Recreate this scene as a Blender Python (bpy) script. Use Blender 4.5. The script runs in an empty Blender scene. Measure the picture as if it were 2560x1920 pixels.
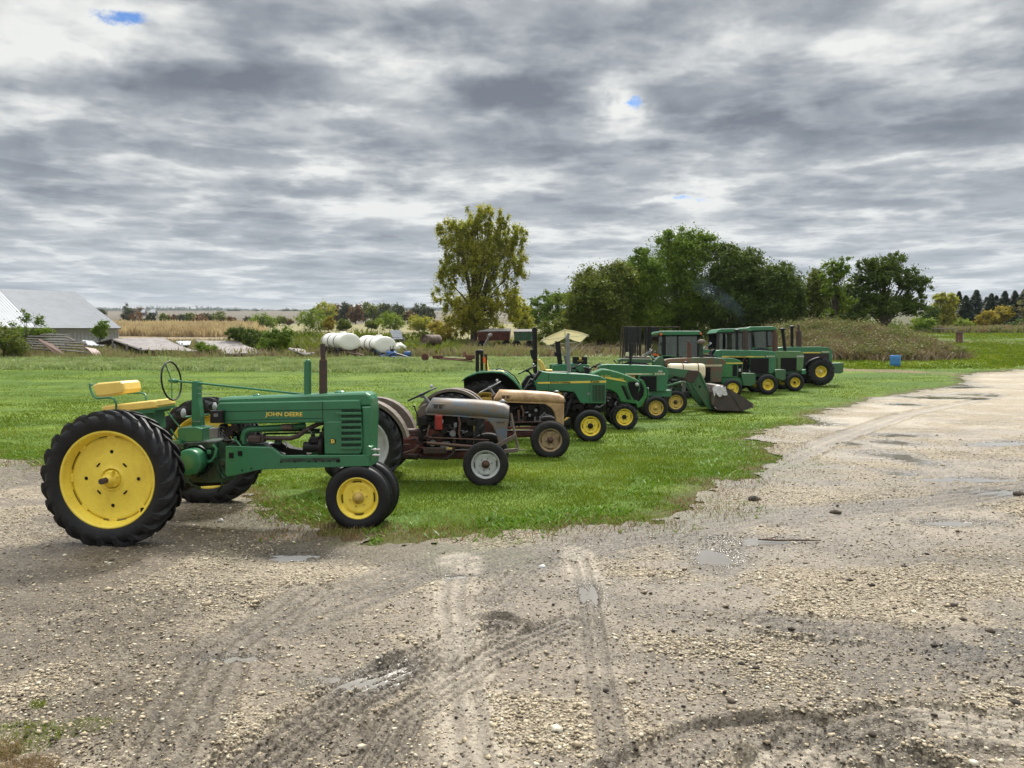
import bpy, math, random
import numpy as np
from mathutils import Vector, Matrix
R = math.radians
S = bpy.context.scene
COL = S.collection
random.seed(7)
rng = np.random.default_rng(11)
# ------------------------------------------------------------------ camera
F, CX, CY = 1923.0, 1280.0, 960.0          # focal length in pixels of the 2560 px wide photograph
CAM_H, PITCH = 2.0, R(2.5)
cd = bpy.data.cameras.new('camera'); cam = bpy.data.objects.new('camera', cd); COL.objects.link(cam)
cam.location = (0, 0, CAM_H); cam.rotation_euler = (R(90) - PITCH, 0, 0)
cd.sensor_width = 36; cd.lens = 36 * F / 2560; cd.clip_start = 0.1; cd.clip_end = 30000
S.camera = cam
S.view_settings.view_transform = 'Standard'; S.view_settings.look = 'None'
S.view_settings.gamma = 1; S.view_settings.exposure = 0.10
# ------------------------------------------------------------------ node helper
class NT:
    def __init__(s, tree): s.t = tree; s.n = tree.nodes; s.l = tree.links
    def new(s, typ, **kw):
        nd = s.n.new(typ)
        for k, v in kw.items(): setattr(nd, k, v)
        return nd
    def put(s, sock, v):
        if hasattr(v, 'node'): s.l.new(v, sock)
        elif v is not None:
            try: sock.default_value = v
            except Exception: sock.default_value = (*v, 1)
    def math(s, op, a, b=None, c=None, clamp=False):
        m = s.new('ShaderNodeMath', operation=op); m.use_clamp = clamp
        s.put(m.inputs[0], a); s.put(m.inputs[1], b)
        if c is not None: s.put(m.inputs[2], c)
        return m.outputs[0]
    def noise(s, vec, scale, detail=4, rough=.5, dist=0, dim='3D'):
        m = s.new('ShaderNodeTexNoise', noise_dimensions=dim)
        s.put(m.inputs['Vector'], vec); m.inputs['Scale'].default_value = scale
        m.inputs['Detail'].default_value = detail; m.inputs['Roughness'].default_value = rough
        m.inputs['Distortion'].default_value = dist
        return m.outputs['Fac']
    def ramp(s, fac, stops, interp='LINEAR'):
        m = s.new('ShaderNodeValToRGB'); e = m.color_ramp.elements; m.color_ramp.interpolation = interp
        while len(e) < len(stops): e.new(0.5)
        for k, (p, c) in enumerate(stops):
            e[k].position = p
            e[k].color = (*c, 1) if hasattr(c, '__len__') else (c, c, c, 1)
        s.put(m.inputs[0], fac); return m.outputs[0]
    def rng(s, v, a, b, c=0., d=1., smooth=False):
        m = s.new('ShaderNodeMapRange', interpolation_type='SMOOTHSTEP' if smooth else 'LINEAR')
        for i, q in enumerate((v, a, b, c, d)): s.put(m.inputs[i], q)
        return m.outputs[0]
    def mix(s, fac, a, b, blend='MIX'):
        m = s.new('ShaderNodeMix', data_type='RGBA', blend_type=blend)
        s.put(m.inputs[0], fac); s.put(m.inputs[6], (*a, 1) if isinstance(a, tuple) and len(a) == 3 else a)
        s.put(m.inputs[7], (*b, 1) if isinstance(b, tuple) and len(b) == 3 else b)
        return m.outputs[2]
    def vec(s, op, a, b=None):
        m = s.new('ShaderNodeVectorMath', operation=op); s.put(m.inputs[0], a)
        if b is not None: s.put(m.inputs[1], b)
        return m.outputs[1] if op in ('LENGTH', 'DOT_PRODUCT', 'DISTANCE') else m.outputs[0]
# ------------------------------------------------------------------ sky: broken stratocumulus over a Nishita sky
SUN_EL, SUN_AZ = 47, 12          # the sun sits high behind the clouds, ahead and a little right of the camera
W = bpy.data.worlds.new('World'); S.world = W; W.use_nodes = True
W.node_tree.nodes.clear(); w = NT(W.node_tree)
sky = w.new('ShaderNodeTexSky', sky_type='NISHITA'); sky.sun_disc = False
sky.sun_elevation = R(SUN_EL); sky.sun_rotation = R(SUN_AZ); sky.air_density = 1; sky.dust_density = .6
tc = w.new('ShaderNodeTexCoord'); sp = w.new('ShaderNodeSeparateXYZ'); w.l.new(tc.outputs['Generated'], sp.inputs[0])
dx, dy, dz = sp.outputs
hz = w.math('MAXIMUM', w.math('SUBTRACT', dz, .043), 0)
den = w.math('ADD', hz, .095)
cb = w.new('ShaderNodeCombineXYZ')
w.l.new(w.math('DIVIDE', dx, den), cb.inputs[0]); w.l.new(w.math('DIVIDE', dy, den), cb.inputs[1])
cb.inputs[2].default_value = 3.7
P = cb.outputs[0]
sc = w.new('ShaderNodeMapping'); sc.inputs['Scale'].default_value = (.72, .80, 1); w.l.new(P, sc.inputs[0]); P = sc.outputs[0]
n1 = w.noise(P, .7, 2, .5, 0)
n2 = w.noise(P, 1.9, 2.5, .45, 0)
n3 = w.noise(P, 6.5, 6, .60, .1)
md = w.new('ShaderNodeMapping'); md.inputs['Scale'].default_value = (1, 1, 1.7); w.l.new(tc.outputs['Generated'], md.inputs[0]); n4 = w.noise(md.outputs[0], 6.5, 10, .60, .15)
dens = w.math('ADD', w.math('ADD', w.math('MULTIPLY', n1, .24), w.math('MULTIPLY', n2, .42)), w.math('ADD', w.math('MULTIPLY', n3, .05), w.math('MULTIPLY', n4, .32)))
n5 = w.noise(P, 1.5, 5, .55, .1)
ridge = w.math('ABSOLUTE', w.math('SUBTRACT', n5, .5)); dens = w.math('ADD', dens, w.math('MULTIPLY', w.math('SUBTRACT', w.rng(ridge, 0, .10, 0, 1, True), .72), .085))
n6 = w.noise(P, 2.7, 5, .55, .1)
ridge = w.math('ABSOLUTE', w.math('SUBTRACT', n6, .5)); dens = w.math('ADD', dens, w.math('MULTIPLY', w.math('SUBTRACT', w.rng(ridge, 0, .08, 0, 1, True), .72), .03))
# where this afternoon's thick and thin patches stand: (azimuth tan, elevation tan, half widths, amount)
ta = w.math('DIVIDE', dx, w.math('MAXIMUM', dy, .02)); te = w.math('DIVIDE', dz, w.math('MAXIMUM', dy, .02))
wn = w.new('ShaderNodeTexNoise'); wn.inputs['Scale'].default_value = 9; wn.inputs['Detail'].default_value = 6; wn.inputs['Roughness'].default_value = .62; w.l.new(tc.outputs['Generated'], wn.inputs['Vector'])
wsp = w.new('ShaderNodeSeparateColor'); w.l.new(wn.outputs['Color'], wsp.inputs[0])
ta = w.math('ADD', ta, w.math('MULTIPLY', w.math('SUBTRACT', wsp.outputs[0], .5), .16)); te = w.math('ADD', te, w.math('MULTIPLY', w.math('SUBTRACT', wsp.outputs[1], .5), .07))
front = w.math('GREATER_THAN', dy, .05)
hole = None
def spot(px, py, rx, ry, amp, is_hole=False):
    global dens, hole
    a, e = (px - CX) / F, math.tan(math.atan((CY - py) / F) - PITCH)
    u = w.math('DIVIDE', w.math('SUBTRACT', ta, a), rx / F); v = w.math('DIVIDE', w.math('SUBTRACT', te, e), ry / F)
    r2 = w.math('ADD', w.math('MULTIPLY', u, u), w.math('MULTIPLY', v, v))
    g = w.math('MULTIPLY', w.math('MULTIPLY', w.math('POWER', 2.718, w.math('MULTIPLY', r2, -1)), amp), front)
    if is_hole: hole = g if hole is None else w.math('ADD', hole, g); return
    dens = w.math('ADD', dens, g)
for q in [(290, 52, 110, 40, -.08), (250, 120, 230, 36, -.05), (80, 60, 120, 70, -.02), (1592, 255, 45, 40, -.12), (1560, 295, 90, 50, -.09), (1180, 150, 300, 45, -.07),
          (640, 440, 230, 40, -.07), (420, 190, 330, 60, .09), (1330, 235, 300, 60, .12), (1700, 140, 320, 60, .08), (2120, 300, 480, 90, .08), (1200, 40, 500, 45, .06), (900, 420, 220, 50, .03),
          (2150, 110, 300, 70, .10), (1680, 495, 60, 8, -.18), (60, 260, 120, 60, -.01), (700, 120, 120, 90, .04), (120, 180, 200, 50, .05), (1900, 420, 400, 40, -.03)]:
    spot(*q)
for q in [(300, 50, 95, 26, 1.0, True), (1600, 242, 26, 26, .85, True), (1685, 492, 70, 9, .8, True), (2170, 752 - 60, 60, 8, .0, True)]: spot(*q)
cloudcol = w.ramp(w.rng(dens, .385, .655), [(0, (.84, .86, .89)), (.14, (.70, .72, .76)), (.30, (.51, .54, .59)), (.46, (.365, .395, .45)), (.64, (.265, .29, .345)), (.82, (.18, .20, .25)), (1, (.12, .137, .18))])
# pale warm strip just above the horizon and greyer, flatter clouds low down
low = w.rng(hz, 0, .20, 1, 0, True)
cloudcol = w.mix(w.math('MULTIPLY', low, .30), cloudcol, (.44, .48, .55))
strip = w.rng(hz, 0, .022, 1, 0, True)
cloudcol = w.mix(w.math('MULTIPLY', strip, .75), cloudcol, (.62, .60, .59))
blue = w.mix(1.0, sky.outputs[0], (.035, .070, .125), 'MULTIPLY')
n7 = w.noise(md.outputs[0], 24, 8, .62, .2)
gap = w.rng(w.math('ADD', w.math('MULTIPLY', hole, 1.0), w.math('MULTIPLY', w.math('SUBTRACT', n7, .5), 2.4)), .42, 1.05, 0, 1, True)
gap = w.math('MULTIPLY', gap, w.rng(hole, .12, .3, 0, 1, True))
base = w.mix(gap, cloudcol, blue)
# overcast skies brighten overhead; boosted further there, out of view, to light the scene
zen = w.rng(dz, .42, .85, 1.0, 4.3, True)
zz = w.new('ShaderNodeCombineXYZ'); w.l.new(zen, zz.inputs[0]); w.l.new(w.math('MULTIPLY', zen, .975), zz.inputs[1]); w.l.new(w.math('MULTIPLY', zen, .90), zz.inputs[2])
base = w.mix(1.0, base, zz.outputs[0], 'MULTIPLY')
bgn = w.new('ShaderNodeBackground'); w.l.new(base, bgn.inputs[0]); bgn.inputs[1].default_value = 1.0
skb = w.new('ShaderNodeBackground'); w.l.new(sky.outputs[0], skb.inputs[0]); skb.inputs[1].default_value = .05
wadd = w.new('ShaderNodeMixShader'); wadd.inputs[0].default_value = .06
w.l.new(bgn.outputs[0], wadd.inputs[1]); w.l.new(skb.outputs[0], wadd.inputs[2])
wo = w.new('ShaderNodeOutputWorld'); w.l.new(wadd.outputs[0], wo.inputs[0])
W.cycles.sampling_method = 'MANUAL'; W.cycles.sample_map_resolution = 512
# ------------------------------------------------------------------ sun through the cloud
sd = bpy.data.lights.new('sun', 'SUN'); sun = bpy.data.objects.new('sun', sd); COL.objects.link(sun)
sd.energy = 5.0; sd.angle = R(8); sd.color = (1, .95, .87)
_d = Vector((math.sin(R(SUN_AZ)) * math.cos(R(SUN_EL)), math.cos(R(SUN_AZ)) * math.cos(R(SUN_EL)), math.sin(R(SUN_EL))))
sun.rotation_euler = _d.to_track_quat('Z', 'Y').to_euler(); sun.location = (0, 0, 50)
S.cycles.max_bounces = 6; S.cycles.diffuse_bounces = 3; S.cycles.transparent_max_bounces = 12
S.cycles.volume_bounces = 0; S.cycles.use_denoising = True
S.cycles.use_adaptive_sampling = True; S.cycles.adaptive_threshold = .02
# ------------------------------------------------------------------ pixels to places
def ray(px, py):
    a, b = (px - CX) / F, (CY - py) / F
    c, s_ = math.cos(PITCH), math.sin(PITCH)
    return Vector((a, c + b * s_, -s_ + b * c))
def atY(px, py, Y):
    d = ray(px, py); return Vector((0, 0, CAM_H)) + d * (Y / d.y)
def row_elev(py): return math.tan(math.atan((CY - py) / F) - PITCH)
# terrain: flat by the road, then rising into the fields; height at each distance, left and right of the trees
LT = [(30, 0), (38, .16), (45, .62), (60, 1.5), (100, 2.9), (250, 9), (400, 15.8), (1000, 43), (3000, 139), (8000, 380)]
RT = [(30, 0), (38, .16), (45, .5), (52, 1.0), (60, 1.5), (80, 2.6), (120, 4.75), (160, 6.0), (400, 17), (1000, 43), (3000, 139), (8000, 380)]
_ll = np.log([a for a, b in LT]); _lz = np.array([b for a, b in LT])
_rl = np.log([a for a, b in RT]); _rz = np.array([b for a, b in RT])
def sstep(x, a, b):
    t = np.clip((x - a) / (b - a), 0, 1); return t * t * (3 - 2 * t)
MC = atY(2120, 880, 66)
def terr(x, y):
    x = np.asarray(x, float); y = np.asarray(y, float)
    l = np.log(np.maximum(y, 30.0)); zl = np.interp(l, _ll, _lz); zr = np.interp(l, _rl, _rz)
    k = sstep(x / np.maximum(y, 1), .25, .45)
    z = zl * (1 - k) + zr * k
    # overgrown mound behind the last tractors
    m = np.exp(-(((x - 27.5) / 7.0) ** 2) ** 1.4 - ((y - 68) / 8.5) ** 2)
    return z + 2.0 * m
def tz(x, y): return float(terr(x, y))
def gpt(px, py):
    d = ray(px, py); o = Vector((0, 0, CAM_H)); t = 2.0
    while t < 9000:
        p = o + d * t
        if p.z <= tz(p.x, p.y): break
        t *= 1.01
    lo, hi = t / 1.01, t
    for _ in range(14):
        m = (lo + hi) / 2; p = o + d * m
        if p.z <= tz(p.x, p.y): hi = m
        else: lo = m
    return o + d * hi
# ------------------------------------------------------------------ numpy noise
def vnoise(x, y, seed=0):
    xi = np.floor(x).astype(np.int64); yi = np.floor(y).astype(np.int64); fx = x - xi; fy = y - yi
    fx = fx * fx * (3 - 2 * fx); fy = fy * fy * (3 - 2 * fy)
    def h(a, b):
        n = (a * 374761393 + b * 668265263 + seed * 974634777) & 0xffffffff
        n = ((n ^ (n >> 13)) * 1274126177) & 0xffffffff
        return ((n ^ (n >> 16)) & 0xffff) / 65535.0
    return (h(xi, yi) * (1 - fx) + h(xi + 1, yi) * fx) * (1 - fy) + (h(xi, yi + 1) * (1 - fx) + h(xi + 1, yi + 1) * fx) * fy
def fbm(x, y, o=4, seed=0, g=.5):
    s_, a, t = 0, 1.0, 0
    for k in range(o):
        s_ = s_ + a * vnoise(x, y, seed + k); t += a; a *= g; x = x * 2.03 + 17.1; y = y * 2.03 + 5.3
    return s_ / t
# ------------------------------------------------------------------ object helpers
def link(o, parent=None):
    COL.objects.link(o)
    if parent is not None: o.parent = parent
    return o
def tag(o, label=None, cat=None, group=None, kind=None):
    if label: o['label'] = label
    if cat: o['category'] = cat
    if group: o['group'] = group
    if kind: o['kind'] = kind
    return o
def empty(name, loc=(0, 0, 0), rz=0, parent=None):
    o = bpy.data.objects.new(name, None); o.location = loc; o.rotation_euler = (0, 0, rz); o.empty_display_size = .2
    return link(o, parent)
def copy_tree(o, parent=None):
    c = o.copy(); COL.objects.link(c)
    if parent is not None: c.parent = parent
    for ch in [q for q in o.children]: copy_tree(ch, c)
    return c
def np_mesh(name, V, Fc, mats, attrs=None, smooth=False, parent=None, matidx=None):
    """V (n,3) and Fc (m,k) arrays, all faces with k corners"""
    me = bpy.data.meshes.new(name); n, (m, k) = len(V), Fc.shape
    me.vertices.add(n); me.vertices.foreach_set('co', np.ascontiguousarray(V, np.float32).ravel())
    me.loops.add(m * k); me.loops.foreach_set('vertex_index', np.ascontiguousarray(Fc, np.int32).ravel())
    me.polygons.add(m); me.polygons.foreach_set('loop_start', np.arange(0, m * k, k, dtype=np.int32))
    me.polygons.foreach_set('loop_total', np.full(m, k, np.int32))
    if smooth: me.polygons.foreach_set('use_smooth', np.ones(m, bool))
    for q in (mats if isinstance(mats, (list, tuple)) else [mats]): me.materials.append(q)
    if matidx is not None: me.polygons.foreach_set('material_index', matidx.astype(np.int32))
    me.update(calc_edges=True)
    for nm, (dom, typ, arr) in (attrs or {}).items():
        a = me.attributes.new(nm, typ, dom)
        a.data.foreach_set('color' if typ == 'FLOAT_COLOR' else 'value', np.ascontiguousarray(arr, np.float32).ravel())
    o = bpy.data.objects.new(name, me); return link(o, parent)
class MB:
    """collects shapes and links them as one mesh"""
    def __init__(s): s.v = []; s.f = []; s.sm = []
    def add(s, vs, fs, smooth=False):
        b = len(s.v); s.v += [tuple(q) for q in vs]; s.f += [tuple(b + i for i in f) for f in fs]; s.sm += [smooth] * len(fs)
    def rings(s, rs, closed=True, caps=True, smooth=True):
        n = len(rs[0]); vs = [p for r in rs for p in r]; fs = []
        for i in range(len(rs) - 1):
            for j in range(n if closed else n - 1):
                k = (j + 1) % n; fs.append((i * n + j, i * n + k, (i + 1) * n + k, (i + 1) * n + j))
        s.add(vs, fs, smooth)
        if caps and closed:
            s.add(rs[0], [tuple(range(n))[::-1]], False); s.add(rs[-1], [tuple(range(n))], False)
    def box(s, c, d, rot=None, bev=0):
        x, y, z = d[0] / 2, d[1] / 2, d[2] / 2; M = rot if rot is not None else Matrix.Identity(3); c = Vector(c)
        b = min(bev, x * .9, y * .9, z * .9)
        if b <= 0:
            P8 = [c + M @ Vector((i * x, j * y, k * z)) for k in (-1, 1) for i, j in ((-1, -1), (1, -1), (1, 1), (-1, 1))]
            s.add(P8, [(3, 2, 1, 0), (4, 5, 6, 7), (0, 1, 5, 4), (1, 2, 6, 5), (2, 3, 7, 6), (3, 0, 4, 7)]); return
        def ring(z_, ins):
            X, Y, B = x - ins, y - ins, b
            pts = []
            for (sx, sy) in ((-1, -1), (1, -1), (1, 1), (-1, 1)):
                a = (sx * X, sy * (Y - B)); d_ = (sx * (X - B), sy * Y)
                m = (sx * (X - B * .3), sy * (Y - B * .3))
                pts += [a, m, d_] if sx * sy > 0 else [d_, m, a]
            return [c + M @ Vector((p[0], p[1], z_)) for p in pts]
        s.rings([ring(-z, b), ring(-z + b * .3, b * .3), ring(-z + b, 0), ring(z - b, 0), ring(z - b * .3, b * .3), ring(z, b)], smooth=False)
    def tube(s, pts, r, n=10, caps=True, smooth=True):
        pts = [Vector(p) for p in pts]; rr = r if hasattr(r, '__len__') else [r] * len(pts); rs = []; up = None
        for i, p in enumerate(pts):
            t = (pts[min(i + 1, len(pts) - 1)] - pts[max(i - 1, 0)]).normalized()
            if up is None: up = Vector((0, 0, 1)) if abs(t.z) < .9 else Vector((0, 1, 0))
            a = t.cross(up); a = a.normalized() if a.length > 1e-6 else Vector((1, 0, 0)); b = a.cross(t); up = b
            rs.append([p + (a * math.cos(2 * math.pi * k / n) + b * math.sin(2 * math.pi * k / n)) * rr[i] for k in range(n)])
        s.rings(rs, caps=caps, smooth=smooth)
    def cyl(s, a, b, r, r2=None, n=16, smooth=True): s.tube([a, b], [r, r if r2 is None else r2], n, True, smooth)
    def lathe(s, prof, c=(0, 0, 0), n=32, axis='y', smooth=True, scale=1):
        """profile of (radius, along) pairs round an axis"""
        rs = []
        for (r, h) in prof:
            ring = []
            for k in range(n):
                a = 2 * math.pi * k / n; u, v = r * math.cos(a), r * math.sin(a)
                q = {'y': (u, h, v), 'z': (u, v, h), 'x': (h, u, v)}[axis]
                ring.append((c[0] + q[0], c[1] + q[1], c[2] + q[2]))
            rs.append(ring)
        s.rings(rs, caps=False, smooth=smooth)
    def slab(s, poly, y0, y1, b=.012, smooth=False):
        """side outline of (x, z) points, given thickness from y0 to y1 with softened edges"""
        n = len(poly); A = sum(poly[i][0] * poly[(i + 1) % n][1] - poly[(i + 1) % n][0] * poly[i][1] for i in range(n))
        if A < 0: poly = poly[::-1]
        def ins(d):
            out = []
            for i in range(n):
                p0, p1, p2 = Vector(poly[i - 1]), Vector(poly[i]), Vector(poly[(i + 1) % n])
                e1 = (p1 - p0).normalized(); e2 = (p2 - p1).normalized()
                n1 = Vector((-e1.y, e1.x)); n2 = Vector((-e2.y, e2.x)); m = n1 + n2
                m = m / max(m.length_squared, .35) * 2 if m.length > 1e-6 else n1
                out.append(p1 + m * d * .5 * 1.0 if False else p1 + m * (d / 1.0) * .5 * 2 / 2)
            return out
        if b > 0 and (y1 - y0) > 2.2 * b:
            st = [(y0, b), (y0 + b * .3, b * .3), (y0 + b, 0), (y1 - b, 0), (y1 - b * .3, b * .3), (y1, b)]
        else: st = [(y0, 0), (y1, 0)]
        s.rings([[(p[0], y, p[1]) for p in (ins(d) if d else [Vector(q) for q in poly])] for y, d in st], smooth=smooth)
    def build(s, name, mat, parent=None, loc=None, bevel=0, autosm=None):
        me = bpy.data.meshes.new(name); me.from_pydata(s.v, [], s.f); me.materials.append(mat)
        me.polygons.foreach_set('use_smooth', s.sm); me.update()
        o = bpy.data.objects.new(name, me)
        if loc is not None: o.location = loc
        return link(o, parent)
def build_split(mb, name, mat, parent=None):
    """one object for every separate piece collected"""
    key = {}; par = list(range(len(mb.v)))
    def find(i):
        while par[i] != i: par[i] = par[par[i]]; i = par[i]
        return i
    for i, p in enumerate(mb.v):
        k = tuple(round(c, 5) for c in p)
        if k in key: par[find(i)] = find(key[k])
        else: key[k] = i
    for f in mb.f:
        for q in f[1:]: par[find(q)] = find(f[0])
    groups = {}
    for f, sm in zip(mb.f, mb.sm): groups.setdefault(find(f[0]), []).append((f, sm))
    out = []
    for g in groups.values():
        ids = sorted({i for f, _ in g for i in f}); mp = {a: b for b, a in enumerate(ids)}; n = MB(); n.v = [mb.v[i] for i in ids]; n.f = [tuple(mp[i] for i in f) for f, _ in g]; n.sm = [x for _, x in g]
        out.append(n.build(name, mat, parent))
    return out
def arc(c, r, a0, a1, n): return [(c[0] + r * math.cos(R(a0 + (a1 - a0) * i / n)), c[1] + r * math.sin(R(a0 + (a1 - a0) * i / n))) for i in range(n + 1)]
# ------------------------------------------------------------------ materials
def newmat(name):
    m = bpy.data.materials.new(name); m.use_nodes = True; m.node_tree.nodes.clear(); t = NT(m.node_tree)
    o = t.new('ShaderNodeOutputMaterial'); b = t.new('ShaderNodeBsdfPrincipled'); t.l.new(b.outputs[0], o.inputs[0])
    return m, t, b, o
def surf(name, col, rough=.5, col2=None, scale=8, amt=.5, metal=0, bump=0, bscale=60, spec=.5, coat=0, lo=.45, hi=.65, stretch=None, fine=None):
    """a surface with patches of a second colour, uneven gloss and a fine grain"""
    m, t, b, o = newmat(name)
    tc = t.new('ShaderNodeTexCoord').outputs['Object']
    if stretch:
        mp = t.new('ShaderNodeMapping'); mp.inputs['Scale'].default_value = stretch; t.l.new(tc, mp.inputs[0]); tc = mp.outputs[0]
    n = t.noise(tc, scale, 6, .6, .3); n2 = t.noise(tc, scale * 5, 4, .6)
    k = t.rng(t.math('ADD', t.math('MULTIPLY', n, .72), t.math('MULTIPLY', n2, .28)), lo, hi, 0, amt)
    c2 = col2 if col2 else tuple(q * .72 for q in col)
    c = t.mix(k, col, c2)
    if fine:
        n4 = t.noise(tc, scale * 14, 3, .7); c = t.mix(t.rng(n4, .56, .66, 0, fine[1]), c, fine[0])
    t.put(b.inputs['Base Color'], c)
    t.put(b.inputs['Roughness'], t.math('ADD', rough, t.math('MULTIPLY', t.math('SUBTRACT', n, .5), .35), clamp=True))
    b.inputs['Metallic'].default_value = metal; b.inputs['Specular IOR Level'].default_value = spec
    b.inputs['Coat Weight'].default_value = coat; b.inputs['Coat Roughness'].default_value = .2
    if bump:
        bp = t.new('ShaderNodeBump'); bp.inputs['Strength'].default_value = bump; bp.inputs['Distance'].default_value = .01
        t.put(bp.inputs['Height'], t.noise(tc, bscale, 4, .6)); t.l.new(bp.outputs[0], b.inputs['Normal'])
    return m
def leafmat(name, cols, trans=.35, rough=.6, attr='tint', nscale=.35, spec=.18):
    """leaves: colours picked leaf by leaf and drifting over the plant; some light passes through"""
    m, t, b, o = newmat(name)
    at = t.new('ShaderNodeAttribute', attribute_name=attr).outputs['Fac']
    geo = t.new('ShaderNodeNewGeometry').outputs['Position']
    f = t.math('ADD', t.math('MULTIPLY', at, .6), t.math('MULTIPLY', t.rng(t.noise(geo, nscale, 3, .6), .3, .7), .4))
    c = t.ramp(f, [(i / max(len(cols) - 1, 1), q) for i, q in enumerate(cols)])
    t.put(b.inputs['Base Color'], c); b.inputs['Roughness'].default_value = rough; b.inputs['Specular IOR Level'].default_value = spec
    tr = t.new('ShaderNodeBsdfTranslucent'); t.put(tr.inputs[0], t.mix(.5, c, t.mix(1., c, (1.3, 1.25, .5), 'MULTIPLY')))
    mx = t.new('ShaderNodeMixShader'); mx.inputs[0].default_value = trans
    t.l.new(b.outputs[0], mx.inputs[1]); t.l.new(tr.outputs[0], mx.inputs[2]); t.l.new(mx.outputs[0], o.inputs[0])
    return m

# ------------------------------------------------------------------ air: thin haze filling the whole landscape
hm = bpy.data.materials.new('haze'); hm.use_nodes = True; hm.node_tree.nodes.clear(); ht_ = NT(hm.node_tree)
ho_ = ht_.new('ShaderNodeOutputMaterial'); hv = ht_.new('ShaderNodeVolumePrincipled'); hv.inputs['Color'].default_value = (.72, .82, .95, 1); hv.inputs['Density'].default_value = .00007; hv.inputs['Anisotropy'].default_value = .2; ht_.l.new(hv.outputs[0], ho_.inputs['Volume'])
_b = MB(); _b.box((0, 3900, 208), (26000, 10000, 424)); _o = _b.build('haze', hm); tag(_o, kind='stuff')
# ================================================================== LAND
EDGE = [(-1500, 1130), (-300, 1140), (0, 1152), (90, 1165), (300, 1190), (480, 1225), (608, 1252), (722, 1335), (803, 1354), (1011, 1368), (1129, 1361), (1300, 1353), (1423, 1344),
        (1570, 1320), (1690, 1295), (1817, 1247), (1843, 1212), (1912, 1195), (1960, 1160), (1925, 1126), (1904, 1095), (1938, 1074), (2017, 1065),
        (2056, 1030), (2164, 1002), (2294, 978), (2416, 961), (2404, 944), (2425, 936), (2480, 931), (2560, 923), (2900, 900)]
EW = [gpt(*p) for p in EDGE]; EW = np.array([(p.x, p.y) for p in EW])
ROADPOLY = np.vstack([EW, [[90, 46], [90, -30], [-60, -30], [-60, EW[0][1]]]])
def inside(x, y, poly):
    c = np.zeros(np.shape(x), bool); n = len(poly)
    for i in range(n):
        x1, y1 = poly[i]; x2, y2 = poly[(i + 1) % n]
        if y1 == y2: continue
        k = (y1 > y) != (y2 > y)
        c ^= k & (x < (x2 - x1) * (y - y1) / (y2 - y1) + x1)
    return c
def pdist(x, y, pts):
    d = np.full(np.shape(x), 1e9)
    for (x1, y1), (x2, y2) in zip(pts[:-1], pts[1:]):
        L = (x2 - x1) ** 2 + (y2 - y1) ** 2 + 1e-9
        t = np.clip(((x - x1) * (x2 - x1) + (y - y1) * (y2 - y1)) / L, 0, 1)
        d = np.minimum(d, np.hypot(x - x1 - t * (x2 - x1), y - y1 - t * (y2 - y1)))
    return d
def road_sd(x, y):
    """metres into the gravel (positive) or into the grass (negative), with a ragged edge"""
    d = pdist(x, y, EW); s_ = np.where(inside(x, y, ROADPOLY), d, -d)
    return s_ + (fbm(x * 1.1, y * 1.1, 3, 5) - .5) * 1.1 + (fbm(x * 5, y * 5, 3, 9) - .5) * .5
def grid(us, ys, xf):
    U, Y = np.meshgrid(us, ys); X = xf(U, Y); return X, Y
def grid_faces(nr, nc):
    i = np.arange(nr - 1)[:, None] * nc + np.arange(nc - 1)[None, :]
    return np.stack([i, i + 1, i + nc + 1, i + nc], -1).reshape(-1, 4)
def lerp3(a, b, k): return a * (1 - k[..., None]) + b * k[..., None]
# ---------- ground sheet, everything out to the horizon
ys = np.concatenate([np.linspace(-25, 2.2, 30), np.exp(np.linspace(math.log(2.5), math.log(7900), 620))])
us = np.linspace(-1.6, 1.6, 520)
X, Y = grid(us, ys, lambda u, y: u * (np.abs(y) * .8 + 14))
Z = terr(X, Y)
sdn = np.where(Y < 90, road_sd(X, np.minimum(Y, 90)), -5)
Z = Z - .08 * sstep(sdn, -.08, .35) + (fbm(X * .35, Y * .35, 3, 3) - .5) * .10 * sstep(Y, 9, 25) * sstep(-sdn, .3, 2)
Z = Z + (fbm(X * .08, Y * .08, 3, 31) - .5) * .8 * sstep(Y, 60, 120)
C = np.zeros(X.shape + (3,)); C[:] = (.065, .115, .014)
mow = fbm(X * .25, Y * 1.1, 3, 21); C = lerp3(C, np.array([.11, .165, .020]), sstep(mow, .35, .7))
C = lerp3(C, np.array([.06, .11, .018]), sstep(fbm(X * .6 + 9, Y * .6, 4, 22), .5, .75) * .6)
UU = X / np.maximum(Y, 1)
# dirt track that leaves the road and crosses behind the last tractors; brown soil along the lawn edge
trk = [gpt(2112, 925), gpt(2250, 928), gpt(2425, 937), gpt(2470, 936)]; trk = np.array([(p.x, p.y) for p in trk])
dt = pdist(X, Y, trk)
C = lerp3(C, np.array([.17, .12, .075]), (1 - sstep(dt, .25, 1.3)) * sstep(fbm(X * .8, Y * .8, 3, 77), .25, .5))
C = lerp3(C, np.array([.075, .058, .028]), sstep(sdn, -1.0, .05) * .85)
wd = sstep(Y + 6 * (fbm(X * .05, Y * .02, 2, 4) - .5), 47, 51) * (1 - sstep(UU, .35, .45))
C = lerp3(C, np.array([.15, .18, .085]), wd)
rough_ = sstep(Y, 62, 75) * (1 - sstep(UU, .42, .52)); C = lerp3(C, np.array([.20, .18, .09]), rough_)
corn = sstep(Y, 100, 110) * (1 - sstep(UU, -.36, -.28)); C = lerp3(C, np.array([.24, .185, .12]), corn)
far = sstep(Y, 330, 400); strips = vnoise(X * .0025 + 3, np.log(np.maximum(Y, 2)) * 16, 8)
fc = np.array([.09, .078, .055]) * (1 - strips[..., None]) + np.array([.15, .13, .10]) * strips[..., None]
C = C * (1 - far[..., None]) + fc * far[..., None]
hill = sstep(UU, .44, .52) * sstep(Y, 55, 60) * (1 - sstep(Y, 116, 124))
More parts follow.
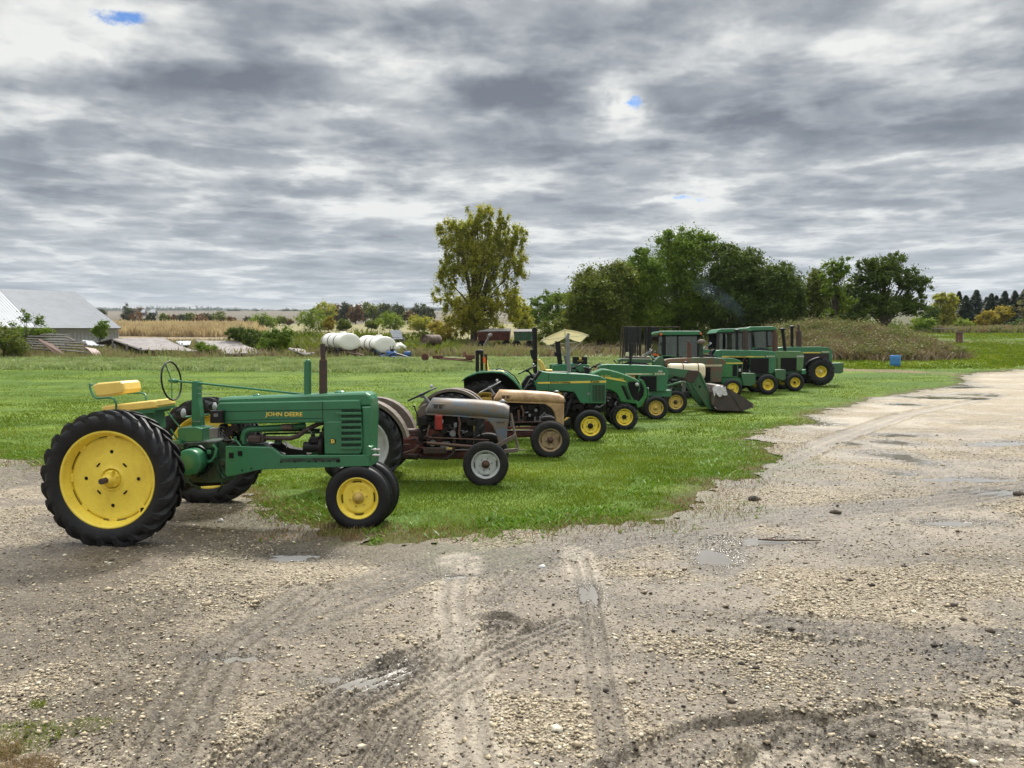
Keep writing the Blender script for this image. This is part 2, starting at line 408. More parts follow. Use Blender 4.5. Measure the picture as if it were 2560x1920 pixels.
C = lerp3(C, np.array([.080, .122, .022]), hill)
C = lerp3(C, np.array([.085, .055, .03]), hill * np.exp(-(((X - 48) / 6) ** 2 + ((Y - 84) / 2.2) ** 2)))
tan_ = sstep(UU, .40, .46) * sstep(Y, 116, 124); C = lerp3(C, np.array([.20, .155, .10]), tan_ * (1 - sstep(Y, 250, 300)))
mo = np.exp(-(((X - 27.5) / 7.8) ** 2) ** 1.4 - ((Y - 68) / 9.0) ** 2) * (1 - sstep(X / np.maximum(Y, 1), .55, .60)); C = lerp3(C, np.array([.12, .095, .055]), sstep(mo, .12, .3))
C = lerp3(C, np.array([.075, .072, .034]), sstep(UU, .40, .46) * sstep(Y, 165, 190))
C *= (.82 + .36 * fbm(X * 1.7, Y * 1.7, 3, 41))[..., None]
m, t, b, o = newmat('turf and soil')
vc = t.new('ShaderNodeAttribute', attribute_name='col').outputs['Color']
geo = t.new('ShaderNodeNewGeometry').outputs['Position']
nn = t.rng(t.noise(geo, 9, 6, .7), .3, .7, .6, 1.35); nb = t.new('ShaderNodeCombineXYZ'); [t.l.new(nn, nb.inputs[k]) for k in range(3)]
t.put(b.inputs['Base Color'], t.mix(1., vc, nb.outputs[0], 'MULTIPLY')); b.inputs['Roughness'].default_value = .9; b.inputs['Specular IOR Level'].default_value = .15
bp = t.new('ShaderNodeBump'); bp.inputs['Strength'].default_value = .8; bp.inputs['Distance'].default_value = .04
t.put(bp.inputs['Height'], t.noise(geo, 14, 5, .7)); t.l.new(bp.outputs[0], b.inputs['Normal'])
TURF = m
g = np_mesh('ground', np.stack([X, Y, Z], -1).reshape(-1, 3), grid_faces(*X.shape), TURF,
            {'col': ('POINT', 'FLOAT_COLOR', np.concatenate([C, np.ones(X.shape + (1,))], -1))}, smooth=True); tag(g, kind='structure')
# ---------- gravel road sheet with ruts, tracks and puddle hollows
def wpt(*pts): return np.array([(q.x, q.y) for q in (gpt(*p) for p in pts)])
PUD = [  # centre px, half size along x and y in metres (irregular), depth
    (745, 1388, .30, .14), (850, 1702, .24, .11), (990, 1668, .10, .10), (1785, 1385, .26, .34), (1880, 1352, .35, .16),
    (1475, 1480, .12, .26), (2235, 1105, .42, .5), (2225, 1135, .35, .4), (2250, 1088, .5, .35), (2295, 1150, .25, .6), (2430, 1197, .75, .2), (2125, 1110, .2, .3),
    (2520, 1230, .5, .22), (2555, 1105, 1.0, .25), (2250, 1185, .25, .2), (2400, 965, .9, .9), (2345, 992, 1.3, .9), (2260, 1010, .7, .7), (2430, 985, .9, .7), (2390, 1305, .35, .18),
    (2060, 1060, .5, .35), (2035, 1062, .3, .2), (590, 1640, .18, .05), (2480, 1110, .5, .25), (1140, 1440, .20, .05)]
PW = [(gpt(a, b_), c, d) for a, b_, c, d in PUD]
TR1 = wpt((560, 1990), (760, 1830), (900, 1735), (1080, 1655), (1230, 1570)); TR2 = wpt((1560, 1990), (1500, 1700), (1470, 1470), (1440, 1380)); TR3 = wpt((1200, 1990), (1170, 1750), (1130, 1500), (1150, 1400))
TR4 = wpt((1860, 1215), (1900, 1180), (2080, 1100), (2250, 1040), (2500, 985)); TR5 = wpt((2700, 1200), (2300, 1260), (1900, 1290), (1500, 1360), (1250, 1400), (1000, 1440), (700, 1560)); TR6 = wpt((2350, 1950), (2000, 1820), (1750, 1850), (1500, 1990))
TR7 = wpt((1950, 1560), (2200, 1580), (2560, 1700)); TR8 = wpt((760, 1480), (540, 1650), (420, 1900))
TR9 = wpt((900, 1990), (1000, 1800), (1240, 1640), (1420, 1560)); TR10 = wpt((1230, 1500), (1330, 1420), (1480, 1370), (1700, 1330)); TR11 = wpt((1900, 1990), (2050, 1860), (2300, 1800), (2600, 1840))
def alongpath(x, y, pts):
    d = np.full(np.shape(x), 1e9); s_ = np.zeros(np.shape(x)); acc = 0
    for (x1, y1), (x2, y2) in zip(pts[:-1], pts[1:]):
        L = math.hypot(x2 - x1, y2 - y1); t = np.clip(((x - x1) * (x2 - x1) + (y - y1) * (y2 - y1)) / L ** 2, 0, 1)
        dd = np.hypot(x - x1 - t * (x2 - x1), y - y1 - t * (y2 - y1))
        sg = np.sign((x2 - x1) * (y - y1) - (y2 - y1) * (x - x1)); k = dd < np.abs(d)
        d = np.where(k, dd * sg, d); s_ = np.where(k, acc + t * L, s_); acc += L
    return d, s_
def road_h(X, Y):
    """height of the gravel above the ground plane and how muddy, dark and smooth each spot is"""
    near = 1 - sstep(Y, 9, 22)
    h = (fbm(X * .5, Y * .5, 3, 51) - .5) * .05
    lump = fbm(X * 4.2, Y * 6.5, 4, 52); h = h + (lump - .5) * .045
    fine = fbm(X * 22, Y * 30, 3, 53); h = h + (fine - .5) * .014 * near
    mud = sstep(fbm(X * .75 + 3, Y * 1.2, 5, 61), .44, .58)
    h = h - mud * .006
    smooth_ = np.zeros(X.shape); groove = np.zeros(X.shape)
    for pts, wd_, dep, ribs in ((TR1, .20, .048, 5), (TR2, .10, .020, 2), (TR3, .12, .018, 2), (TR4, .30, .035, 2), (TR5, .35, .020, 4), (TR6, .16, .045, 1), (TR7, .20, .035, 2), (TR8, .20, .025, 3), (TR9, .14, .03, 4), (TR10, .13, .022, 3), (TR11, .18, .03, 3)):
        d, s_ = alongpath(X, Y, pts); k = 1 - sstep(np.abs(d), wd_ * .8, wd_ * 1.15)
        h = h * (1 - .6 * k) - dep * k * .7
        rib = .5 + .5 * np.cos(d / wd_ * math.pi * ribs); bar = .82 + .18 * np.cos(s_ * 85 + np.abs(d) * 40)
        h = h + k * rib * bar * dep * .8 * (near + .2)
        h = h + dep * .8 * np.exp(-((np.abs(d) - wd_ * 1.25) / .035) ** 2) * (.5 + lump)
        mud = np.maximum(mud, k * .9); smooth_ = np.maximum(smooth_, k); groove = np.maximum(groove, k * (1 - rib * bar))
    wet = np.zeros(X.shape)
    for p, a, b_ in PW:
        q = ((X - p.x) / a) ** 2 + ((Y - p.y) / b_) ** 2; k = np.exp(-np.minimum(q, 30) * .8)
        h = h - .034 * k; wet = np.maximum(wet, np.exp(-np.minimum(q, 30) * .28)); mud = np.maximum(mud, k)
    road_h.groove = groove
    return h, mud, smooth_, wet
ys = np.concatenate([np.linspace(-8, 2.4, 40), np.exp(np.linspace(math.log(2.5), math.log(52), 900))])
us = np.concatenate([np.linspace(-3.2, -.80, 110)[:-1], np.linspace(-.80, .80, 1000), np.linspace(.80, 3.2, 110)[1:]])
X, Y = grid(us, ys, lambda u, y: u * np.maximum(np.abs(y), 2.2) * 1.0 + 0 * y)
sdr = road_sd(X, Y)
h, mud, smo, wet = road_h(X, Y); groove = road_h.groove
dark = np.clip(sstep(fbm(X * .55 + 31, Y * .8, 5, 71, .6), .47, .62) * .9 + sstep(fbm(X * 2.3 + 31, Y * 4.2, 4, 72), .56, .72) * .7, 0, 1)
def blob(px, py, a, b_):
    p = gpt(px, py); return np.exp(-((X - p.x) / a) ** 2 - ((Y - p.y) / b_) ** 2)
brown = np.clip(blob(470, 1310, 1.6, .8) * 1.3 + blob(740, 1370, 1.0, .4) * 1.2 + blob(1100, 1400, 1.2, .28) * 1.2 + blob(1400, 1390, .8, .2) + blob(200, 1500, .9, .4) * .6 + blob(820, 1560, .5, .3) * .5 + blob(900, 1850, .5, .3) * .6 + blob(1980, 1180, 1.2, 1.2) * .5 + blob(2330, 1220, 1.2, .5) * .6 + blob(1650, 1345, 1.4, .5) * 1.1 + blob(1900, 1160, .8, .9) * .6 + blob(2000, 1280, 1.0, .5) * .6 + blob(2200, 1830, .6, .25) * .7 + blob(1950, 1700, .6, .2) * .6 + blob(1500, 1560, .3, .3) * .4 + blob(2480, 1400, 1.2, .5) * .9 + blob(330, 1600, .6, .8) * .8
                + blob(300, 1790, .55, .55) * 1.1 + blob(1750, 1230, 1.1, .8) * .4 + blob(40, 1190, 2, .6) * .7 + blob(560, 1480, .9, .3) * .4, 0, 1)
blk = np.clip(blob(2430, 1550, .9, .6) + blob(1880, 1640, .8, .45) * .9 + blob(2540, 1650, .6, .5) + blob(2130, 1360, .9, .35) * .4 + blob(2200, 1255, 1.0, .35) * .6 + blob(1690, 1440, .6, .3) * .8, 0, 1) * sstep(fbm(X * 2, Y * 3, 4, 91), .38, .6)
mud = np.maximum(mud, brown)
edge = 1 - sstep(sdr, -.1, .55 + .5 * fbm(X * 1.2, Y * 1.6, 3, 94))
pale = np.zeros(X.shape)
for pts, wd_ in ((TR2, .17), (TR3, .22), (TR11, .2)):
    d_, s2_ = alongpath(X, Y, pts); pale = np.maximum(pale, (1 - sstep(np.abs(d_), wd_ * .6, wd_ * 1.3)) * sstep(fbm(X * 1.6, Y * 1.2, 3, 95), .30, .5))
tk_ = sstep(sdr, -.05, .6); Z = terr(X, Y) + .005 + h * tk_ + .008 * (1 - tk_)
C = np.zeros(X.shape + (3,)); C[:] = (.228, .186, .134)
C = lerp3(C, np.array([.152, .124, .094]), mud * .9)
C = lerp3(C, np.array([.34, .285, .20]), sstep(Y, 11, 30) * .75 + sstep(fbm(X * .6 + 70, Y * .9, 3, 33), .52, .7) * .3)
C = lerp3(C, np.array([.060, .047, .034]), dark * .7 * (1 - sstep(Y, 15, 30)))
C = lerp3(C, np.array([.050, .038, .024]), brown * (.75 + .25 * sstep(fbm(X * 3, Y * 4, 3, 92), .3, .6)))
C = lerp3(C, np.array([.035, .031, .028]), blk * .85)
C = lerp3(C, np.array([.072, .058, .032]), edge * .85)
C = lerp3(C, np.array([.070, .072, .030]), (1 - sstep(sdr, 0, 1.3)) * sstep(fbm(X * 1.7, Y * 2.4, 4, 97), .50, .62) * .7)
C = lerp3(C, np.array([.35, .30, .235]), pale * .85)
C = C * (1 - .45 * groove[..., None]) * (1 - .5 * sstep(wet, .2, .7)[..., None])  # shade of the tread grooves painted into the colour; puddle margins darker as wet

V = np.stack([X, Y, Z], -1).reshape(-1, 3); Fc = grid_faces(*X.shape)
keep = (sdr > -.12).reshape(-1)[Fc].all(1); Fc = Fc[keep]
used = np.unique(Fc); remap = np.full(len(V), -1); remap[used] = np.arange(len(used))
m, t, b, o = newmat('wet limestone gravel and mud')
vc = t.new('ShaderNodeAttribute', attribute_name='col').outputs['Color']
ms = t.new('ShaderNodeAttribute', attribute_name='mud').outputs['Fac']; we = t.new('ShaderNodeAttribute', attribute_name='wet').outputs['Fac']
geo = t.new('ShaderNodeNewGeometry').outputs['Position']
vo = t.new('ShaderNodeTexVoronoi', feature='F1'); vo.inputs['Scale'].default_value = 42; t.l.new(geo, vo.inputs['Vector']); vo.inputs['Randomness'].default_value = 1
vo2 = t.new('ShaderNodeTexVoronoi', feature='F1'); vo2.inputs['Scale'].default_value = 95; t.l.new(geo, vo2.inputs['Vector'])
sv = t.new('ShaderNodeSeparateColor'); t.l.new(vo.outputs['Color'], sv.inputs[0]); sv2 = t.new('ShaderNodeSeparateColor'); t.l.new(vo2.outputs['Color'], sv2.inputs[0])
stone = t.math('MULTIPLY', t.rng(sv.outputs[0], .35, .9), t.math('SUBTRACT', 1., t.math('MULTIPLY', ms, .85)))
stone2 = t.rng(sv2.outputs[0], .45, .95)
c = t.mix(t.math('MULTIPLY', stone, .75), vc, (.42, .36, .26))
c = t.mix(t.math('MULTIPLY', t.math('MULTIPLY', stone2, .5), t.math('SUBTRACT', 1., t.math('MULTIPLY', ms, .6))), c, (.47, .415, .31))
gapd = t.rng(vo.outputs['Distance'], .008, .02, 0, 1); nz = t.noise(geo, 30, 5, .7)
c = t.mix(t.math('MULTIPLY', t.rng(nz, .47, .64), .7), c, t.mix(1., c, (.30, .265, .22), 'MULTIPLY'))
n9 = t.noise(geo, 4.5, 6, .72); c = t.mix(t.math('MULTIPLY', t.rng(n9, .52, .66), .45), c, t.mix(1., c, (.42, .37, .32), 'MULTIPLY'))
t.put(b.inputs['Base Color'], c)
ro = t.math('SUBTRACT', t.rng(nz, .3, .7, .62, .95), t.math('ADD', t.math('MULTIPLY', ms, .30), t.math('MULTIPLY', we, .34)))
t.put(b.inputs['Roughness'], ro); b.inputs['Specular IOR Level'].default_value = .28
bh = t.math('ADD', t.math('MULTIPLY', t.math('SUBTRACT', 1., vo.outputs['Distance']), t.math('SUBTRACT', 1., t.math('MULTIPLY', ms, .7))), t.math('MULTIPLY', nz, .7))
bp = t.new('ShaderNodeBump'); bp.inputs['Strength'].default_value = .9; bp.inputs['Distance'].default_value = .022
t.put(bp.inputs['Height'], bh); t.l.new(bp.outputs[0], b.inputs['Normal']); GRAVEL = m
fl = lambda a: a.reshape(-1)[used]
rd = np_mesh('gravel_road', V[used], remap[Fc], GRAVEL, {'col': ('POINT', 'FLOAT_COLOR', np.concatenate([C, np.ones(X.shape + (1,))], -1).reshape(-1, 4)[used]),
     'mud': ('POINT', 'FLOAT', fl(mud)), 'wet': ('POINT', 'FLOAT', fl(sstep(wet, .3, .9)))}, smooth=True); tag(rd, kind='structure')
# ---------- puddles: level sheets of muddy water lying in the hollows
m, t, b, o = newmat('muddy water'); b.inputs['Base Color'].default_value = (.19, .175, .15, 1); b.inputs['Roughness'].default_value = .03; b.inputs['IOR'].default_value = 1.6; b.inputs['Specular IOR Level'].default_value = .9
geo = t.new('ShaderNodeNewGeometry').outputs['Position']; bp = t.new('ShaderNodeBump'); bp.inputs['Strength'].default_value = .05; bp.inputs['Distance'].default_value = .01
t.put(bp.inputs['Height'], t.noise(geo, 25, 2)); t.l.new(bp.outputs[0], b.inputs['Normal']); WATER = m
for i, (p, a, b_) in enumerate(PW):
    px_, py_ = np.array([p.x]), np.array([p.y]); h0 = []
    for dx_ in (-.5, 0, .5):
        for dy_ in (-.5, 0, .5): h0.append(float(road_h(px_ + dx_ * a, py_ + dy_ * b_)[0][0]))
    lvl = tz(p.x, p.y) + .005 + float(np.mean(h0)) + .0045
    mb = MB(); n = 28; ring = []
    for k in range(n):
        th = 2 * math.pi * k / n; rr = 1.25 + .25 * math.sin(3 * th + i) + .15 * math.sin(7 * th + 2 * i)
        ring.append((p.x + a * rr * math.cos(th), p.y + b_ * rr * math.sin(th), lvl))
    mb.add(ring, [tuple(range(n))]); o_ = mb.build('puddle', WATER); tag(o_, kind='structure')
# ---------- loose stones on the road
def scatter(n, fy, ymin, ymax, us_=(-.82, .82)):
    """points spread evenly in view: more per square metre close by"""
    y = np.exp(rng.uniform(math.log(ymin), math.log(ymax), n)) if fy == 'log' else rng.uniform(ymin, ymax, n)
    return rng.uniform(us_[0], us_[1], n) * np.maximum(y, 2.5), y
def rocks(name, x, y, z, s, mat, flat=.6, tint=None, seedv=1):
    base = np.array([(1, 0, 0), (-1, 0, 0), (0, 1, 0), (0, -1, 0), (0, 0, 1), (0, 0, -.6), (.62, .62, .5), (-.62, .62, .45), (-.62, -.62, .5), (.62, -.62, .45)])
    tri = np.array([(4, 6, 0), (4, 2, 6), (4, 7, 2), (4, 1, 7), (4, 8, 1), (4, 3, 8), (4, 9, 3), (4, 0, 9), (5, 0, 6), (5, 6, 2), (5, 2, 7), (5, 7, 1), (5, 1, 8), (5, 8, 3), (5, 3, 9), (5, 9, 0)])
    tri = tri.copy(); n = len(x); nb = len(base)
    Vv = base[None] * (1 + rng.uniform(-.28, .28, (n, nb, 3)))
    a = rng.uniform(0, 6.28, n); ax = rng.uniform(.65, 1.25, n)
    vx = Vv[..., 0] * ax[:, None]; vy = Vv[..., 1]; vz = Vv[..., 2] * flat
    tx = rng.uniform(-.35, .35, n)[:, None]; vz = vz + vx * tx
    cx = vx * np.cos(a)[:, None] - vy * np.sin(a)[:, None]; cy = vx * np.sin(a)[:, None] + vy * np.cos(a)[:, None]
    Vv = np.stack([cx * s[:, None] + x[:, None], cy * s[:, None] + y[:, None], vz * s[:, None] + z[:, None]], -1)
    Fc = (tri[None] + (np.arange(n) * nb)[:, None, None]).reshape(-1, 3)
    tt = np.repeat(rng.uniform(0, 1, n) if tint is None else tint, nb)
    return tag(np_mesh(name, Vv.reshape(-1, 3), Fc, mat, {'tint': ('POINT', 'FLOAT', tt)}), kind='stuff')
def stonemat(name, cols, rough=.8):
    m, t, b, o = newmat(name); at = t.new('ShaderNodeAttribute', attribute_name='tint').outputs['Fac']
    geo = t.new('ShaderNodeNewGeometry').outputs['Position']
    c = t.ramp(at, [(i / (len(cols) - 1), q) for i, q in enumerate(cols)]); n = t.rng(t.noise(geo, 60, 4, .6), .3, .7, .7, 1.2)
    cb = t.new('ShaderNodeCombineXYZ'); [t.l.new(n, cb.inputs[k]) for k in range(3)]
    t.put(b.inputs['Base Color'], t.mix(1., c, cb.outputs[0], 'MULTIPLY')); b.inputs['Roughness'].default_value = rough; return m
LIME = stonemat('limestone chips', [(.12, .095, .062), (.26, .205, .135), (.39, .32, .215), (.46, .385, .265), (.41, .34, .225), (.62, .57, .45)])
x, y = scatter(190000, 'log', 2.9, 18)
hh, mu, sm_, we_ = road_h(x, y); sdx = road_sd(x, y)
patch = sstep(fbm(x * .9 + 5, y * 1.3, 3, 81), .38, .58)
k = (sdx > .1) & (rng.uniform(0, 1, len(x)) < (.24 + .76 * (1 - mu) * patch) * (1 - .75 * sm_)) & (we_ < .75)
x, y, hh = x[k], y[k], hh[k]; s = np.exp(rng.normal(math.log(.0072), .42, len(x))) * (1 + .02 * y)
rocks('gravel_stones', x, y, terr(x, y) + .005 + hh + s * .05, s, LIME)
# dark clods of earth dropped by tyres
CLOD = stonemat('dark earth clods', [(.022, .018, .014), (.055, .042, .030), (.10, .078, .055)], .95)
x, y = scatter(90000, 'log', 3.0, 16)
hh, mu, sm_, we_ = road_h(x, y); sdx = road_sd(x, y)
bl = np.zeros(len(x))
for px, py, a, b_ in ((2430, 1550, 1.0, .7), (1900, 1620, .8, .5), (2540, 1650, .7, .6), (2130, 1370, .9, .4), (2200, 1255, 1.0, .4), (1800, 1250, .8, .3), (2000, 1750, 1.0, .4), (1690, 1430, .7, .3), (560, 1300, 1.2, .5), (1100, 1390, 1.0, .2)):
    p = gpt(px, py); bl = np.maximum(bl, np.exp(-((x - p.x) / a) ** 2 - ((y - p.y) / b_) ** 2))
pc = sstep(fbm(x * 1.1 + 12, y * 2.4, 4, 88), .46, .62)
k = (sdx > .0) & (rng.uniform(0, 1, len(x)) < bl * .25 + .30 * pc + .03); x, y, hh, bl = x[k], y[k], hh[k], bl[k]
s = np.exp(rng.normal(math.log(.0042), .45, len(x))) * (1 + .9 * bl * (rng.uniform(0, 1, len(x)) < .12))
rocks('earth_crumbs', x, y, terr(x, y) + .005 + hh + s * .2, s, CLOD, .7)
# ---------- grass
def blades(name, x, y, hgt, wid, mat, lean=.5, tint=None, base=None, bend=.35):
    n = len(x); a = rng.uniform(0, 6.28, n); la = rng.uniform(0, 6.28, n); L = hgt * lean * rng.uniform(.2, 1, n)
    z0 = (terr(x, y) if base is None else base) - .01
    ca, sa = np.cos(a) * wid / 2, np.sin(a) * wid / 2; lx, ly = np.cos(la) * L, np.sin(la) * L
    V = np.stack([np.stack([x - ca, y - sa, z0], -1), np.stack([x + ca, y + sa, z0], -1),
                  np.stack([x + ca * .8 + lx * bend, y + sa * .8 + ly * bend, z0 + hgt * .6], -1), np.stack([x - ca * .8 + lx * bend, y - sa * .8 + ly * bend, z0 + hgt * .6], -1),
                  np.stack([x + lx, y + ly, z0 + hgt], -1)], 1).reshape(-1, 3)
    i = np.arange(n)[:, None] * 5
    Fc = np.concatenate([i + np.array([[0, 1, 2]]), i + np.array([[0, 2, 3]]), i + np.array([[3, 2, 4]])], 0)
    tt = np.repeat(rng.uniform(0, 1, n) if tint is None else tint, 5)
    return tag(np_mesh(name, V, Fc, mat, {'tint': ('POINT', 'FLOAT', tt)}), kind='stuff')
GRASS = leafmat('lawn grass', [(.048, .080, .007), (.088, .136, .009), (.134, .190, .012), (.19, .235, .020), (.29, .28, .07)], .35, .7, nscale=.5)
DRY = leafmat('dead grass', [(.09, .055, .025), (.17, .11, .05), (.28, .20, .10), (.36, .28, .16)], .2, .8, nscale=2)
CLOV = leafmat('low clover and plantain', [(.06, .13, .012), (.11, .21, .018), (.18, .29, .03)], .3, .45, nscale=2)
def lawn(n, y0, y1, h0, h1, w0, name, u0=-.75, u1=.75):
    y = np.exp(rng.uniform(math.log(y0), math.log(y1), n)); x = rng.uniform(u0, u1, n) * y
    s_ = road_sd(x, y); prob = np.maximum(sstep(-s_, -.1, .55), .6 * sstep(-s_, -1.1, .1) * sstep(fbm(x * 2.0 + 60, y * 3, 4, 24), .50, .60))
    prob = prob * (.55 + .45 * sstep(fbm(x * 2.2, y * 2.2, 3, 14), .3, .5))
    prob = np.where((-s_ < 1.3), prob * (.22 + .78 * sstep(fbm(x * 1.6, y * 1.9, 4, 15), .42, .56)), prob)
    k = rng.uniform(0, 1, n) < prob; x, y, s_ = x[k], y[k], s_[k]
    dt_ = pdist(x, y, trk); k = (dt_ > .5 + rng.uniform(0, .9, len(x))); x, y, s_ = x[k], y[k], s_[k]
    hm = h0 + (h1 - h0) * fbm(x * .9, y * .9, 3, 16); hgt = hm * rng.uniform(.55, 1.15, len(x)) * (1 - .45 * sstep(s_, -.7, 0))
    wid = w0 * (1 + y / 9) * rng.uniform(.7, 1.3, len(x))
    tint = np.clip(rng.normal(.45, .15, len(x)) + (fbm(x * .35, y * .8, 3, 17) - .5) * 1.0 + .25 * sstep(-s_, .9, 0), 0, 1)
    blades(name, x, y, hgt, wid, GRASS, .8, tint)
lawn(330000, 7.8, 16, .022, .062, .0038, 'lawn_grass')
lawn(200000, 16, 50, .028, .07, .0055, 'lawn_grass')
x, y = scatter(130000, 'log', 7.9, 26, (-.75, .75)); s_ = road_sd(x, y)
edgeb = np.exp(-((s_ + .20) / .5) ** 2) * sstep(fbm(x * 1.3, y * 1.3, 3, 18), .36, .55)
for px, py, a, b_ in ((1450, 1325, .55, .16), (900, 1345, .9, .14), (720, 1345, .35, .15)):
    p = gpt(px, py); edgeb = np.maximum(edgeb, np.exp(-((x - p.x) / a) ** 2 - ((y - p.y) / b_) ** 2) * 1.3)
k = rng.uniform(0, 1, len(x)) < edgeb; x, y = x[k], y[k]
blades('dead_grass', x, y, rng.uniform(.02, .085, len(x)), rng.uniform(.003, .006, len(x)) * (1 + y / 12), DRY, 1.3)
# broad-leaved weeds along the lawn edge
x, y = scatter(150000, 'log', 7.8, 22, (-.75, .75)); s_ = road_sd(x, y)
k = rng.uniform(0, 1, len(x)) < np.exp(-((s_ + .75) / .55) ** 2) * sstep(fbm(x * 1.1 + 40, y * 1.1, 3, 19), .40, .55); x, y = x[k], y[k]
blades('low_weeds', x, y, rng.uniform(.02, .075, len(x)), rng.uniform(.014, .03, len(x)), CLOV, 2.2, bend=.6)
# scruffy dry patch and sprigs on the gravel
x, y = scatter(60000, 'log', 3.2, 9.5, (-.75, .75)); s_ = road_sd(x, y); q = np.zeros(len(x))
for px, py, a, b_, w_ in ((330, 1600, .5, .7, .5), (290, 1780, .5, .5, .7), (170, 1480, .6, .3, .25), (620, 1500, .5, .2, .2), (30, 1400, .6, .3, .2), (480, 1330, 1.2, .3, .4)):
    p = gpt(px, py); q = np.maximum(q, w_ * np.exp(-((x - p.x) / a) ** 2 - ((y - p.y) / b_) ** 2))
k = (s_ > .1) & (rng.uniform(0, 1, len(x)) < q); x, y = x[k], y[k]; hh = road_h(x, y)[0]
blades('dead_grass', x, y, rng.uniform(.006, .022, len(x)), rng.uniform(.002, .004, len(x)), DRY, 2.4, base=terr(x, y) + .008 + hh)
def tuft(px, py, n, r, h, mat, name, lean=.8, wid=.004):
    p = gpt(px, py); a = rng.uniform(0, 6.28, n); rr = r * np.sqrt(rng.uniform(0, 1, n)); x = p.x + rr * np.cos(a); y = p.y + rr * np.sin(a) * .8
    hh = road_h(x, y)[0]; blades(name, x, y, h * rng.uniform(.4, 1.1, n), np.full(n, wid), mat, lean, base=terr(x, y) + hh)
tuft(95, 1762, 200, .045, .04, GRASS, 'grass_tuft'); tuft(210, 1815, 800, .15, .03, GRASS, 'grass_tuft', 1.2); tuft(30, 1850, 1300, .24, .045, GRASS, 'grass_tuft', 1.2)
tuft(70, 1925, 900, .13, .06, DRY, 'dry_grass_tuft', 1.6, .0025); tuft(-20, 1890, 700, .15, .08, DRY, 'dry_grass_tuft', 1.6, .0025)
tuft(700, 1330, 120, .10, .06, DRY, 'dry_grass_tuft'); tuft(880, 1352, 160, .12, .10, DRY, 'dry_grass_tuft', 1.3)
# ================================================================== TRACTORS
GREEN = surf('tractor green paint', (.032, .165, .072), .34, (.032, .115, .058), 3, .7, spec=.5, fine=((.05, .075, .04), .25))
GREEN_OLD = surf('faded green paint', (.035, .125, .055), .5, (.075, .095, .05), 4, .8, fine=((.10, .06, .035), .4))
GREEN_NEW = surf('bright green paint', (.018, .15, .035), .28, (.025, .125, .04), 2, .5, coat=.3)
GREEN_GRIME = surf('oily green castings', (.018, .07, .034), .5, (.018, .02, .014), 9, .95, bump=.4, bscale=30, lo=.40, hi=.58)
GREEN_RUST = surf('rusty faded green', (.060, .105, .058), .7, (.13, .075, .045), 3.2, 1, lo=.42, hi=.56, fine=((.10, .05, .03), .7))
YELLOW = surf('wheel yellow paint', (.88, .68, .075), .42, (.72, .50, .05), 5, .6, fine=((.35, .22, .04), .25))
YELLOW_WORN = surf('worn wheel yellow', (.62, .44, .09), .55, (.38, .24, .08), 9, .9, fine=((.16, .08, .03), .6))
SEATY = surf('yellow vinyl', (.74, .54, .13), .45, (.62, .42, .11), 5, .5, bump=.1)
DECAL_Y = surf('yellow decal', (.72, .55, .09), .5); DECAL_C = surf('cream decal', (.62, .58, .38), .5); DECAL_K = surf('black decal', (.007, .007, .007), .55, spec=.2)
RUBBER = surf('tyre rubber', (.011, .0115, .013), .55, (.024, .022, .020), 6, .7, bump=.15, bscale=40, spec=.3)
RUBBER_OLD = surf('dusty tyre rubber', (.017, .017, .018), .7, (.040, .035, .030), 7, .8, bump=.2, spec=.25)
RUST = surf('brown rusted steel', (.075, .042, .030), .8, (.13, .062, .035), 9, .8, bump=.3)
RUSTD = surf('dark rusted iron', (.045, .030, .026), .75, (.09, .045, .03), 12, .8, bump=.3)
BLACKP = surf('black painted steel', (.009, .0095, .011), .5, (.018, .018, .018), 8, .5, spec=.25)
DARK = surf('dark grease and shadowed iron', (.010, .009, .008), .65, (.026, .018, .014), 10, .7, bump=.4, spec=.25)  # near-black: grease, with the shade of openings and engine bays mixed into the colour
GREYP = surf('grey steel tube', (.19, .20, .21), .5, (.12, .11, .10), 8, .6, metal=.2)
STEEL = surf('bright steel', (.50, .50, .50), .35, (.3, .28, .25), 20, .6, metal=.8)
SILVER = surf('silver painted rim', (.46, .47, .48), .45, (.30, .29, .28), 9, .8, fine=((.16, .11, .08), .4))
FBLUE = surf('weathered blue grey paint', (.105, .145, .185), .55, (.165, .125, .09), 4.5, 1.0, lo=.40, hi=.54, fine=((.06, .04, .03), .75), stretch=(1, 1, 1.6))
FTAN = surf('weathered tan paint', (.47, .31, .15), .55, (.28, .165, .08), 4, .85, fine=((.16, .07, .03), .75), lo=.42, hi=.6)
FGREY = surf('weathered grey brown sheet', (.125, .100, .078), .75, (.075, .052, .038), 6, .9, fine=((.28, .24, .2), .4))
FRED = surf('old red castings', (.11, .022, .016), .6, (.03, .018, .014), 7, .95, bump=.3, lo=.42, hi=.6)
REDC = surf('red oil can', (.30, .018, .014), .45, (.12, .02, .015), 9, .8)
TANRIM = surf('rusty tan rim', (.33, .235, .13), .6, (.13, .07, .04), 10, .9, fine=((.07, .035, .02), .6))
CREAM = surf('cream polyethylene', (.78, .68, .46), .45, (.70, .58, .38), 3, .5)
m, t, b, o = newmat('cream canvas'); b.inputs['Base Color'].default_value = (.78, .73, .55, 1); b.inputs['Roughness'].default_value = .8; CANVAS = m
tr = t.new('ShaderNodeBsdfTranslucent'); tr.inputs[0].default_value = (.85, .80, .62, 1); mx = t.new('ShaderNodeMixShader'); mx.inputs[0].default_value = .5; t.l.new(b.outputs[0], mx.inputs[1]); t.l.new(tr.outputs[0], mx.inputs[2]); t.l.new(mx.outputs[0], o.inputs[0])
ORANGE = surf('orange lens', (.75, .13, .02), .3); LENS = surf('lamp lens', (.42, .43, .43), .15, spec=.8)
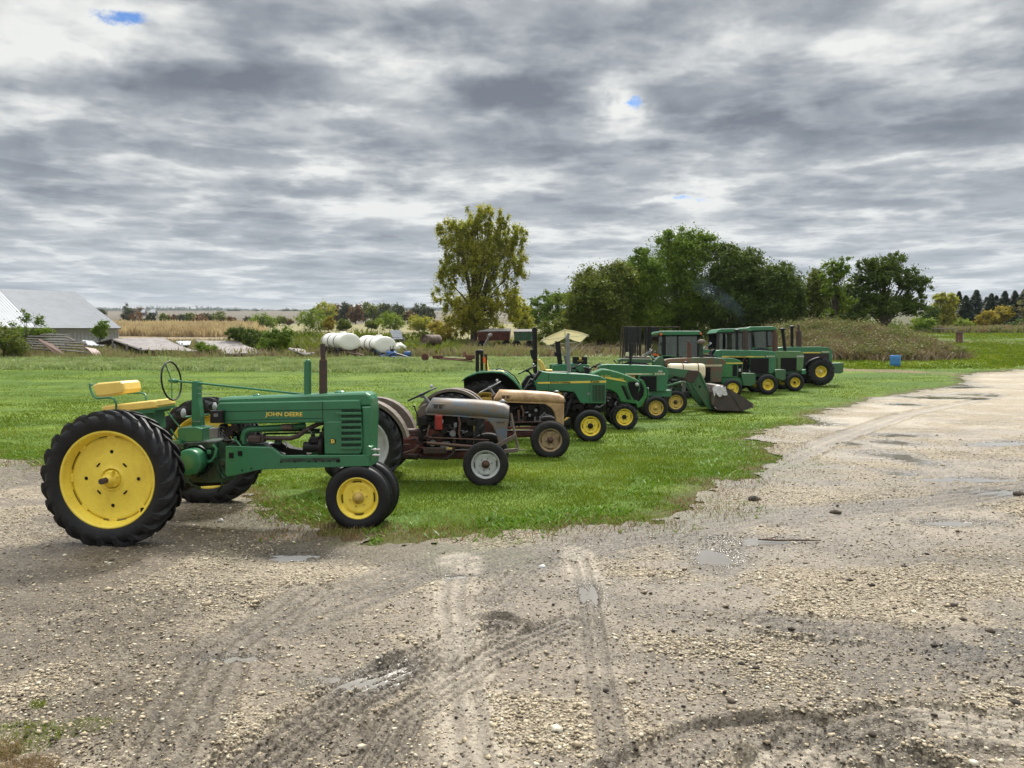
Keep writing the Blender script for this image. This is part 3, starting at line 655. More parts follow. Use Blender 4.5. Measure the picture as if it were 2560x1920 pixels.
BLUEP = surf('blue paint', (.03, .10, .28), .45, (.03, .08, .25), 9, .6); WHITER = surf('dirty white cloth', (.55, .53, .54), .9, (.30, .28, .27), 12, .8)
m, t, b, o = newmat('cab glass'); gl = t.new('ShaderNodeBsdfGlossy'); gl.inputs['Roughness'].default_value = .02; gl.inputs[0].default_value = (.72, .82, .80, 1)
tp = t.new('ShaderNodeBsdfTransparent'); tp.inputs[0].default_value = (.52, .58, .56, 1); mx = t.new('ShaderNodeMixShader'); fr = t.new('ShaderNodeFresnel'); fr.inputs[0].default_value = 1.9
t.l.new(fr.outputs[0], mx.inputs[0]); t.l.new(tp.outputs[0], mx.inputs[1]); t.l.new(gl.outputs[0], mx.inputs[2]); t.l.new(mx.outputs[0], o.inputs[0]); GLASS = m
CROP = {1: (60, 860, .32553), 2: (380, 860, .32553), 3: (880, 900, .27125), 4: (1130, 800, .24864), 5: (1500, 800, .18083), 6: (1740, 790, .18083), 0: (0, 0, 1)}
class Tractor:
    def __init__(s, name, label, x, Y, hd=0, crop=0, cat='tractor', group=None):
        s.x, s.Y, s.z, s.h = x, Y, tz(x, Y) - .018, R(hd); s.crop = crop
        s.root = tag(empty(name, (x, Y, s.z), s.h), label, cat, group)
    def p(s, X, Yp, yl, crop=None):
        """outline point of the photograph -> (x, z) on the tractor's own plane y = yl"""
        a, b_, k = CROP[s.crop if crop is None else crop]; d = ray(a + X * k, b_ + Yp * k)
        c, s_ = math.cos(s.h), math.sin(s.h); ox, oy = -s.x, -s.Y
        lx, ly = c * ox + s_ * oy, -s_ * ox + c * oy; dx_, dy_ = c * d.x + s_ * d.y, -s_ * d.x + c * d.y
        t_ = (yl - ly) / dy_; return (lx + dx_ * t_, CAM_H - s.z + d.z * t_)
    def P(s, pts, yl, crop=None): return [s.p(a, b_, yl, crop) for a, b_ in pts]
    def v(s, X, Yp, yl, crop=None): a = s.p(X, Yp, yl, crop); return Vector((a[0], yl, a[1]))
    def slab(s, pts, y0, y1, name=None, mat=None, b=.012, par=None, yl=None, crop=None):
        mb = MB(); mb.slab(s.P(pts, y0 if yl is None else yl, crop), y0, y1, b)
        return mb.build(name, mat, par or s.root) if name else mb
    def rect(s, X0, Y0, X1, Y1, y0, y1, name, mat, b=.008, par=None, crop=None):
        return s.slab([(X0, Y0), (X1, Y0), (X1, Y1), (X0, Y1)], y0, y1, name, mat, b, par, crop=crop)
    def pipe(s, pts, r, name=None, mat=None, par=None, n=10, crop=None):
        """pts are (X, Y, yl)"""
        mb = MB(); mb.tube([s.v(a, b_, c, crop) for a, b_, c in pts], r, n)
        return mb.build(name, mat, par or s.root) if name else mb
def word(T, txt, X0, Y0, X1, Y1, yl, mat, par=None, crop=None, name='lettering', bold=.0, slant=0):
    cu = bpy.data.curves.new(name, 'FONT'); cu.body = txt; cu.extrude = .01; cu.offset = bold; cu.shear = slant; cu.resolution_u = 3
    ob = bpy.data.objects.new('tmp', cu); COL.objects.link(ob); bpy.context.view_layer.update()
    me = bpy.data.meshes.new_from_object(ob.evaluated_get(bpy.context.evaluated_depsgraph_get())); bpy.data.objects.remove(ob)
    n = len(me.vertices); a = np.empty(n * 3); me.vertices.foreach_get('co', a); a = a.reshape(-1, 3)
    lo, hi = a.min(0), a.max(0); p0 = T.p(X0, Y1, yl, crop); p1 = T.p(X1, Y0, yl, crop)
    q = (a - lo) / (hi - lo); out = np.stack([p0[0] + q[:, 0] * (p1[0] - p0[0]), np.full(n, yl) - q[:, 2] * .003, p0[1] + q[:, 1] * (p1[1] - p0[1])], -1)
    me.vertices.foreach_set('co', out.ravel()); me.materials.clear(); me.materials.append(mat); me.update()
    o = bpy.data.objects.new(name, me); return link(o, par or T.root)
def ringtube(mb, c, nrm, r, tr, n=40, m=8, a0=0, a1=360):
    nrm = Vector(nrm).normalized(); a = nrm.cross(Vector((0, 1, 0))); a = a.normalized() if a.length > .1 else Vector((1, 0, 0)); b_ = nrm.cross(a); c = Vector(c); rs = []
    for k in range(n + 1):
        th = R(a0 + (a1 - a0) * k / n); e = a * math.cos(th) + b_ * math.sin(th); q = c + e * r
        rs.append([q + (e * math.cos(2 * math.pi * j / m) + nrm * math.sin(2 * math.pi * j / m)) * tr for j in range(m)])
    mb.rings(rs, caps=False); return a, b_
def steering(T, c, nrm, r, rimmat, spmat, tr=.012, spokes=3, par=None, knob=False, col_to=None):
    nrm = Vector(nrm).normalized(); c = Vector(c)
    mb = MB(); a, b_ = ringtube(mb, c, nrm, r, tr); o = mb.build('steering_wheel', rimmat, T.root)
    ms = MB()
    for k in range(spokes):
        th = 2 * math.pi * k / spokes + .5; ms.tube([c - nrm * .02, c + (a * math.cos(th) + b_ * math.sin(th)) * r], tr * .6, 6)
    ms.lathe([(0, .02), (.03, .018), (.035, 0), (.03, -.05), (0, -.06)], c, 12, 'z'); ms.build('spokes', spmat, o)
    if col_to is not None:
        mc = MB(); mc.tube([c, Vector(col_to)], [.018, .03], 8); mc.build('steering_column', spmat, T.root)
    if knob:
        mk = MB(); mk.lathe([(0, -.03), (.022, -.02), (.028, 0), (.022, .02), (0, .03)], c + a * -r * .8 + nrm * .05, 10, 'z'); mk.build('steering_knob', LENS, o)
# ------------------------------------------------------------------ wheels
def wheel(T, x, y, side, Rr, Wd, rim, kind='rib', rimmat=YELLOW, hubmat=None, tyremat=RUBBER, lugs=22, style='disc', name='wheel', n=48, z=None, rot=0, flat=0):
    """side -1 faces the camera side of the tractor"""
    root = empty(name, (x, y, Rr if z is None else z), rot, T.root); sg = side
    mb = MB(); h = Wd
    Rc = Rr - (.032 if kind == 'lug' and Rr < .5 else .042 if kind == 'lug' else 0)
    half = [(rim * .985, .34 * h), (rim * 1.03, .40 * h), (rim + (Rc - rim) * .35, .49 * h), (rim + (Rc - rim) * .62, .50 * h), (rim + (Rc - rim) * .82, .46 * h), (rim + (Rc - rim) * .94, .40 * h), (Rc - .002, .34 * h)]
    if kind == 'rib': tread = [(Rc, .30 * h), (Rc - .012, .27 * h), (Rc - .012, .24 * h), (Rc + .002, .21 * h), (Rc + .003, .07 * h), (Rc - .010, .05 * h)]
    elif kind == 'trib': tread = [(Rc, .31 * h), (Rc + .004, .1 * h), (Rc - .02, .06 * h), (Rc - .02, .03 * h), (Rc + .022, .01 * h)]
    else: tread = [(Rc + .002, .2 * h), (Rc + .004, .06 * h)]
    prof = half + tread; prof = prof + [(r, -w_) for r, w_ in prof[::-1]]
    mb.lathe(prof, n=n)
    # sidewall ring line
    mb.lathe([(rim * 1.06, sg * .435 * h), (rim * 1.08, sg * .45 * h), (rim * 1.10, sg * .445 * h)], n=n)
    if kind in ('lug', 'block'):
        L = lugs if kind == 'lug' else lugs * 2
        for s_ in (-1, 1):
            for k in range(L):
                a0 = 2 * math.pi * (k + (.5 if s_ > 0 else 0)) / L; rings = []
                sw = (2.3 if kind == 'lug' else .25) * 2 * math.pi / L * .5; tw = (.30 if kind == 'lug' else .32) * 2 * math.pi / L
                st = [(.01, Rr, 0, 1.0), (.25, Rr, .45, .9), (.42, Rr - .004, .85, 1.0), (.485, Rr - .03, 1.0, 1.15), (.515, Rr - (.11 if kind == 'lug' else .035) * Rr / .7, 1.12, 1.0)]
                if kind == 'block': st = [(.22, Rr, 0, 1), (.40, Rr, 0, 1), (.49, Rr - .02, 0, 1), (.51, Rr - .04, 0, .8)]
                for (wy, rt, da, wd_) in st:
                    a = a0 - da * sw; hw = tw * wd_ * .5; rb = min(rt - .03, Rc - .01) if wy < .45 else rt - .05
                    yy = s_ * wy * h; yb = s_ * min(wy, .475) * h
                    rings.append([(rb * math.cos(a - hw * 1.25), yb, rb * math.sin(a - hw * 1.25)), (rt * math.cos(a - hw), yy, rt * math.sin(a - hw)),
                                  (rt * math.cos(a + hw), yy, rt * math.sin(a + hw)), (rb * math.cos(a + hw * 1.25), yb, rb * math.sin(a + hw * 1.25))])
                mb.rings(rings, smooth=False)
    mb.build('tyre', tyremat, root)
    # rim
    hubmat = hubmat or rimmat; mr = MB(); q = rim
    if style == 'dish':
        pr = [(q * 1.0, .36), (q * 1.015, .385), (q * 1.0, .40), (q * .97, .39), (q * .955, .34), (q * .945, .26), (q * .90, .18), (q * .885, .05), (q * .88, -.02)]
        mr.lathe([(r, sg * y_ * h) for r, y_ in pr], n=64)
        pd = [(q * .875, -.05), (q * .865, .045), (q * .835, .065), (q * .80, .06), (q * .72, .035), (q * .5, .075), (q * .30, .11), (q * .245, .12), (q * .235, .15), (q * .215, .15), (q * .205, .04), (q * .0, .02)]
        mr.lathe([(r, sg * y_ * h) for r, y_ in pd], n=64)
        for k in range(8):
            a = 2 * math.pi * (k + .0) / 8; M = Matrix.Rotation(-a, 3, 'Y')
            mr.box(M @ Vector((q * .865, sg * .045 * h, 0)), (.035, .03, .085), M, .006)
        ro = mr.build('rim', rimmat, root)
        md = MB()
        for k in range(4):
            a = math.pi / 2 * k; c = (q * .56 * math.cos(a), 0, q * .56 * math.sin(a)); md.lathe([(.0, sg * .085 * h), (.014, sg * .085 * h), (.019, sg * .078 * h)], c, 14)
            a += math.pi / 4; M = Matrix.Rotation(-a, 3, 'Y'); md.box(M @ Vector((q * .40, sg * .093 * h, 0)), (.016, .012, .05), M)
        for k in range(6):
            a0 = k * 60 + 12; ringtube(md, (0, sg * .07 * h, 0), (0, 1, 0), q * .882, .0035, 10, 5, a0, a0 + 32)
        md.box((q * .70, sg * .30 * h, -q * .62), (.02, .03, .045)); build_split(md, 'slot', DARK, root)
        hb = MB(); hb.lathe([(q * .19, sg * .05 * h), (q * .18, sg * .16 * h), (q * .13, sg * .20 * h), (q * .10, sg * .45 * h), (q * .07, sg * .47 * h), (0, sg * .47 * h)], n=20)
        for k in range(5):
            a = k * 1.257 + .3; hb.cyl((q * .155 * math.cos(a), sg * .1 * h, q * .155 * math.sin(a)), (q * .155 * math.cos(a), sg * .22 * h, q * .155 * math.sin(a)), .012, n=6)
        hb.box((q * .05, sg * .28 * h, q * .1), (.05, .06, .09), bev=.01); hb.box((-q * .08, sg * .24 * h, -q * .07), (.06, .06, .05), bev=.01)
        ho = hb.build('hub', rimmat, root); ax = MB(); ax.cyl((0, sg * .3 * h, 0), (0, sg * .72 * h, 0), .032, .030, 12); ax.build('axle_stub', RUSTD, root)
    elif style == 'plain':
        pr = [(q * 1.0, .36), (q * 1.02, .40), (q * .96, .39), (q * .92, .30), (q * .84, .10), (q * .80, .02), (q * .5, .08), (q * .3, .1), (q * .2, .22), (0, .24)]
        mr.lathe([(r, sg * y_ * h) for r, y_ in pr], n=32); mr.build('rim', rimmat, root)
    else:
        pr = [(q * 1.0, .33), (q * 1.03, .37), (q * 1.02, .405), (q * .97, .405), (q * .945, .36), (q * .93, .26), (q * .87, .18), (q * .83, .13), (q * .80, .02)]
        mr.lathe([(r, sg * y_ * h) for r, y_ in pr], n=40)
        pd = [(q * .83, .06), (q * .79, .13), (q * .73, .19), (q * .66, .20), (q * .55, .155), (q * .42, .13), (q * .33, .15), (q * .30, .17)]
        if style == 'heavy': pd = [(q * .8, .02), (q * .74, .05), (q * .62, .03), (q * .6, -.02), (q * .5, -.02), (q * .47, .1), (q * .3, .1)]
        mr.lathe([(r, sg * y_ * h) for r, y_ in pd], n=40)
        for k in range(4):
            a = math.pi / 2 * k + .6; M = Matrix.Rotation(-a, 3, 'Y'); mr.box(M @ Vector((q * .81, sg * .12 * h, 0)), (.05 * q / .23, .02, .09 * q / .23), M, .008)
        ro = mr.build('rim', rimmat, root); md = MB()
        for k in range(4):
            a0 = k * 90 + 72; ringtube(md, (0, sg * .195 * h, 0), (0, 1, 0), q * .80, q * .026, 10, 5, a0, a0 + 30)
        build_split(md, 'slot', DARK, root)
        hb = MB(); hb.lathe([(q * .31, sg * .12 * h), (q * .30, sg * .17 * h), (q * .20, sg * .19 * h), (q * .15, sg * .36 * h), (q * .10, sg * .42 * h), (0, sg * .43 * h)], n=20)
        hb.build('hub', hubmat, root); nb = MB()
        for k in range(8 if style == 'heavy' else 6):
            a = 2 * math.pi * k / (8 if style == 'heavy' else 6) + .2; rr = q * (.42 if style != 'heavy' else .55)
            nb.cyl((rr * math.cos(a), sg * .10 * h, rr * math.sin(a)), (rr * math.cos(a), sg * .215 * h, rr * math.sin(a)), q * .045, n=6)
        build_split(nb, 'wheel_nut', hubmat, root)
    return root
def clutter(mb, x0, x1, z0, z1, y0, y1, n, seed, r=(.008, .022)):
    q = random.Random(seed)
    for k in range(n):
        x, z, y = q.uniform(x0, x1), q.uniform(z0, z1), q.uniform(y0, y1); w_ = (x1 - x0); h_ = (z1 - z0); t_ = q.random()
        if t_ < .35: mb.box((x, y, z), (q.uniform(.05, .22) * w_, q.uniform(.03, .09), q.uniform(.08, .3) * h_), bev=.006)
        elif t_ < .6: mb.cyl((x, y, z), (x, y - q.uniform(.03, .10), z), q.uniform(.02, .06), n=12)
        else:
            p = [Vector((x, y, z))]
            for j in range(4): p.append(p[-1] + Vector((q.uniform(-.14, .14) * w_, q.uniform(-.02, .01), q.uniform(-.2, .2) * h_)))
            mb.tube(p, q.uniform(*r), 6)
def hull(T, x0, x1, z0, z1, w_, mat, name='transmission'):
    mb = MB(); mb.box(((x0 + x1) / 2, 0, (z0 + z1) / 2), (x1 - x0, w_, z1 - z0), bev=.03); return mb.build(name, mat, T.root)
def fender(T, cx, cz, r, a0, a1, y_in, y_out, mat, name='fender', side=True, depth=.3, th=.012, n=16):
    mb = MB(); s_ = 1 if y_out > y_in else -1
    outer = arc((cx, cz), r, a0, a1, n); inner = arc((cx, cz), r - th, a0, a1, n)
    lo, hi = min(y_in, y_out), max(y_in, y_out); mb.slab(outer + inner[::-1], lo, hi, 0)
    lip = arc((cx, cz), r - .05, a0, a1, n); mb.slab(arc((cx, cz), r + .001, a0, a1, n) + lip[::-1], *sorted((y_out, y_out + s_ * .012)), b=0)
    if side:
        sd_ = arc((cx, cz), r - depth, a0, a1, n); mb.slab(outer + sd_[::-1], *sorted((y_in, y_in - s_ * .012)), b=0)
    return mb.build(name, mat, T.root)
def seat(T, x, z, mat, w_=.42, back=.38, yc=0):
    mb = MB(); mb.box((x, yc, z), (.40, w_, .09), bev=.03); o = mb.build('seat', mat, T.root)
    mb = MB(); M = Matrix.Rotation(R(-10), 3, 'Y'); mb.box((x - .22, yc, z + back * .55), (.08, w_, back), M, .03); mb.build('backrest', mat, T.root)
    mb = MB(); mb.box((x, yc, z - .12), (.28, .28, .16), bev=.02); mb.build('seat_base', BLACKP, T.root)
def stack(T, X, Y0, Y1, Wp, yl, mat, cap=None, capmat=None, name='exhaust_stack', crop=None, lean=0, curved=False, neck=None):
    """upright pipe traced from (X, Y0) top to (X, Y1) bottom, Wp wide in the crop"""
    c = CROP[T.crop if crop is None else crop]; r = abs(T.p(X + Wp / 2, Y1, yl, crop)[0] - T.p(X, Y1, yl, crop)[0])
    a, b_ = T.v(X, Y0, yl, crop), T.v(X + lean, Y1, yl, crop); mb = MB(); mb.tube([b_ - Vector((0, 0, .05)), a], r, 16); o = mb.build(name, mat, T.root)
    if neck:
        mn = MB(); tpn = T.v(X + neck[2], neck[0], yl, crop); mn.tube([a - Vector((0, 0, .02)), Vector((tpn.x, tpn.y, tpn.z))], r * neck[1], 12); mn.build('tip', mat, o)
    if cap:
        w_, y0 = cap; rr = abs(T.p(X + w_ / 2, Y0, yl, crop)[0] - T.p(X, Y0, yl, crop)[0]); h_ = T.p(X, y0, yl, crop)[1] - a.z
        mc = MB(); mc.lathe([(r, -.02), (rr, 0), (rr, h_ * .35), (rr * .8, h_ * .8), (rr * .4, h_), (0, h_)], a, 20, 'z'); mc.build('cap', capmat or mat, o)
    return o
def grille(T, X0, Y0, X1, Y1, yl, n, par, mat=BLACKP, bar=BLACKP, crop=None, barw=.3):
    a, b_ = T.p(X0, Y1, yl, crop), T.p(X1, Y0, yl, crop); mb = MB(); mb.box(((a[0] + b_[0]) / 2, yl + .004, (a[1] + b_[1]) / 2), (b_[0] - a[0], .006, b_[1] - a[1])); o = mb.build('grille', mat, par)
    mb = MB(); w_ = (b_[0] - a[0]) / n
    for k in range(n): mb.box((a[0] + (k + .5) * w_, yl - .006, (a[1] + b_[1]) / 2), (w_ * barw, .012, (b_[1] - a[1]) * .97))
    mb.box(((a[0] + b_[0]) / 2, yl + .002, a[1] + .01), (b_[0] - a[0], .012, .012)); mb.build('grille_bars', bar, par); return o
# ------------------------------------------------------------------ T1: 1940s row-crop tractor, nearest
T = Tractor('vintage_tractor', 'green row-crop tractor with yellow wheels and yellow padded seat, nearest of the row', -4.03, 8.94, -3.6, 2)
TRAC1 = T
wheel(T, 0, -1.08, -1, .705, .30, .495, 'lug', YELLOW, style='dish', lugs=23, n=72, tyremat=RUBBER)
wheel(T, 0, 1.10, 1, .705, .30, .495, 'lug', YELLOW, style='dish', lugs=23, n=72)
# inner face of the far wheel shows through
wi = MB(); wi.lathe([(.49, -.10), (.47, -.11), (.455, -.06), (.44, .02), (.41, .03), (.40, .0), (.36, -.005), (.15, -.02), (0, -.02)], (0, 1.10, .705), 64); wi.build('wheel_disc', YELLOW, T.root)
ax = MB(); ax.cyl((0, -1.05, .705), (0, 1.05, .705), .04); ax.tube([(0, -.62, .705), (0, -.3, .705), (0, -.12, .72)], [.075, .10, .17], 16); ax.tube([(0, .62, .705), (0, .3, .705), (0, .12, .72)], [.075, .10, .17], 16); ax.build('rear_axle', GREEN_GRIME, T.root)
yF = -.20
fx = T.p(1580, 1225, -.24)[0]
for sy, sg in ((-.185, -1), (.185, 1)): wheel(T, fx, sy, sg, .362, .165, .232, 'trib', YELLOW, YELLOW_WORN, style='disc', n=56, name='front_wheel', rot=R(0))
# hood: lower side panels and the upper cap
h1 = T.slab([(497, 470), (515, 448), (1590, 427), (1600, 440), (1606, 600), (560, 616), (505, 600), (498, 590)], -.205, .205, 'hood', GREEN, .03)
T.slab([(497, 458), (503, 425), (530, 412), (1290, 385), (1510, 375), (1640, 372), (1672, 392), (1687, 425), (1687, 478), (1600, 482), (1560, 470)], -.175, .175, 'hood_cap', GREEN, .05)
T.slab([(497, 519), (1600, 497), (1600, 500), (497, 522)], -.2085, -.2035, 'seam', DECAL_K, 0, h1); T.slab([(505, 590), (1310, 568), (1310, 571), (505, 593)], -.2085, -.2035, 'seam', DECAL_K, 0, h1)
T.slab([(1308, 440), (1311, 440), (1312, 600), (1309, 600)], -.2085, -.2035, 'seam', DECAL_K, 0, h1)
word(T, 'JOHN DEERE', 872, 524, 1156, 564, -.2065, DECAL_Y, h1, bold=.018)
mb = MB(); p = T.v(803, 397, 0); mb.lathe([(.045, -.02), (.045, .008), (.03, .02), (0, .024)], p, 20, 'z'); p = T.v(1444, 375, -.0); mb.lathe([(.065, -.03), (.066, .006), (.05, .02), (.02, .028), (0, .03)], p, 24, 'z'); build_split(mb, 'filler_cap', GREEN, T.root)
# radiator shroud: side panel with louvres, corner post
sh = T.slab([(1318, 596), (1604, 590), (1612, 640), (1616, 800), (1606, 838), (1580, 848), (1322, 846)], -.215, .215, 'side_panel', GREEN, .02)
T.slab([(1604, 478), (1686, 474), (1684, 600), (1668, 940), (1606, 940), (1610, 700)], -.19, .19, 'radiator_shroud', GREEN, .045)
fr_ = MB(); fr_.slab(T.P([(1666, 500), (1690, 500), (1678, 900), (1656, 900)], -.17), -.16, .16, .01); fr_.build('front_grille', GREEN, T.root)
mb = MB(); mg = MB()
for k, yy in enumerate((513, 556, 600, 643, 687, 733, 778)):
    a, b_ = T.p(1457, yy + 11, -.217), T.p(1606, yy - 9, -.217)
    if True:
        mb.box(((a[0] + b_[0]) / 2, -.217, (a[1] + b_[1]) / 2), (b_[0] - a[0], .010, b_[1] - a[1]))
        nb = 16
        for j in range(nb): mg.box((a[0] + (j + .5) * (b_[0] - a[0]) / nb, -.2225, (a[1] + b_[1]) / 2), (.0022, .003, b_[1] - a[1]))
    X0 = 1415 if k == 0 else 1452; c = T.P([(X0, yy + 12), (1608, yy + 9), (1612, yy + 28), (X0 + 2, yy + 31)], -.222); mg.slab(c, -.234, -.214, .006)
build_split(mb, 'louvre_opening', DECAL_K, sh); build_split(mg, 'louvre', GREEN, sh)
c = T.v(1389, 747, -.2185); mb = MB(); mb.lathe([(.033, .003), (.033, -.002), (0, -.002)], c, 28); bd = mb.build('badge', DECAL_K, sh); word(T, 'B', 1375, 731, 1404, 763, -.2215, DECAL_Y, sh, bold=.03)
mb = MB()
for X, Yq in ((1333, 590), (1560, 585), (1338, 748)): mb.lathe([(0, -.008), (.006, -.006), (.008, 0)], T.v(X, Yq, -.217), 8)
build_split(mb, 'bolt', GREEN, sh)
# frame rails
rail = [(563, 786), (585, 782), (905, 793), (925, 798), (985, 850), (1010, 857), (1600, 852), (1666, 850), (1668, 938), (1600, 941), (900, 962), (800, 972), (620, 1014), (577, 1018), (562, 1000)]
rl = T.slab(rail, -.235, -.185, 'frame_rail', GREEN, .014); mb = MB(); mb.slab(T.P(rail, -.235), .185, .235, .014); mb.build('frame_rail', GREEN, T.root)
T.slab([(985, 880), (1440, 872), (1445, 902), (985, 908)], -.238, -.234, 'rail_recess', GREEN_GRIME, 0, rl)
mb = MB()
for X, Yq, w_, h_ in ((608, 856, 36, 42), (676, 840, 34, 38), (990, 906, 12, 12), (1097, 904, 12, 12), (1204, 902, 12, 12), (1257, 901, 12, 12), (1310, 900, 12, 12), (1364, 899, 12, 12), (692, 970, 12, 12), (763, 957, 12, 12), (1430, 897, 30, 22)):
    a = T.v(X, Yq, -.238); mb.box(a, (w_ * .00145, .010, w_ * 0 + h_ * .00145), bev=.002)
a = T.v(828, 978, -.22); mb.box(a, (.03, .03, .04)); build_split(mb, 'bolt_hole', DECAL_K, rl)
a = T.slab([(1600, 900), (1672, 900), (1668, 945), (1600, 945)], -.2, .2, 'front_bolster', GREEN, .02)
mb = MB(); zf = T.p(1600, 940, 0)[1]; mb.tube([(fx + .02, 0, zf + .05), (fx + .01, 0, .42), (fx, 0, .36)], [.09, .07, .06], 14); mb.cyl((fx, -.2, .362), (fx, .2, .362), .03); mb.build('front_pedestal', GREEN_GRIME, T.root)
mb = MB(); c = T.v(1670, 822, -.2); mb.slab([(c.x - .03, c.z - .06), (c.x + .01, c.z - .065), (c.x + .035, c.z - .02), (c.x + .035, c.z + .05), (c.x, c.z + .065), (c.x - .03, c.z + .05)], -.24, -.12, .01); mb.build('crank_bracket', GREEN, T.root)
mb = MB()
for X, Yq in ((1700, 812), (1700, 855)): c = T.v(X - 10, Yq, -.2); mb.cyl(c, c + Vector((.09, 0, 0)), .012, n=8); mb.cyl(c + Vector((.03, 0, 0)), c + Vector((.05, 0, 0)), .02, n=6)
build_split(mb, 'stud', STEEL, T.root)
# stacks, steering shaft
stack(T, 1195, 135, 400, 55, -.03, GREEN, cap=(38, 118), name='intake_stack')
ex = stack(T, 1315, 130, 400, 60, -.03, RUSTD, neck=(0, .62, -6), name='exhaust_stack')
mb = MB(); mb.lathe([(.038, -.01), (.044, 0), (.038, .012)], T.v(1315, 125, -.03), 14, 'z'); mb.build('clamp', RUST, ex)
mb = MB(); c = T.v(150, 283, .04); mb.tube([c, T.v(330, 297, .03), T.v(1180, 388, 0)], .0125, 8); mb.lathe([(.022, -.03), (.026, -.02), (.026, .03), (.02, .04)], T.v(172, 285, .04), 12, 'x'); mb.build('steering_shaft', GREEN, T.root)
mb = MB(); a, b_ = ringtube(mb, c, (1, 0, .1), .225, .0105, 48); sw = mb.build('steering_wheel', BLACKP, T.root); ms = MB()
for th in (25, 170, 268): e = a * math.cos(R(th)) + b_ * math.sin(R(th)); ms.tube([c, c + e * .222], .007, 6)
ms.lathe([(0, -.03), (.022, -.03), (.026, 0), (.024, .04), (0, .04)], c, 12, 'x'); ms.build('spokes', GREEN, sw)
T.slab([(303, 290), (310, 284), (345, 284), (350, 300), (352, 420), (372, 560), (388, 750), (315, 750), (302, 640)], -.035, .075, 'steering_post', GREEN, .012)
T.slab([(195, 655), (230, 640), (330, 636), (388, 650), (390, 752), (195, 757)], -.15, .13, 'control_box', GREEN, .02)
mb = MB(); mb.tube([T.v(350, 340, -.03), T.v(385, 340, -.05), T.v(395, 332, -.05)], .005, 6); mb.tube([T.v(350, 382, -.03), T.v(455, 386, -.07)], .005, 6); mb.lathe([(0, -.01), (.009, 0), (0, .01)], T.v(458, 386, -.07), 8); mb.tube([T.v(290, 592, -.05), T.v(370, 596, -.06)], .004, 6); build_split(mb, 'control_rod', GREYP, T.root)
mb = MB()
for X0, Y0, X1, Y1 in ((118, 520, 218, 645), (145, 655, 195, 735), (-118, 498, 168, 730)): mb.tube([T.v(X0, Y0, -.2), T.v(X1, Y1, -.16)], .011 if X0 < 0 else .009, 8)
build_split(mb, 'lever', GREEN, T.root); mb = MB(); mb.lathe([(0, -.02), (.016, -.01), (.018, .005), (0, .022)], T.v(-118, 496, -.2), 10); mb.build('lever_knob', BLACKP, T.root)
def lamp(T, X, Y_, r, yl, d=.1, mat=BLACKP, dirx=.55, crop=None):
    c = T.v(X, Y_, yl, crop); nv = Vector((1, -.12, 0)).normalized(); mb = MB()
    def rg(rr, dd):
        a = nv.cross(Vector((0, 0, 1))).normalized(); return [c + nv * dd + (a * math.cos(k * math.pi / 9) + Vector((0, 0, 1)) * math.sin(k * math.pi / 9)) * rr for k in range(18)]
    mb.rings([rg(r * .15, -d), rg(r * .7, -d * .7), rg(r, -d * .15), rg(r * 1.05, 0)], caps=True); o = mb.build('headlight', mat, T.root)
    ml = MB(); ml.rings([rg(r * .93, .002), rg(r * .6, .014), rg(r * .1, .02)]); ml.build('lens', LENS, o)
lamp(T, 240, 530, .058, -.14); lamp(T, 480, 480, .055, .16)
mb = MB(); mb.tube([T.v(250, 562, -.1), T.v(320, 556, 0), T.v(440, 540, .12)], .013, 8); mb.build('lamp_bar', GREEN, T.root)
bb = T.rect(444, 512, 540, 608, -.29, -.215, 'toolbox', BLACKP, .012); T.slab([(472, 535), (505, 533), (507, 556), (490, 560), (474, 557)], -.2925, -.289, 'sticker', GREYP, 0, bb)
# seat
T.slab([(520, 318), (560, 300), (735, 285), (758, 300), (768, 350), (760, 378), (580, 408), (548, 402)], -.21, .17, 'backrest', SEATY, .035, yl=-.21, crop=1)
T.slab([(590, 485), (620, 474), (980, 434), (1018, 438), (1028, 470), (1020, 492), (740, 522), (600, 512)], -.22, .2, 'seat', SEATY, .03, yl=-.22, crop=1)
T.slab([(690, 522), (1035, 488), (1036, 506), (1000, 515), (1000, 530), (720, 548)], -.2, .18, 'seat_pan', GREEN, .01, yl=-.2, crop=1)
pd_ = T.slab([(868, 530), (1000, 525), (1010, 655), (960, 660), (900, 610)], -.12, .12, 'seat_support', GREEN, .012, yl=-.12, crop=1)
T.slab([(928, 580), (968, 575), (971, 605), (932, 611)], -.124, -.121, 'badge', DECAL_Y, 0, pd_, crop=1); T.slab([(938, 592), (952, 583), (962, 592), (955, 600), (948, 596), (940, 604)], -.1265, -.1245, 'emblem', DECAL_K, 0, pd_, crop=1)
mb = MB(); mb.tube([T.v(x_, y_, yl, 1) for x_, y_, yl in ((505, 312, -.19), (508, 345, -.2), (530, 400, -.22), (560, 418, -.24), (660, 410, -.26), (695, 425, -.27), (708, 460, -.27), (708, 510, -.24))], .0125, 8)
mb.tube([T.v(x_, y_, yl, 1) for x_, y_, yl in ((505, 312, -.19), (520, 312, -.12), (700, 330, .2), (762, 378, .24), (900, 375, .26), (930, 388, .26), (940, 410, .24), (936, 440, .22))], .0125, 8); mb.build('armrest_frame', GREEN, T.root)
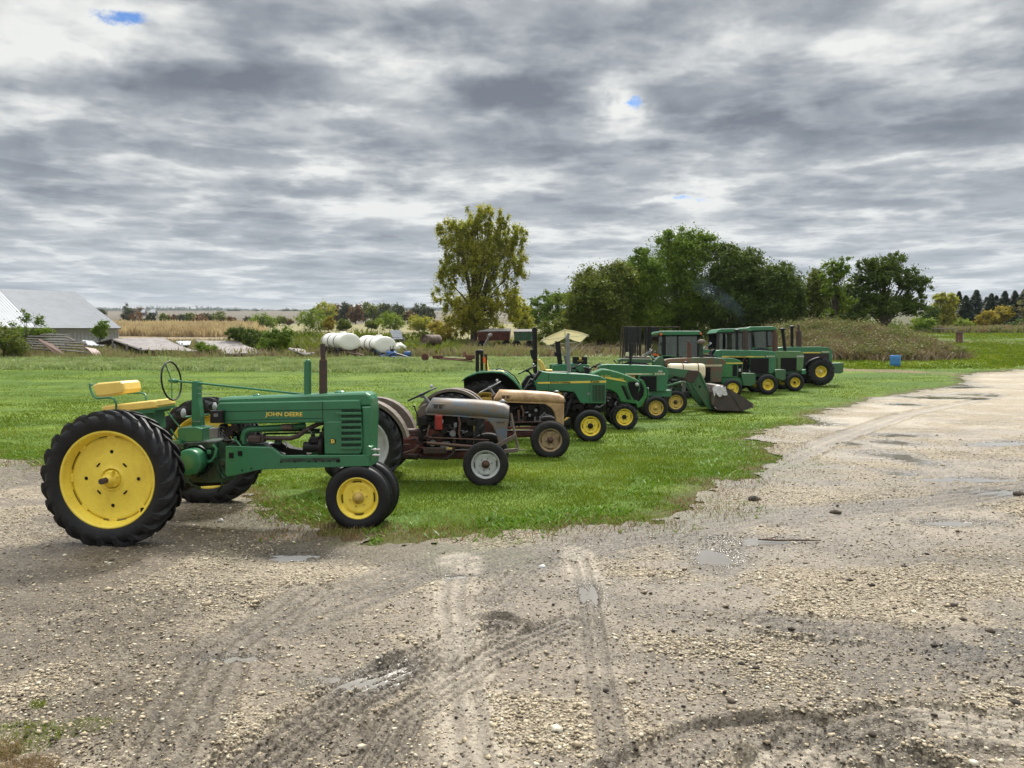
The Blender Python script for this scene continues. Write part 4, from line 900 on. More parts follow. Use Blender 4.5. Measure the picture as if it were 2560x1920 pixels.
# drive-train castings, belt pulley
T.slab([(1150, 770), (1240, 752), (1400, 745), (1560, 752), (1562, 1062), (1430, 1072), (1200, 1070), (1140, 1000)], -.17, .17, 'transmission', GREEN_GRIME, .03, crop=1)
T.slab([(150, 745), (210, 740), (225, 800), (180, 850), (150, 850)], -.22, -.15, 'brake_cover', GREEN, .01)
T.slab([(188, 1062), (560, 1055), (540, 1085), (300, 1100), (250, 1130), (120, 1120)], -.1, .1, 'drawbar', DARK, .01)
mb = MB(); clutter(mb, T.p(200, 0, -.2)[0], T.p(565, 0, -.2)[0], T.p(0, 1040, -.2)[1], T.p(0, 770, -.2)[1], -.20, -.15, 22, 5); mb.build('casting_details', GREEN_GRIME, T.root)
c = T.v(278, 910, -.40); mb = MB(); rp = .148
mb.lathe([(0, -.004), (rp * .9, -.004), (rp * .97, .004), (rp, .02), (rp, .17), (rp * .93, .172), (rp * .92, .1), (rp * .5, .09)], c, 40); pu = mb.build('belt_pulley', GREEN, T.root)
mb = MB(); mb.cyl(c + Vector((0, .1, 0)), c + Vector((.02, .3, 0)), .08); mb.lathe([(rp * 1.15, .0), (rp * 1.2, .03), (rp * .9, .04)], c + Vector((.0, .17, 0)), 30); mb.build('clutch_housing', GREEN_GRIME, T.root)
mb = MB(); mb.tube([T.v(470, 775, -.24), T.v(495, 800, -.25), T.v(485, 860, -.25), T.v(455, 900, -.25), T.v(420, 905, -.24)], .018, 8); mb.box(T.v(440, 830, -.24), (.05, .03, .05), bev=.01); mb.build('clutch_fork', GREEN, T.root)
# engine
T.slab([(430, 760), (740, 755), (760, 790), (560, 800), (430, 790)], -.15, .15, 'crankcase', GREEN_GRIME, .02)
T.slab([(735, 760), (850, 770), (900, 800), (1010, 850), (740, 850)], -.14, .14, 'cylinder_block', GREEN_GRIME, .02)
mb = MB(); clutter(mb, T.p(490, 0, -.15)[0], T.p(690, 0, -.15)[0], T.p(0, 770, -.15)[1], T.p(0, 630, -.15)[1], -.17, -.02, 34, 9, (.005, .012)); mb.build('carburettor', DARK, T.root)
T.rect(437, 645, 508, 725, -.20, -.12, 'magneto', GREYP, .02)
mb = MB(); mb.tube([T.v(*q) for q in ((703, 765, -.13), (700, 705, -.14), (715, 670, -.14), (755, 655, -.13), (1000, 640, -.10), (1180, 626, -.05))], [.038, .037, .037, .036, .034, .034], 14); mb.build('water_pipe', GREEN, T.root)
mb = MB(); mb.tube([T.v(1000, 638, -.12), T.v(1080, 634, -.12)], .036, 12); mb.build('hose', FGREY, T.root)
mb = MB(); mb.tube([T.v(*q) for q in ((860, 722, -.16), (1060, 725, -.16), (1120, 708, -.15), (1190, 655, -.13), (1270, 618, -.1), (1330, 600, -.04))], .026, 12); mb.box(T.v(795, 730, -.15), (.16, .10, .085), bev=.02); mb.box(T.v(858, 722, -.16), (.03, .09, .10), bev=.01); mb.build('exhaust_manifold', RUSTD, T.root)
mb = MB(); mb.cyl(T.v(1170, 792, -.15), T.v(1300, 792, -.15), .062, n=18); mb.box(T.v(1250, 735, -.17), (.10, .09, .07), bev=.01); mb.cyl(T.v(1240, 735, -.15), T.v(1235, 690, -.15), .025, n=10); mb.box(T.v(1225, 745, -.19), (.06, .05, .05), bev=.01)
g_ = mb.build('generator', BLACKP, T.root); mb = MB(); mb.lathe([(.11, -.02), (.11, .02), (.03, .02)], T.v(1308, 790, -.13), 24, 'x'); mb.build('fan_pulley', DARK, T.root)
mb = MB(); mb.tube([T.v(640, 730, -.2), T.v(690, 795, -.22)], .010, 8); mb.box(T.v(640, 726, -.2), (.025, .03, .05)); mb.build('linkage', GREEN, T.root)
mb = MB(); q = random.Random(4)
for k in range(7):
    p0 = T.v(500 + q.uniform(0, 80), 650 + q.uniform(0, 30), -.18); p1 = T.v(560 + q.uniform(0, 90), 720 + q.uniform(0, 30), -.18); mid = (p0 + p1) / 2 + Vector((q.uniform(-.05, .05), -.03, -.04)); mb.tube([p0, mid, p1], .0035, 5)
mb.tube([T.v(380, 628, -.1), T.v(500, 630, -.17), T.v(560, 640, -.16)], .004, 5); mb.tube([T.v(1190, 645, -.16), T.v(1232, 690, -.16)], .005, 5); mb.tube([T.v(1005, 725, -.17), T.v(1030, 760, -.18), T.v(1035, 800, -.18)], .006, 6); build_split(mb, 'wire', GREYP, T.root)
mb = MB(); mb.tube([T.v(690, 665, .1), T.v(1000, 660, .12), T.v(1290, 660, .12)], .02, 8); mb.tube([T.v(860, 690, .08), T.v(1300, 680, .1)], .012, 8); mb.box(T.v(970, 755, -.08), (.07, .08, .05), bev=.01); build_split(mb, 'tie_rod', GREEN_GRIME, T.root)
T.slab([(850, 770), (1000, 762), (1060, 800), (1160, 815), (1200, 850), (1000, 850)], .0, .14, 'sump', DARK, .01)
# ------------------------------------------------------------------ T2, T3: two small weathered utility tractors
def small_utility(T, hood, grillep, hoodmat, fendmat, bodymat, rimF, rimR, hubmat, fxX, fxY, rz, badge, kindF, frontR, lights, loaderframe, hoodY, engine, hoodw=.24):
    fx = T.p(fxX, fxY, -.66)[0]
    for sy, sg in ((-.60, -1), (.60, 1)): wheel(T, fx, sy, sg, frontR, .14, frontR * .62, kindF, rimF, hubmat, RUBBER_OLD, lugs=26, name='front_wheel')
    for sy, sg in ((-.66, -1), (.66, 1)):
        wheel(T, 0, sy, sg, .615, .29, .42, 'lug', rimR, hubmat, lugs=20, style='plain')
        fender(T, .0, .60, .71 if sg < 0 else .66, 12, 150, sy - sg * .17, sy + sg * .10, fendmat, depth=.26)
    # rounded hood as a lofted shell
    top = T.P(hood[0], 0); bot = T.P(hood[1], -hoodw); mb = MB(); rs = []
    for (xt, zt), (xb, zb) in zip(top, bot):
        hw = hoodw * hood[2]; w1 = hoodw
        rs.append([(xb, -w1, zb), (xb * .5 + xt * .5, -w1 * 1.0, zb + (zt - zb) * .45), (xt, -w1 * .93, zb + (zt - zb) * .72), (xt, -w1 * .72, zb + (zt - zb) * .91), (xt, -w1 * .38, zt - .006), (xt, 0, zt),
                   (xt, w1 * .38, zt - .006), (xt, w1 * .72, zb + (zt - zb) * .91), (xt, w1 * .93, zb + (zt - zb) * .72), (xb * .5 + xt * .5, w1, zb + (zt - zb) * .45), (xb, w1, zb)])
    mb.rings(rs); hd = mb.build('hood', hoodmat, T.root)
    cr = T.P(hood[3], -hoodw - .004); mb = MB(); mb.slab(cr, -hoodw - .008, -hoodw + .002, .003); mb.build('hood_bead', hoodmat, hd)
    T.slab(badge[0], -hoodw - .008, -hoodw + .03, 'badge', hoodmat, .004, hd)
    word(T, '8N' if badge[2] else 'OS', *badge[1], -hoodw - .012, RUSTD, hd) if False else None
    T.slab(grillep, -hoodw - .01, hoodw + .01, 'grille_shell', hoodmat, .03)
    x0, x1, z0, z1 = engine; mb = MB(); mb.box(((x0 + x1) / 2, 0, (z0 + z1) / 2), (x1 - x0, .30, z1 - z0), bev=.03); eb = mb.build('engine_block', DARK, T.root)
    mb = MB(); clutter(mb, x0, x1, z0 + .02, z1 - .05, -.22, -.14, 50, int(T.Y * 10)); mb.build('engine_details', DARK, eb); mb = MB(); clutter(mb, x0, x1, z0 + .02, z1 - .08, -.235, -.17, 12, int(T.Y * 10) + 3, (.006, .014)); mb.build('engine_fittings', GREYP, eb)
    mb = MB(); mb.box(((x0 + .02) / 2 - .05, 0, .52), (x0 + .25, .30, .34), bev=.04); mb.cyl((0, -.55, .60), (0, .55, .60), .075); mb.cyl((0, -.35, .60), (0, .35, .60), .13, n=20); mb.box((x0 - .1, 0, .70), (.5, .22, .2), bev=.03); mb.build('transmission', bodymat, T.root)
    mb = MB(); mb.box(((x0 + fx) / 2, 0, .40), (fx - x0 + .1, .26, .12), bev=.03); mb.cyl((fx, -.55, .40), (fx, .55, .40), .035); mb.box((fx, 0, .42), (.12, .9, .09), bev=.02)
    for sg in (-1, 1): mb.cyl((fx, sg * .52, .30), (fx, sg * .52, .46), .03)
    mb.build('front_axle', bodymat, T.root)
    seat(T, .02, .88, FGREY, .38, .18)
    return fx, hd
T = Tractor('small_utility_tractor', 'weathered blue-grey small tractor with silver front wheel, second from the camera', -2.22, 11.93, 0, 3)
T2t = ([(690, 440), (745, 345), (900, 352), (1120, 362), (1300, 376), (1400, 392), (1450, 425)], [(682, 492), (682, 493), (900, 508), (1120, 524), (1300, 536), (1400, 545), (1448, 548)], .93,
       [(682, 492), (900, 506), (1120, 522), (1300, 534), (1448, 548), (1446, 562), (1300, 547), (1120, 534), (900, 517), (684, 505)])
fx2, hd2 = small_utility(T, T2t, [(1140, 520), (1448, 545), (1432, 620), (1425, 760), (1375, 800), (1352, 790), (1330, 690), (1300, 620), (1262, 572), (1200, 538)], FBLUE, FGREY, FRED, SILVER, SILVER, RUST, 1231, 960, 0,
    ([(742, 398), (852, 403), (850, 462), (744, 456)], (758, 412, 832, 450), True), 'block', .335, None, True, 0, (.82, 1.62, .52, 1.02))
for q in (((754, 412), (790, 414), (788, 448), (756, 446)), ((800, 414), (834, 416), (832, 450), (800, 449))):
    T.slab(q, -.2505, -.247, 'badge_recess', RUSTD, .001, hd2)
steering(T, T.v(645, 316, 0), (-.42, 0, .9), .235, BLACKP, GREYP, .013, 3, knob=True, col_to=T.v(735, 420, 0))
T.rect(762, 512, 832, 645, -.33, -.24, 'oil_can', REDC, .02); T.slab([(690, 640), (850, 650), (860, 760), (800, 800), (690, 760)], -.2, .2, 'clutch_housing', FRED, .02)
mb = MB(); mb.tube([T.v(712, 715, -.3), T.v(1260, 738, -.32)], .011, 8); mb.tube([T.v(690, 765, -.5), T.v(1120, 800, -.5)], [.022, .024], 10); mb.tube([T.v(715, 600, -.3), T.v(690, 715, -.3)], .018, 8); mb.tube([T.v(460, 780, -.4), T.v(540, 780, -.4)], .008, 8)
mb.lathe([(.03, -.02), (.035, 0), (.03, .02), (0, .02)], T.v(690, 718, -.33), 12); build_split(mb, 'drag_link', RUST, T.root)
mb = MB(); mb.tube([T.v(980, 520, -.28), T.v(995, 580, -.3), T.v(985, 680, -.3), T.v(1005, 740, -.3)], .016, 8); mb.build('radiator_hose', RUST, T.root)
mb = MB(); mb.tube([T.v(945, 620, -.25), T.v(940, 760, -.25), T.v(935, 860, -.25), T.v(880, 905, -.25), T.v(620, 895, -.25)], .026, 10); mb.cyl(T.v(470, 885, -.26), T.v(610, 893, -.26), .045); mb.build('exhaust_pipe', RUSTD, T.root)
T.slab([(1330, 775), (1510, 680), (1520, 710), (1340, 815)], -.45, -.40, 'loader_bracket', FGREY, .005)
mb = MB(); mb.tube([T.v(1465, 490, -.3), T.v(1500, 680, -.35), T.v(1530, 800, -.38)], .018, 6); mb.tube([T.v(1530, 800, -.38), T.v(1505, 835, -.38)], .03, 6); mb.tube([T.v(1520, 828, -.3), T.v(1590, 829, -.3)], .010, 8); mb.build('front_guard', FGREY, T.root)
T.slab([(1400, 825), (1530, 815), (1530, 850), (1410, 862)], -.45, -.40, 'bumper', FGREY, .01)
mb = MB(); mb.tube([T.v(575, 430, -.2), T.v(600, 500, -.2), T.v(620, 590, -.2)], .009, 6); mb.lathe([(0, -.02), (.02, 0), (0, .02)], T.v(572, 425, -.2), 8); mb.tube([T.v(540, 735, -.35), T.v(585, 725, -.35), T.v(625, 785, -.35)], .01, 6); build_split(mb, 'lever', BLACKP, T.root)
T.slab([(460, 860), (560, 825), (600, 780), (620, 790), (575, 850), (470, 878)], -.38, -.30, 'footrest', RUST, .006)
T.rect(610, 812, 860, 862, -.36, -.26, 'running_board', RUSTD, .01); mb = MB(); mb.lathe([(.05, -.03), (.055, 0), (.02, 0), (.02, -.01), (0, -.01)], T.v(628, 835, -.36), 18); mb.build('brake_pivot', FRED, T.root)
mb = MB(); mb.lathe([(.05, 0), (.05, .02), (.03, .035), (0, .045)], T.v(1388, 388, 0), 18, 'z'); mb.build('radiator_cap', GREYP, T.root)
T.slab([(590, 610), (590, 480), (640, 420), (690, 400), (680, 600)], -.12, .12, 'dash_housing', FGREY, .03); mb = MB(); mb.tube([T.v(820, 150, .5, 2), T.v(1000, 150, .5, 2)], .01)
T.slab([(-15, -50), (0, -50), (6, 105), (-20, 105)], -.05, -.03, 'antenna', GREYP, .002, crop=3) if False else None
word(T, 'Ford', 1330, 566, 1405, 582, -.2525, DECAL_K, hd2, slant=.3)

T = Tractor('small_utility_tractor', 'faded tan small tractor with rusty tan front wheel, third from the camera', -1.12, 14.93, 0, 3)
T3t = ([(1310, 340), (1360, 270), (1480, 275), (1650, 282), (1800, 292), (1900, 305), (1950, 335)], [(1305, 382), (1310, 382), (1480, 386), (1650, 392), (1800, 396), (1900, 400), (1956, 403)], .93,
       [(1320, 380), (1480, 384), (1650, 390), (1800, 394), (1956, 402), (1956, 412), (1800, 404), (1650, 400), (1480, 393), (1320, 388)])
fx3, hd3 = small_utility(T, T3t, [(1770, 402), (1956, 405), (1953, 610), (1885, 600), (1880, 540), (1862, 480), (1830, 440), (1790, 415)], FTAN, FGREY, FRED, TANRIM, YELLOW_WORN, RUST, 1828, 765, 0,
    ([(1374, 318), (1462, 321), (1461, 366), (1372, 362)], (1385, 328, 1452, 358), True), 'trib', .345, None, False, 0, (.82, 1.66, .56, 1.04))
for q in (((1385, 327), (1414, 328), (1412, 355), (1384, 354)), ((1422, 328), (1452, 330), (1451, 357), (1421, 356))): T.slab(q, -.2505, -.247, 'badge_recess', RUST, .001, hd3)
steering(T, T.v(1270, 252, 0), (-.48, 0, .88), .235, GREYP, GREYP, .010, 3, knob=True, col_to=T.v(1320, 340, 0))
mb = MB(); mb.tube([T.v(1440, 575, -.32), T.v(1810, 570, -.32)], .010, 8); mb.tube([T.v(1560, 420, -.28), T.v(1580, 480, -.28), T.v(1572, 570, -.28)], .018, 8); mb.tube([T.v(1535, 460, -.26), T.v(1540, 560, -.26)], .022, 8); build_split(mb, 'drag_link', RUST, T.root)
T.slab([(1435, 615), (1700, 612), (1700, 638), (1435, 636)], -.5, -.46, 'radius_rod', FRED, .006)
mb = MB(); mb.lathe([(.05, 0), (.055, .015), (.03, .03), (0, .035)], T.v(1885, 296, 0), 18, 'z'); mb.build('radiator_cap', GREYP, T.root)
T.slab([(1285, 330), (1325, 310), (1310, 400), (1290, 400)], -.1, .1, 'dash_housing', RUST, .02)
# ------------------------------------------------------------------ modern tractors
def modern(name, label, x, Y, crop, fX, fY, fyl, fR, fW, rim, rR, rW, track, rtrack, kindF='rib', rimmat=YELLOW, hub=None, style='disc', fl=18, hullz=(.45, 1.0), hullx=(-.3, 1.6), grp=None, hd=0):
    T = Tractor(name, label, x, Y, hd, crop); T.fx = T.p(fX, fY, -track / 2 - fW / 2)[0]
    for sg in (-1, 1):
        wheel(T, T.fx, sg * track / 2, sg, fR, fW, rim, kindF, rimmat, hub, lugs=fl, style=style, name='front_wheel', n=40)
        wheel(T, 0, sg * rtrack / 2, sg, rR, rW, rR * .6, 'lug', YELLOW_WORN, lugs=20, style='disc' if sg < 0 else 'plain', n=40)
    mb = MB(); mb.box(((hullx[0] + hullx[1]) / 2, 0, sum(hullz) / 2), (hullx[1] - hullx[0], .42, hullz[1] - hullz[0]), bev=.04); mb.cyl((0, -rtrack / 2, rR), (0, rtrack / 2, rR), .09); mb.build('transmission', DARK, T.root)
    mb = MB(); mb.cyl((T.fx, -track / 2, fR), (T.fx, track / 2, fR), .05); mb.box((T.fx, 0, fR + .08), (.22, .5, .18), bev=.03); mb.box((T.fx, 0, fR), (.12, track * .8, .11), bev=.02); mb.build('front_axle', GREEN_GRIME, T.root)
    mb = MB(); mb.box(((hullx[1] + T.fx) / 2, 0, fR + .25), (max(T.fx - hullx[1], .2) + .3, .36, .2), bev=.03); mb.build('engine_frame', DARK, T.root)
    return T
def engine(T, X0, Y0, X1, Y1, yl, seed, n=40):
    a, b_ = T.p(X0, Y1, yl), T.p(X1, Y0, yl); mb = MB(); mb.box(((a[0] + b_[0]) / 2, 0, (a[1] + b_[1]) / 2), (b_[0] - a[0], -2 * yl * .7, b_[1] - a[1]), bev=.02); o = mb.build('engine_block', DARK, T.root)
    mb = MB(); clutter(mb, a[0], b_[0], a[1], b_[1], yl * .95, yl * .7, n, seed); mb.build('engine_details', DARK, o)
    mb = MB(); clutter(mb, a[0], b_[0], a[1], b_[1], yl * .97, yl * .8, n // 5, seed + 1); mb.build('engine_fittings', GREYP, o)
# T4
T = modern('open_station_tractor', 'green open tractor with one long yellow stripe and folded roll bar, behind the tan tractor', -.58, 17.55, 4, 1395, 1065, 0, .355, .20, .215, .69, .34, 1.28, 1.36, hub=DARK)
h = T.slab([(818, 605), (880, 512), (968, 528), (1120, 535), (1350, 545), (1480, 562), (1540, 588), (1552, 615), (1548, 838), (1385, 842), (1292, 838), (1228, 727), (1110, 714), (852, 712)], -.32, .32, 'hood', GREEN, .03)
T.slab([(858, 624), (1550, 608), (1550, 630), (862, 642)], -.324, -.318, 'stripe', DECAL_Y, 0, h); word(T, 'JOHN DEERE', 985, 620, 1190, 638, -.3255, DECAL_K, h, bold=.03); word(T, '5200', 1392, 611, 1482, 629, -.3255, DECAL_K, h, bold=.03)
T.slab([(970, 530), (973, 530), (973, 714), (970, 714)], -.3225, -.318, 'seam', DECAL_K, 0, h); T.slab([(1385, 640), (1388, 640), (1385, 840), (1382, 840)], -.3225, -.318, 'seam', DECAL_K, 0, h)
grille(T, 1412, 655, 1538, 820, -.323, 9, h, BLACKP, GREEN_OLD, barw=.45)
T.slab([(815, 600), (880, 510), (905, 515), (840, 612)], -.325, .325, 'cowl', BLACKP, .01)
engine(T, 1120, 725, 1500, 900, -.28, 21, 50); T.slab([(1380, 845), (1545, 845), (1540, 905), (1460, 920), (1385, 890)], -.25, .25, 'front_frame', DARK, .02)
mb = MB(); mb.tube([T.v(1200, 800, -.32), T.v(1170, 860, -.36), T.v(1150, 950, -.4), T.v(1110, 1000, -.4)], .035, 8); mb.build('hydraulic_hose', BLACKP, T.root)
mb = MB(); pth = T.P([(98, 606), (130, 578), (170, 556), (260, 524), (400, 515), (500, 520), (560, 548), (620, 600), (665, 652), (708, 706)], -.98)
mb.slab(pth + [(a - .01, b_ - .035) for a, b_ in pth[::-1]], -.98, -.36, .008); mb.build('fender', GREEN, T.root)
mb = MB(); mb.slab(pth + [(.35, .6), (-.45, .6)], -.40, -.37, 0); mb.build('fender_liner', BLACKP, T.root)
mb = MB(); mb.slab(pth + [(a - .01, b_ - .035) for a, b_ in pth[::-1]], .36, .86, .008); mb.build('fender', GREEN, T.root)
mb = MB()
for X, Y0, Y1, w_, yl in ((255, 308, 520, .08, -.42), (345, 342, 520, .035, -.42), (300, 315, 520, .07, .42)): mb.box((T.v(X, Y0, yl) + T.v(X, Y1, yl)) / 2, (w_, .09, T.v(X, Y0, yl).z - T.v(X, Y1, yl).z), bev=.01)
mb.box(T.v(280, 320, -.42), (.16, .1, .09), bev=.02); mb.box(T.v(270, 330, 0), (.07, .9, .07), bev=.01); mb.build('roll_bar', BLACKP, T.root)
T.rect(312, 372, 338, 430, -.50, -.44, 'amber_light', ORANGE, .008); T.rect(318, 338, 336, 372, -.50, -.44, 'bracket', RUST, .004)
seat(T, T.p(440, 520, 0)[0], T.p(440, 520, 0)[1] - .02, SEATY, .42, .34)
steering(T, T.v(757, 500, 0), (-.42, 0, .9), .22, BLACKP, BLACKP, .014, 3, knob=True, col_to=T.v(830, 590, 0))
mb = MB(); mb.tube([T.v(440, 500, -.36), T.v(480, 488, -.36), T.v(560, 515, -.38), T.v(630, 565, -.38), T.v(680, 640, -.38)], .012, 8); mb.tube([T.v(690, 760, -.3), T.v(760, 670, -.3), T.v(810, 640, -.3)], .03, 8); mb.build('handrail', BLACKP, T.root)
T.slab([(720, 712), (790, 590), (850, 620), (850, 712)], -.25, .25, 'dash_console', BLACKP, .03)
mb = MB(); pp = [T.v(*q) for q in ((1178, 530, -.12), (1172, 400, -.12), (1164, 250, -.12), (1160, 180, -.12), (1166, 152, -.12), (1176, 136, -.12))]; mb.tube(pp, [.042, .042, .04, .04, .038, .032], 14); mb.build('exhaust_stack', GREYP, T.root)
# T5
T = modern('compact_tractor', 'bright green compact tractor with rounded hood, front brush guard and tall black roll bar', 1.18, 19.98, 4, 1737, 992, 0, .345, .22, .205, .60, .32, 1.30, 1.35, 'lug', hub=DARK, fl=14, hullx=(-.3, 1.0))
h = T.slab([(0, 690), (40, 675), (120, 684), (250, 717), (400, 768), (500, 812), (548, 848), (552, 900), (540, 1010), (520, 1105), (540, 1180), (440, 1160), (280, 1140), (255, 1070), (215, 1010), (150, 975), (60, 960), (0, 940), (-150, 900), (-180, 760)], -.31, .31, 'hood', GREEN_NEW, .06, crop=5)
T.slab([(386, 862), (430, 848), (540, 858), (545, 900), (520, 1100), (480, 1108), (430, 1040), (392, 930)], -.322, -.30, 'grille', DECAL_K, .008, h, crop=5)
mb = MB(); c = T.v(513, 892, -.33, 5); mb.lathe([(0, -.03), (.035, -.02), (.05, 0), (.055, .03)], c, 20); mb.build('headlight', LENS, h)
T.slab([(290, 910), (330, 910), (415, 1100), (375, 1095)], -.318, -.308, 'vent', DECAL_K, .002, h, crop=5); T.slab([(340, 912), (352, 912), (435, 1100), (425, 1100)], -.318, -.308, 'vent', DECAL_K, .002, h, crop=5)
T.slab([(60, 790), (150, 792), (300, 820), (376, 858), (300, 848), (150, 820), (75, 806)], -.317, -.308, 'stripe', DECAL_Y, 0, h, crop=5); word(T, 'John Deere', 10, 762, 145, 796, -.3185, DECAL_Y, h, crop=5, slant=.2); word(T, '4520', 248, 800, 325, 828, -.3185, DECAL_Y, h, crop=5, slant=.2)
mb = MB()
for yl in (-.30, .24): mb.slab(T.P([(548, 826), (575, 822), (600, 832), (632, 900), (652, 960), (650, 1060), (605, 1140), (575, 1200), (520, 1215), (500, 1160), (560, 1110), (600, 1050), (612, 960), (590, 900)], yl, 5), yl, yl + .05, .01)
mb.box(T.v(640, 1010, 0, 5), (.03, .55, .3), bev=.01); mb.build('brush_guard', GREEN_NEW, T.root)
engine(T, 1560, 735, 1700, 880, -.26, 31, 40); T.slab([(1545, 870), (1900, 850), (1890, 900), (1560, 960)], -.2, .2, 'front_frame', DARK, .02)
mb = MB(); mb.slab(T.P([(812, 80), (828, 72), (845, 75), (856, 95), (858, 540), (826, 540)], -.44), -.44, -.36, .01); mb.slab(T.P([(812, 80), (828, 72), (845, 75), (856, 95), (858, 540), (826, 540)], -.44), .36, .44, .01); mb.box(T.v(832, 88, 0), (.07, .86, .07), bev=.02); rb = mb.build('roll_bar', BLACKP, T.root)
T.slab([(782, 305), (835, 292), (854, 300), (854, 400), (810, 400), (795, 370)], -.50, -.43, 'roll_bar_hinge', BLACKP, .01, rb); T.rect(828, 388, 860, 420, -.47, -.43, 'bracket', RUST, .005, rb)
T.slab([(868, 400), (885, 396), (920, 430), (946, 500), (946, 526), (905, 528), (885, 470)], -.22, .22, 'backrest', SEATY, .03); T.rect(905, 500, 1010, 530, -.22, .22, 'seat', SEATY, .02)
T.slab([(700, 640), (760, 560), (1000, 520), (1150, 520), (1340, 545), (1340, 700), (700, 700)], -.3, .3, 'platform', BLACKP, .02)
for sy in (-.85, .38): mb = MB(); pth = arc((0, .58), .68, 20, 150, 12); mb.slab(pth + [(a * .96, .58 + (b_ - .58) * .96) for a, b_ in pth[::-1]], sy, sy + .47, .005); mb.build('fender', GREEN_NEW, T.root)
steering(T, T.v(1225, 475, 0), (-.42, 0, .9), .20, BLACKP, BLACKP, .015, 3, col_to=T.v(1300, 540, 0)); T.slab([(1330, 475), (1345, 470), (1400, 492), (1380, 540), (1340, 545)], -.25, .25, 'dash_console', BLACKP, .03)
# T6
T = modern('open_station_tractor', 'green open tractor with cream canopy and long hood, toolbox on its fender', 2.05, 23.0, 5, 778, 1253, 0, .345, .20, .21, .72, .38, 1.30, 1.45, hub=YELLOW_WORN, rimmat=YELLOW_WORN)
h = T.slab([(-30, 650), (20, 620), (120, 612), (500, 620), (850, 634), (905, 652), (938, 700), (946, 752), (926, 960), (895, 990), (640, 990), (535, 985), (525, 765), (-30, 760)], -.30, .30, 'hood', GREEN, .035)
T.slab([(350, 737), (590, 737), (590, 757), (350, 757)], -.304, -.298, 'stripe', DECAL_C, 0, h)
mb = MB()
for k in range(8): a, b_ = T.p(598 + k * 17, 757, -.30), T.p(598 + k * 17 + 13 - k, 737, -.30); mb.box(((a[0] + b_[0]) / 2, -.302, (a[1] + b_[1]) / 2), (b_[0] - a[0], .004, b_[1] - a[1]))
mb.build('stripe', DECAL_C, h); word(T, '2550', 750, 731, 902, 760, -.3045, DECAL_C, h, bold=.03); T.rect(806, 697, 862, 720, -.303, -.299, 'sticker', LENS, 0, h)
grille(T, 552, 775, 785, 985, -.303, 13, h); T.slab([(118, 615), (121, 615), (121, 758), (118, 758)], -.3025, -.298, 'seam', DECAL_K, 0, h)
T.slab([(640, 992), (985, 970), (990, 1060), (880, 1062), (640, 1050)], -.24, .24, 'front_frame', GREEN, .015); T.rect(655, 1005, 712, 1030, -.246, -.24, 'plate', GREYP, .002)
stack(T, 423, 325, 620, 38, -.1, BLACKP); T.rect(405, 322, 478, 332, -.13, -.07, 'exhaust_elbow', BLACKP, .003)
cvn = MB(); nl, na, nr = T.v(890, 205, -.55, 4), T.v(1135, 95, -.55, 4), T.v(1372, 150, -.55, 4); fl_, fa, fr_ = T.v(950, 252, .55, 4), T.v(1150, 167, .55, 4), T.v(1308, 217, .55, 4)
def bow(a, b_, k, n=8): return [a.lerp(b_, i / n) + Vector((0, 0, -k * math.sin(math.pi * i / n))) for i in range(n + 1)]
A_ = bow(nl, na, -.02) + bow(na, nr, -.03)[1:]; B_ = bow(fl_, fa, .03) + bow(fa, fr_, .03)[1:]; rows = []
for j in range(7):
    t_ = j / 6; rows.append([a.lerp(b_, t_) + Vector((0, 0, .03 * math.sin(math.pi * t_))) for a, b_ in zip(A_, B_)])
cvn.rings(rows, closed=False, caps=False); cvn.rings([[p + Vector((0, 0, -.012)) for p in r] for r in rows[::-1]], closed=False, caps=False); cvn.rings([A_, [p + Vector((0, .01, -.05)) for p in A_]], closed=False, caps=False); cy = cvn.build('canopy', CANVAS, T.root)
mb = MB(); ft = T.v(1145, 365, 0, 4)
for c in (nl, nr, fl_, fr_): mb.tube([ft + Vector((0, (c.y) * .5, 0)), c.lerp(ft, .04)], .012, 6)
for c in (na, fa): mb.tube([ft, c], .012, 6)
mb.tube([nl, nr], .008, 6); mb.tube([fl_, fr_], .008, 6); mb.build('canopy_frame', STEEL, T.root)
mb = MB()
for yl in (-.5, .42): mb.slab(T.P([(1035, 215), (1085, 215), (1110, 430), (1110, 450), (1065, 450)], yl, 4), yl, yl + .08, .01)
mb.slab(T.P([(1030, 320), (1085, 330), (1070, 372), (1030, 365)], -.54, 4), -.54, -.5, .01); mb.box(T.v(1065, 235, 0, 4), (.07, .9, .08)); mb.build('roll_bar', BLACKP, T.root)
T.slab([(1120, 360), (1165, 360), (1190, 460), (1140, 450)], -.3, -.25, 'canopy_bracket', GREYP, .01, crop=4)
T.slab([(1010, 455), (1200, 440), (1380, 448), (1385, 505), (1340, 520), (1010, 510)], -.95, -.45, 'fender', GREEN, .02, crop=4); mb = MB(); mb.slab(T.P([(1010, 455), (1200, 440), (1380, 448), (1385, 505), (1340, 520), (1010, 510)], -.95, 4), .5, .95, .02); mb.build('fender', GREEN, T.root)
bx_ = tag(empty('toolbox', (0, 0, 0)), 'black toolbox with a yellow-orange latch resting on a green tractor fender', 'toolbox')
o_ = T.rect(1218, 370, 1362, 445, -.92, -.62, 'box', BLACKP, .02, crop=4); o2 = T.rect(1278, 374, 1302, 398, -.93, -.915, 'latch', DECAL_Y, .002, crop=4); o3 = word(T, 'STANLEY', 1262, 405, 1318, 416, -.923, DECAL_Y, crop=4)
bx_.location = (T.x, T.Y, T.z)
for q in (o_, o2, o3): q.parent = bx_
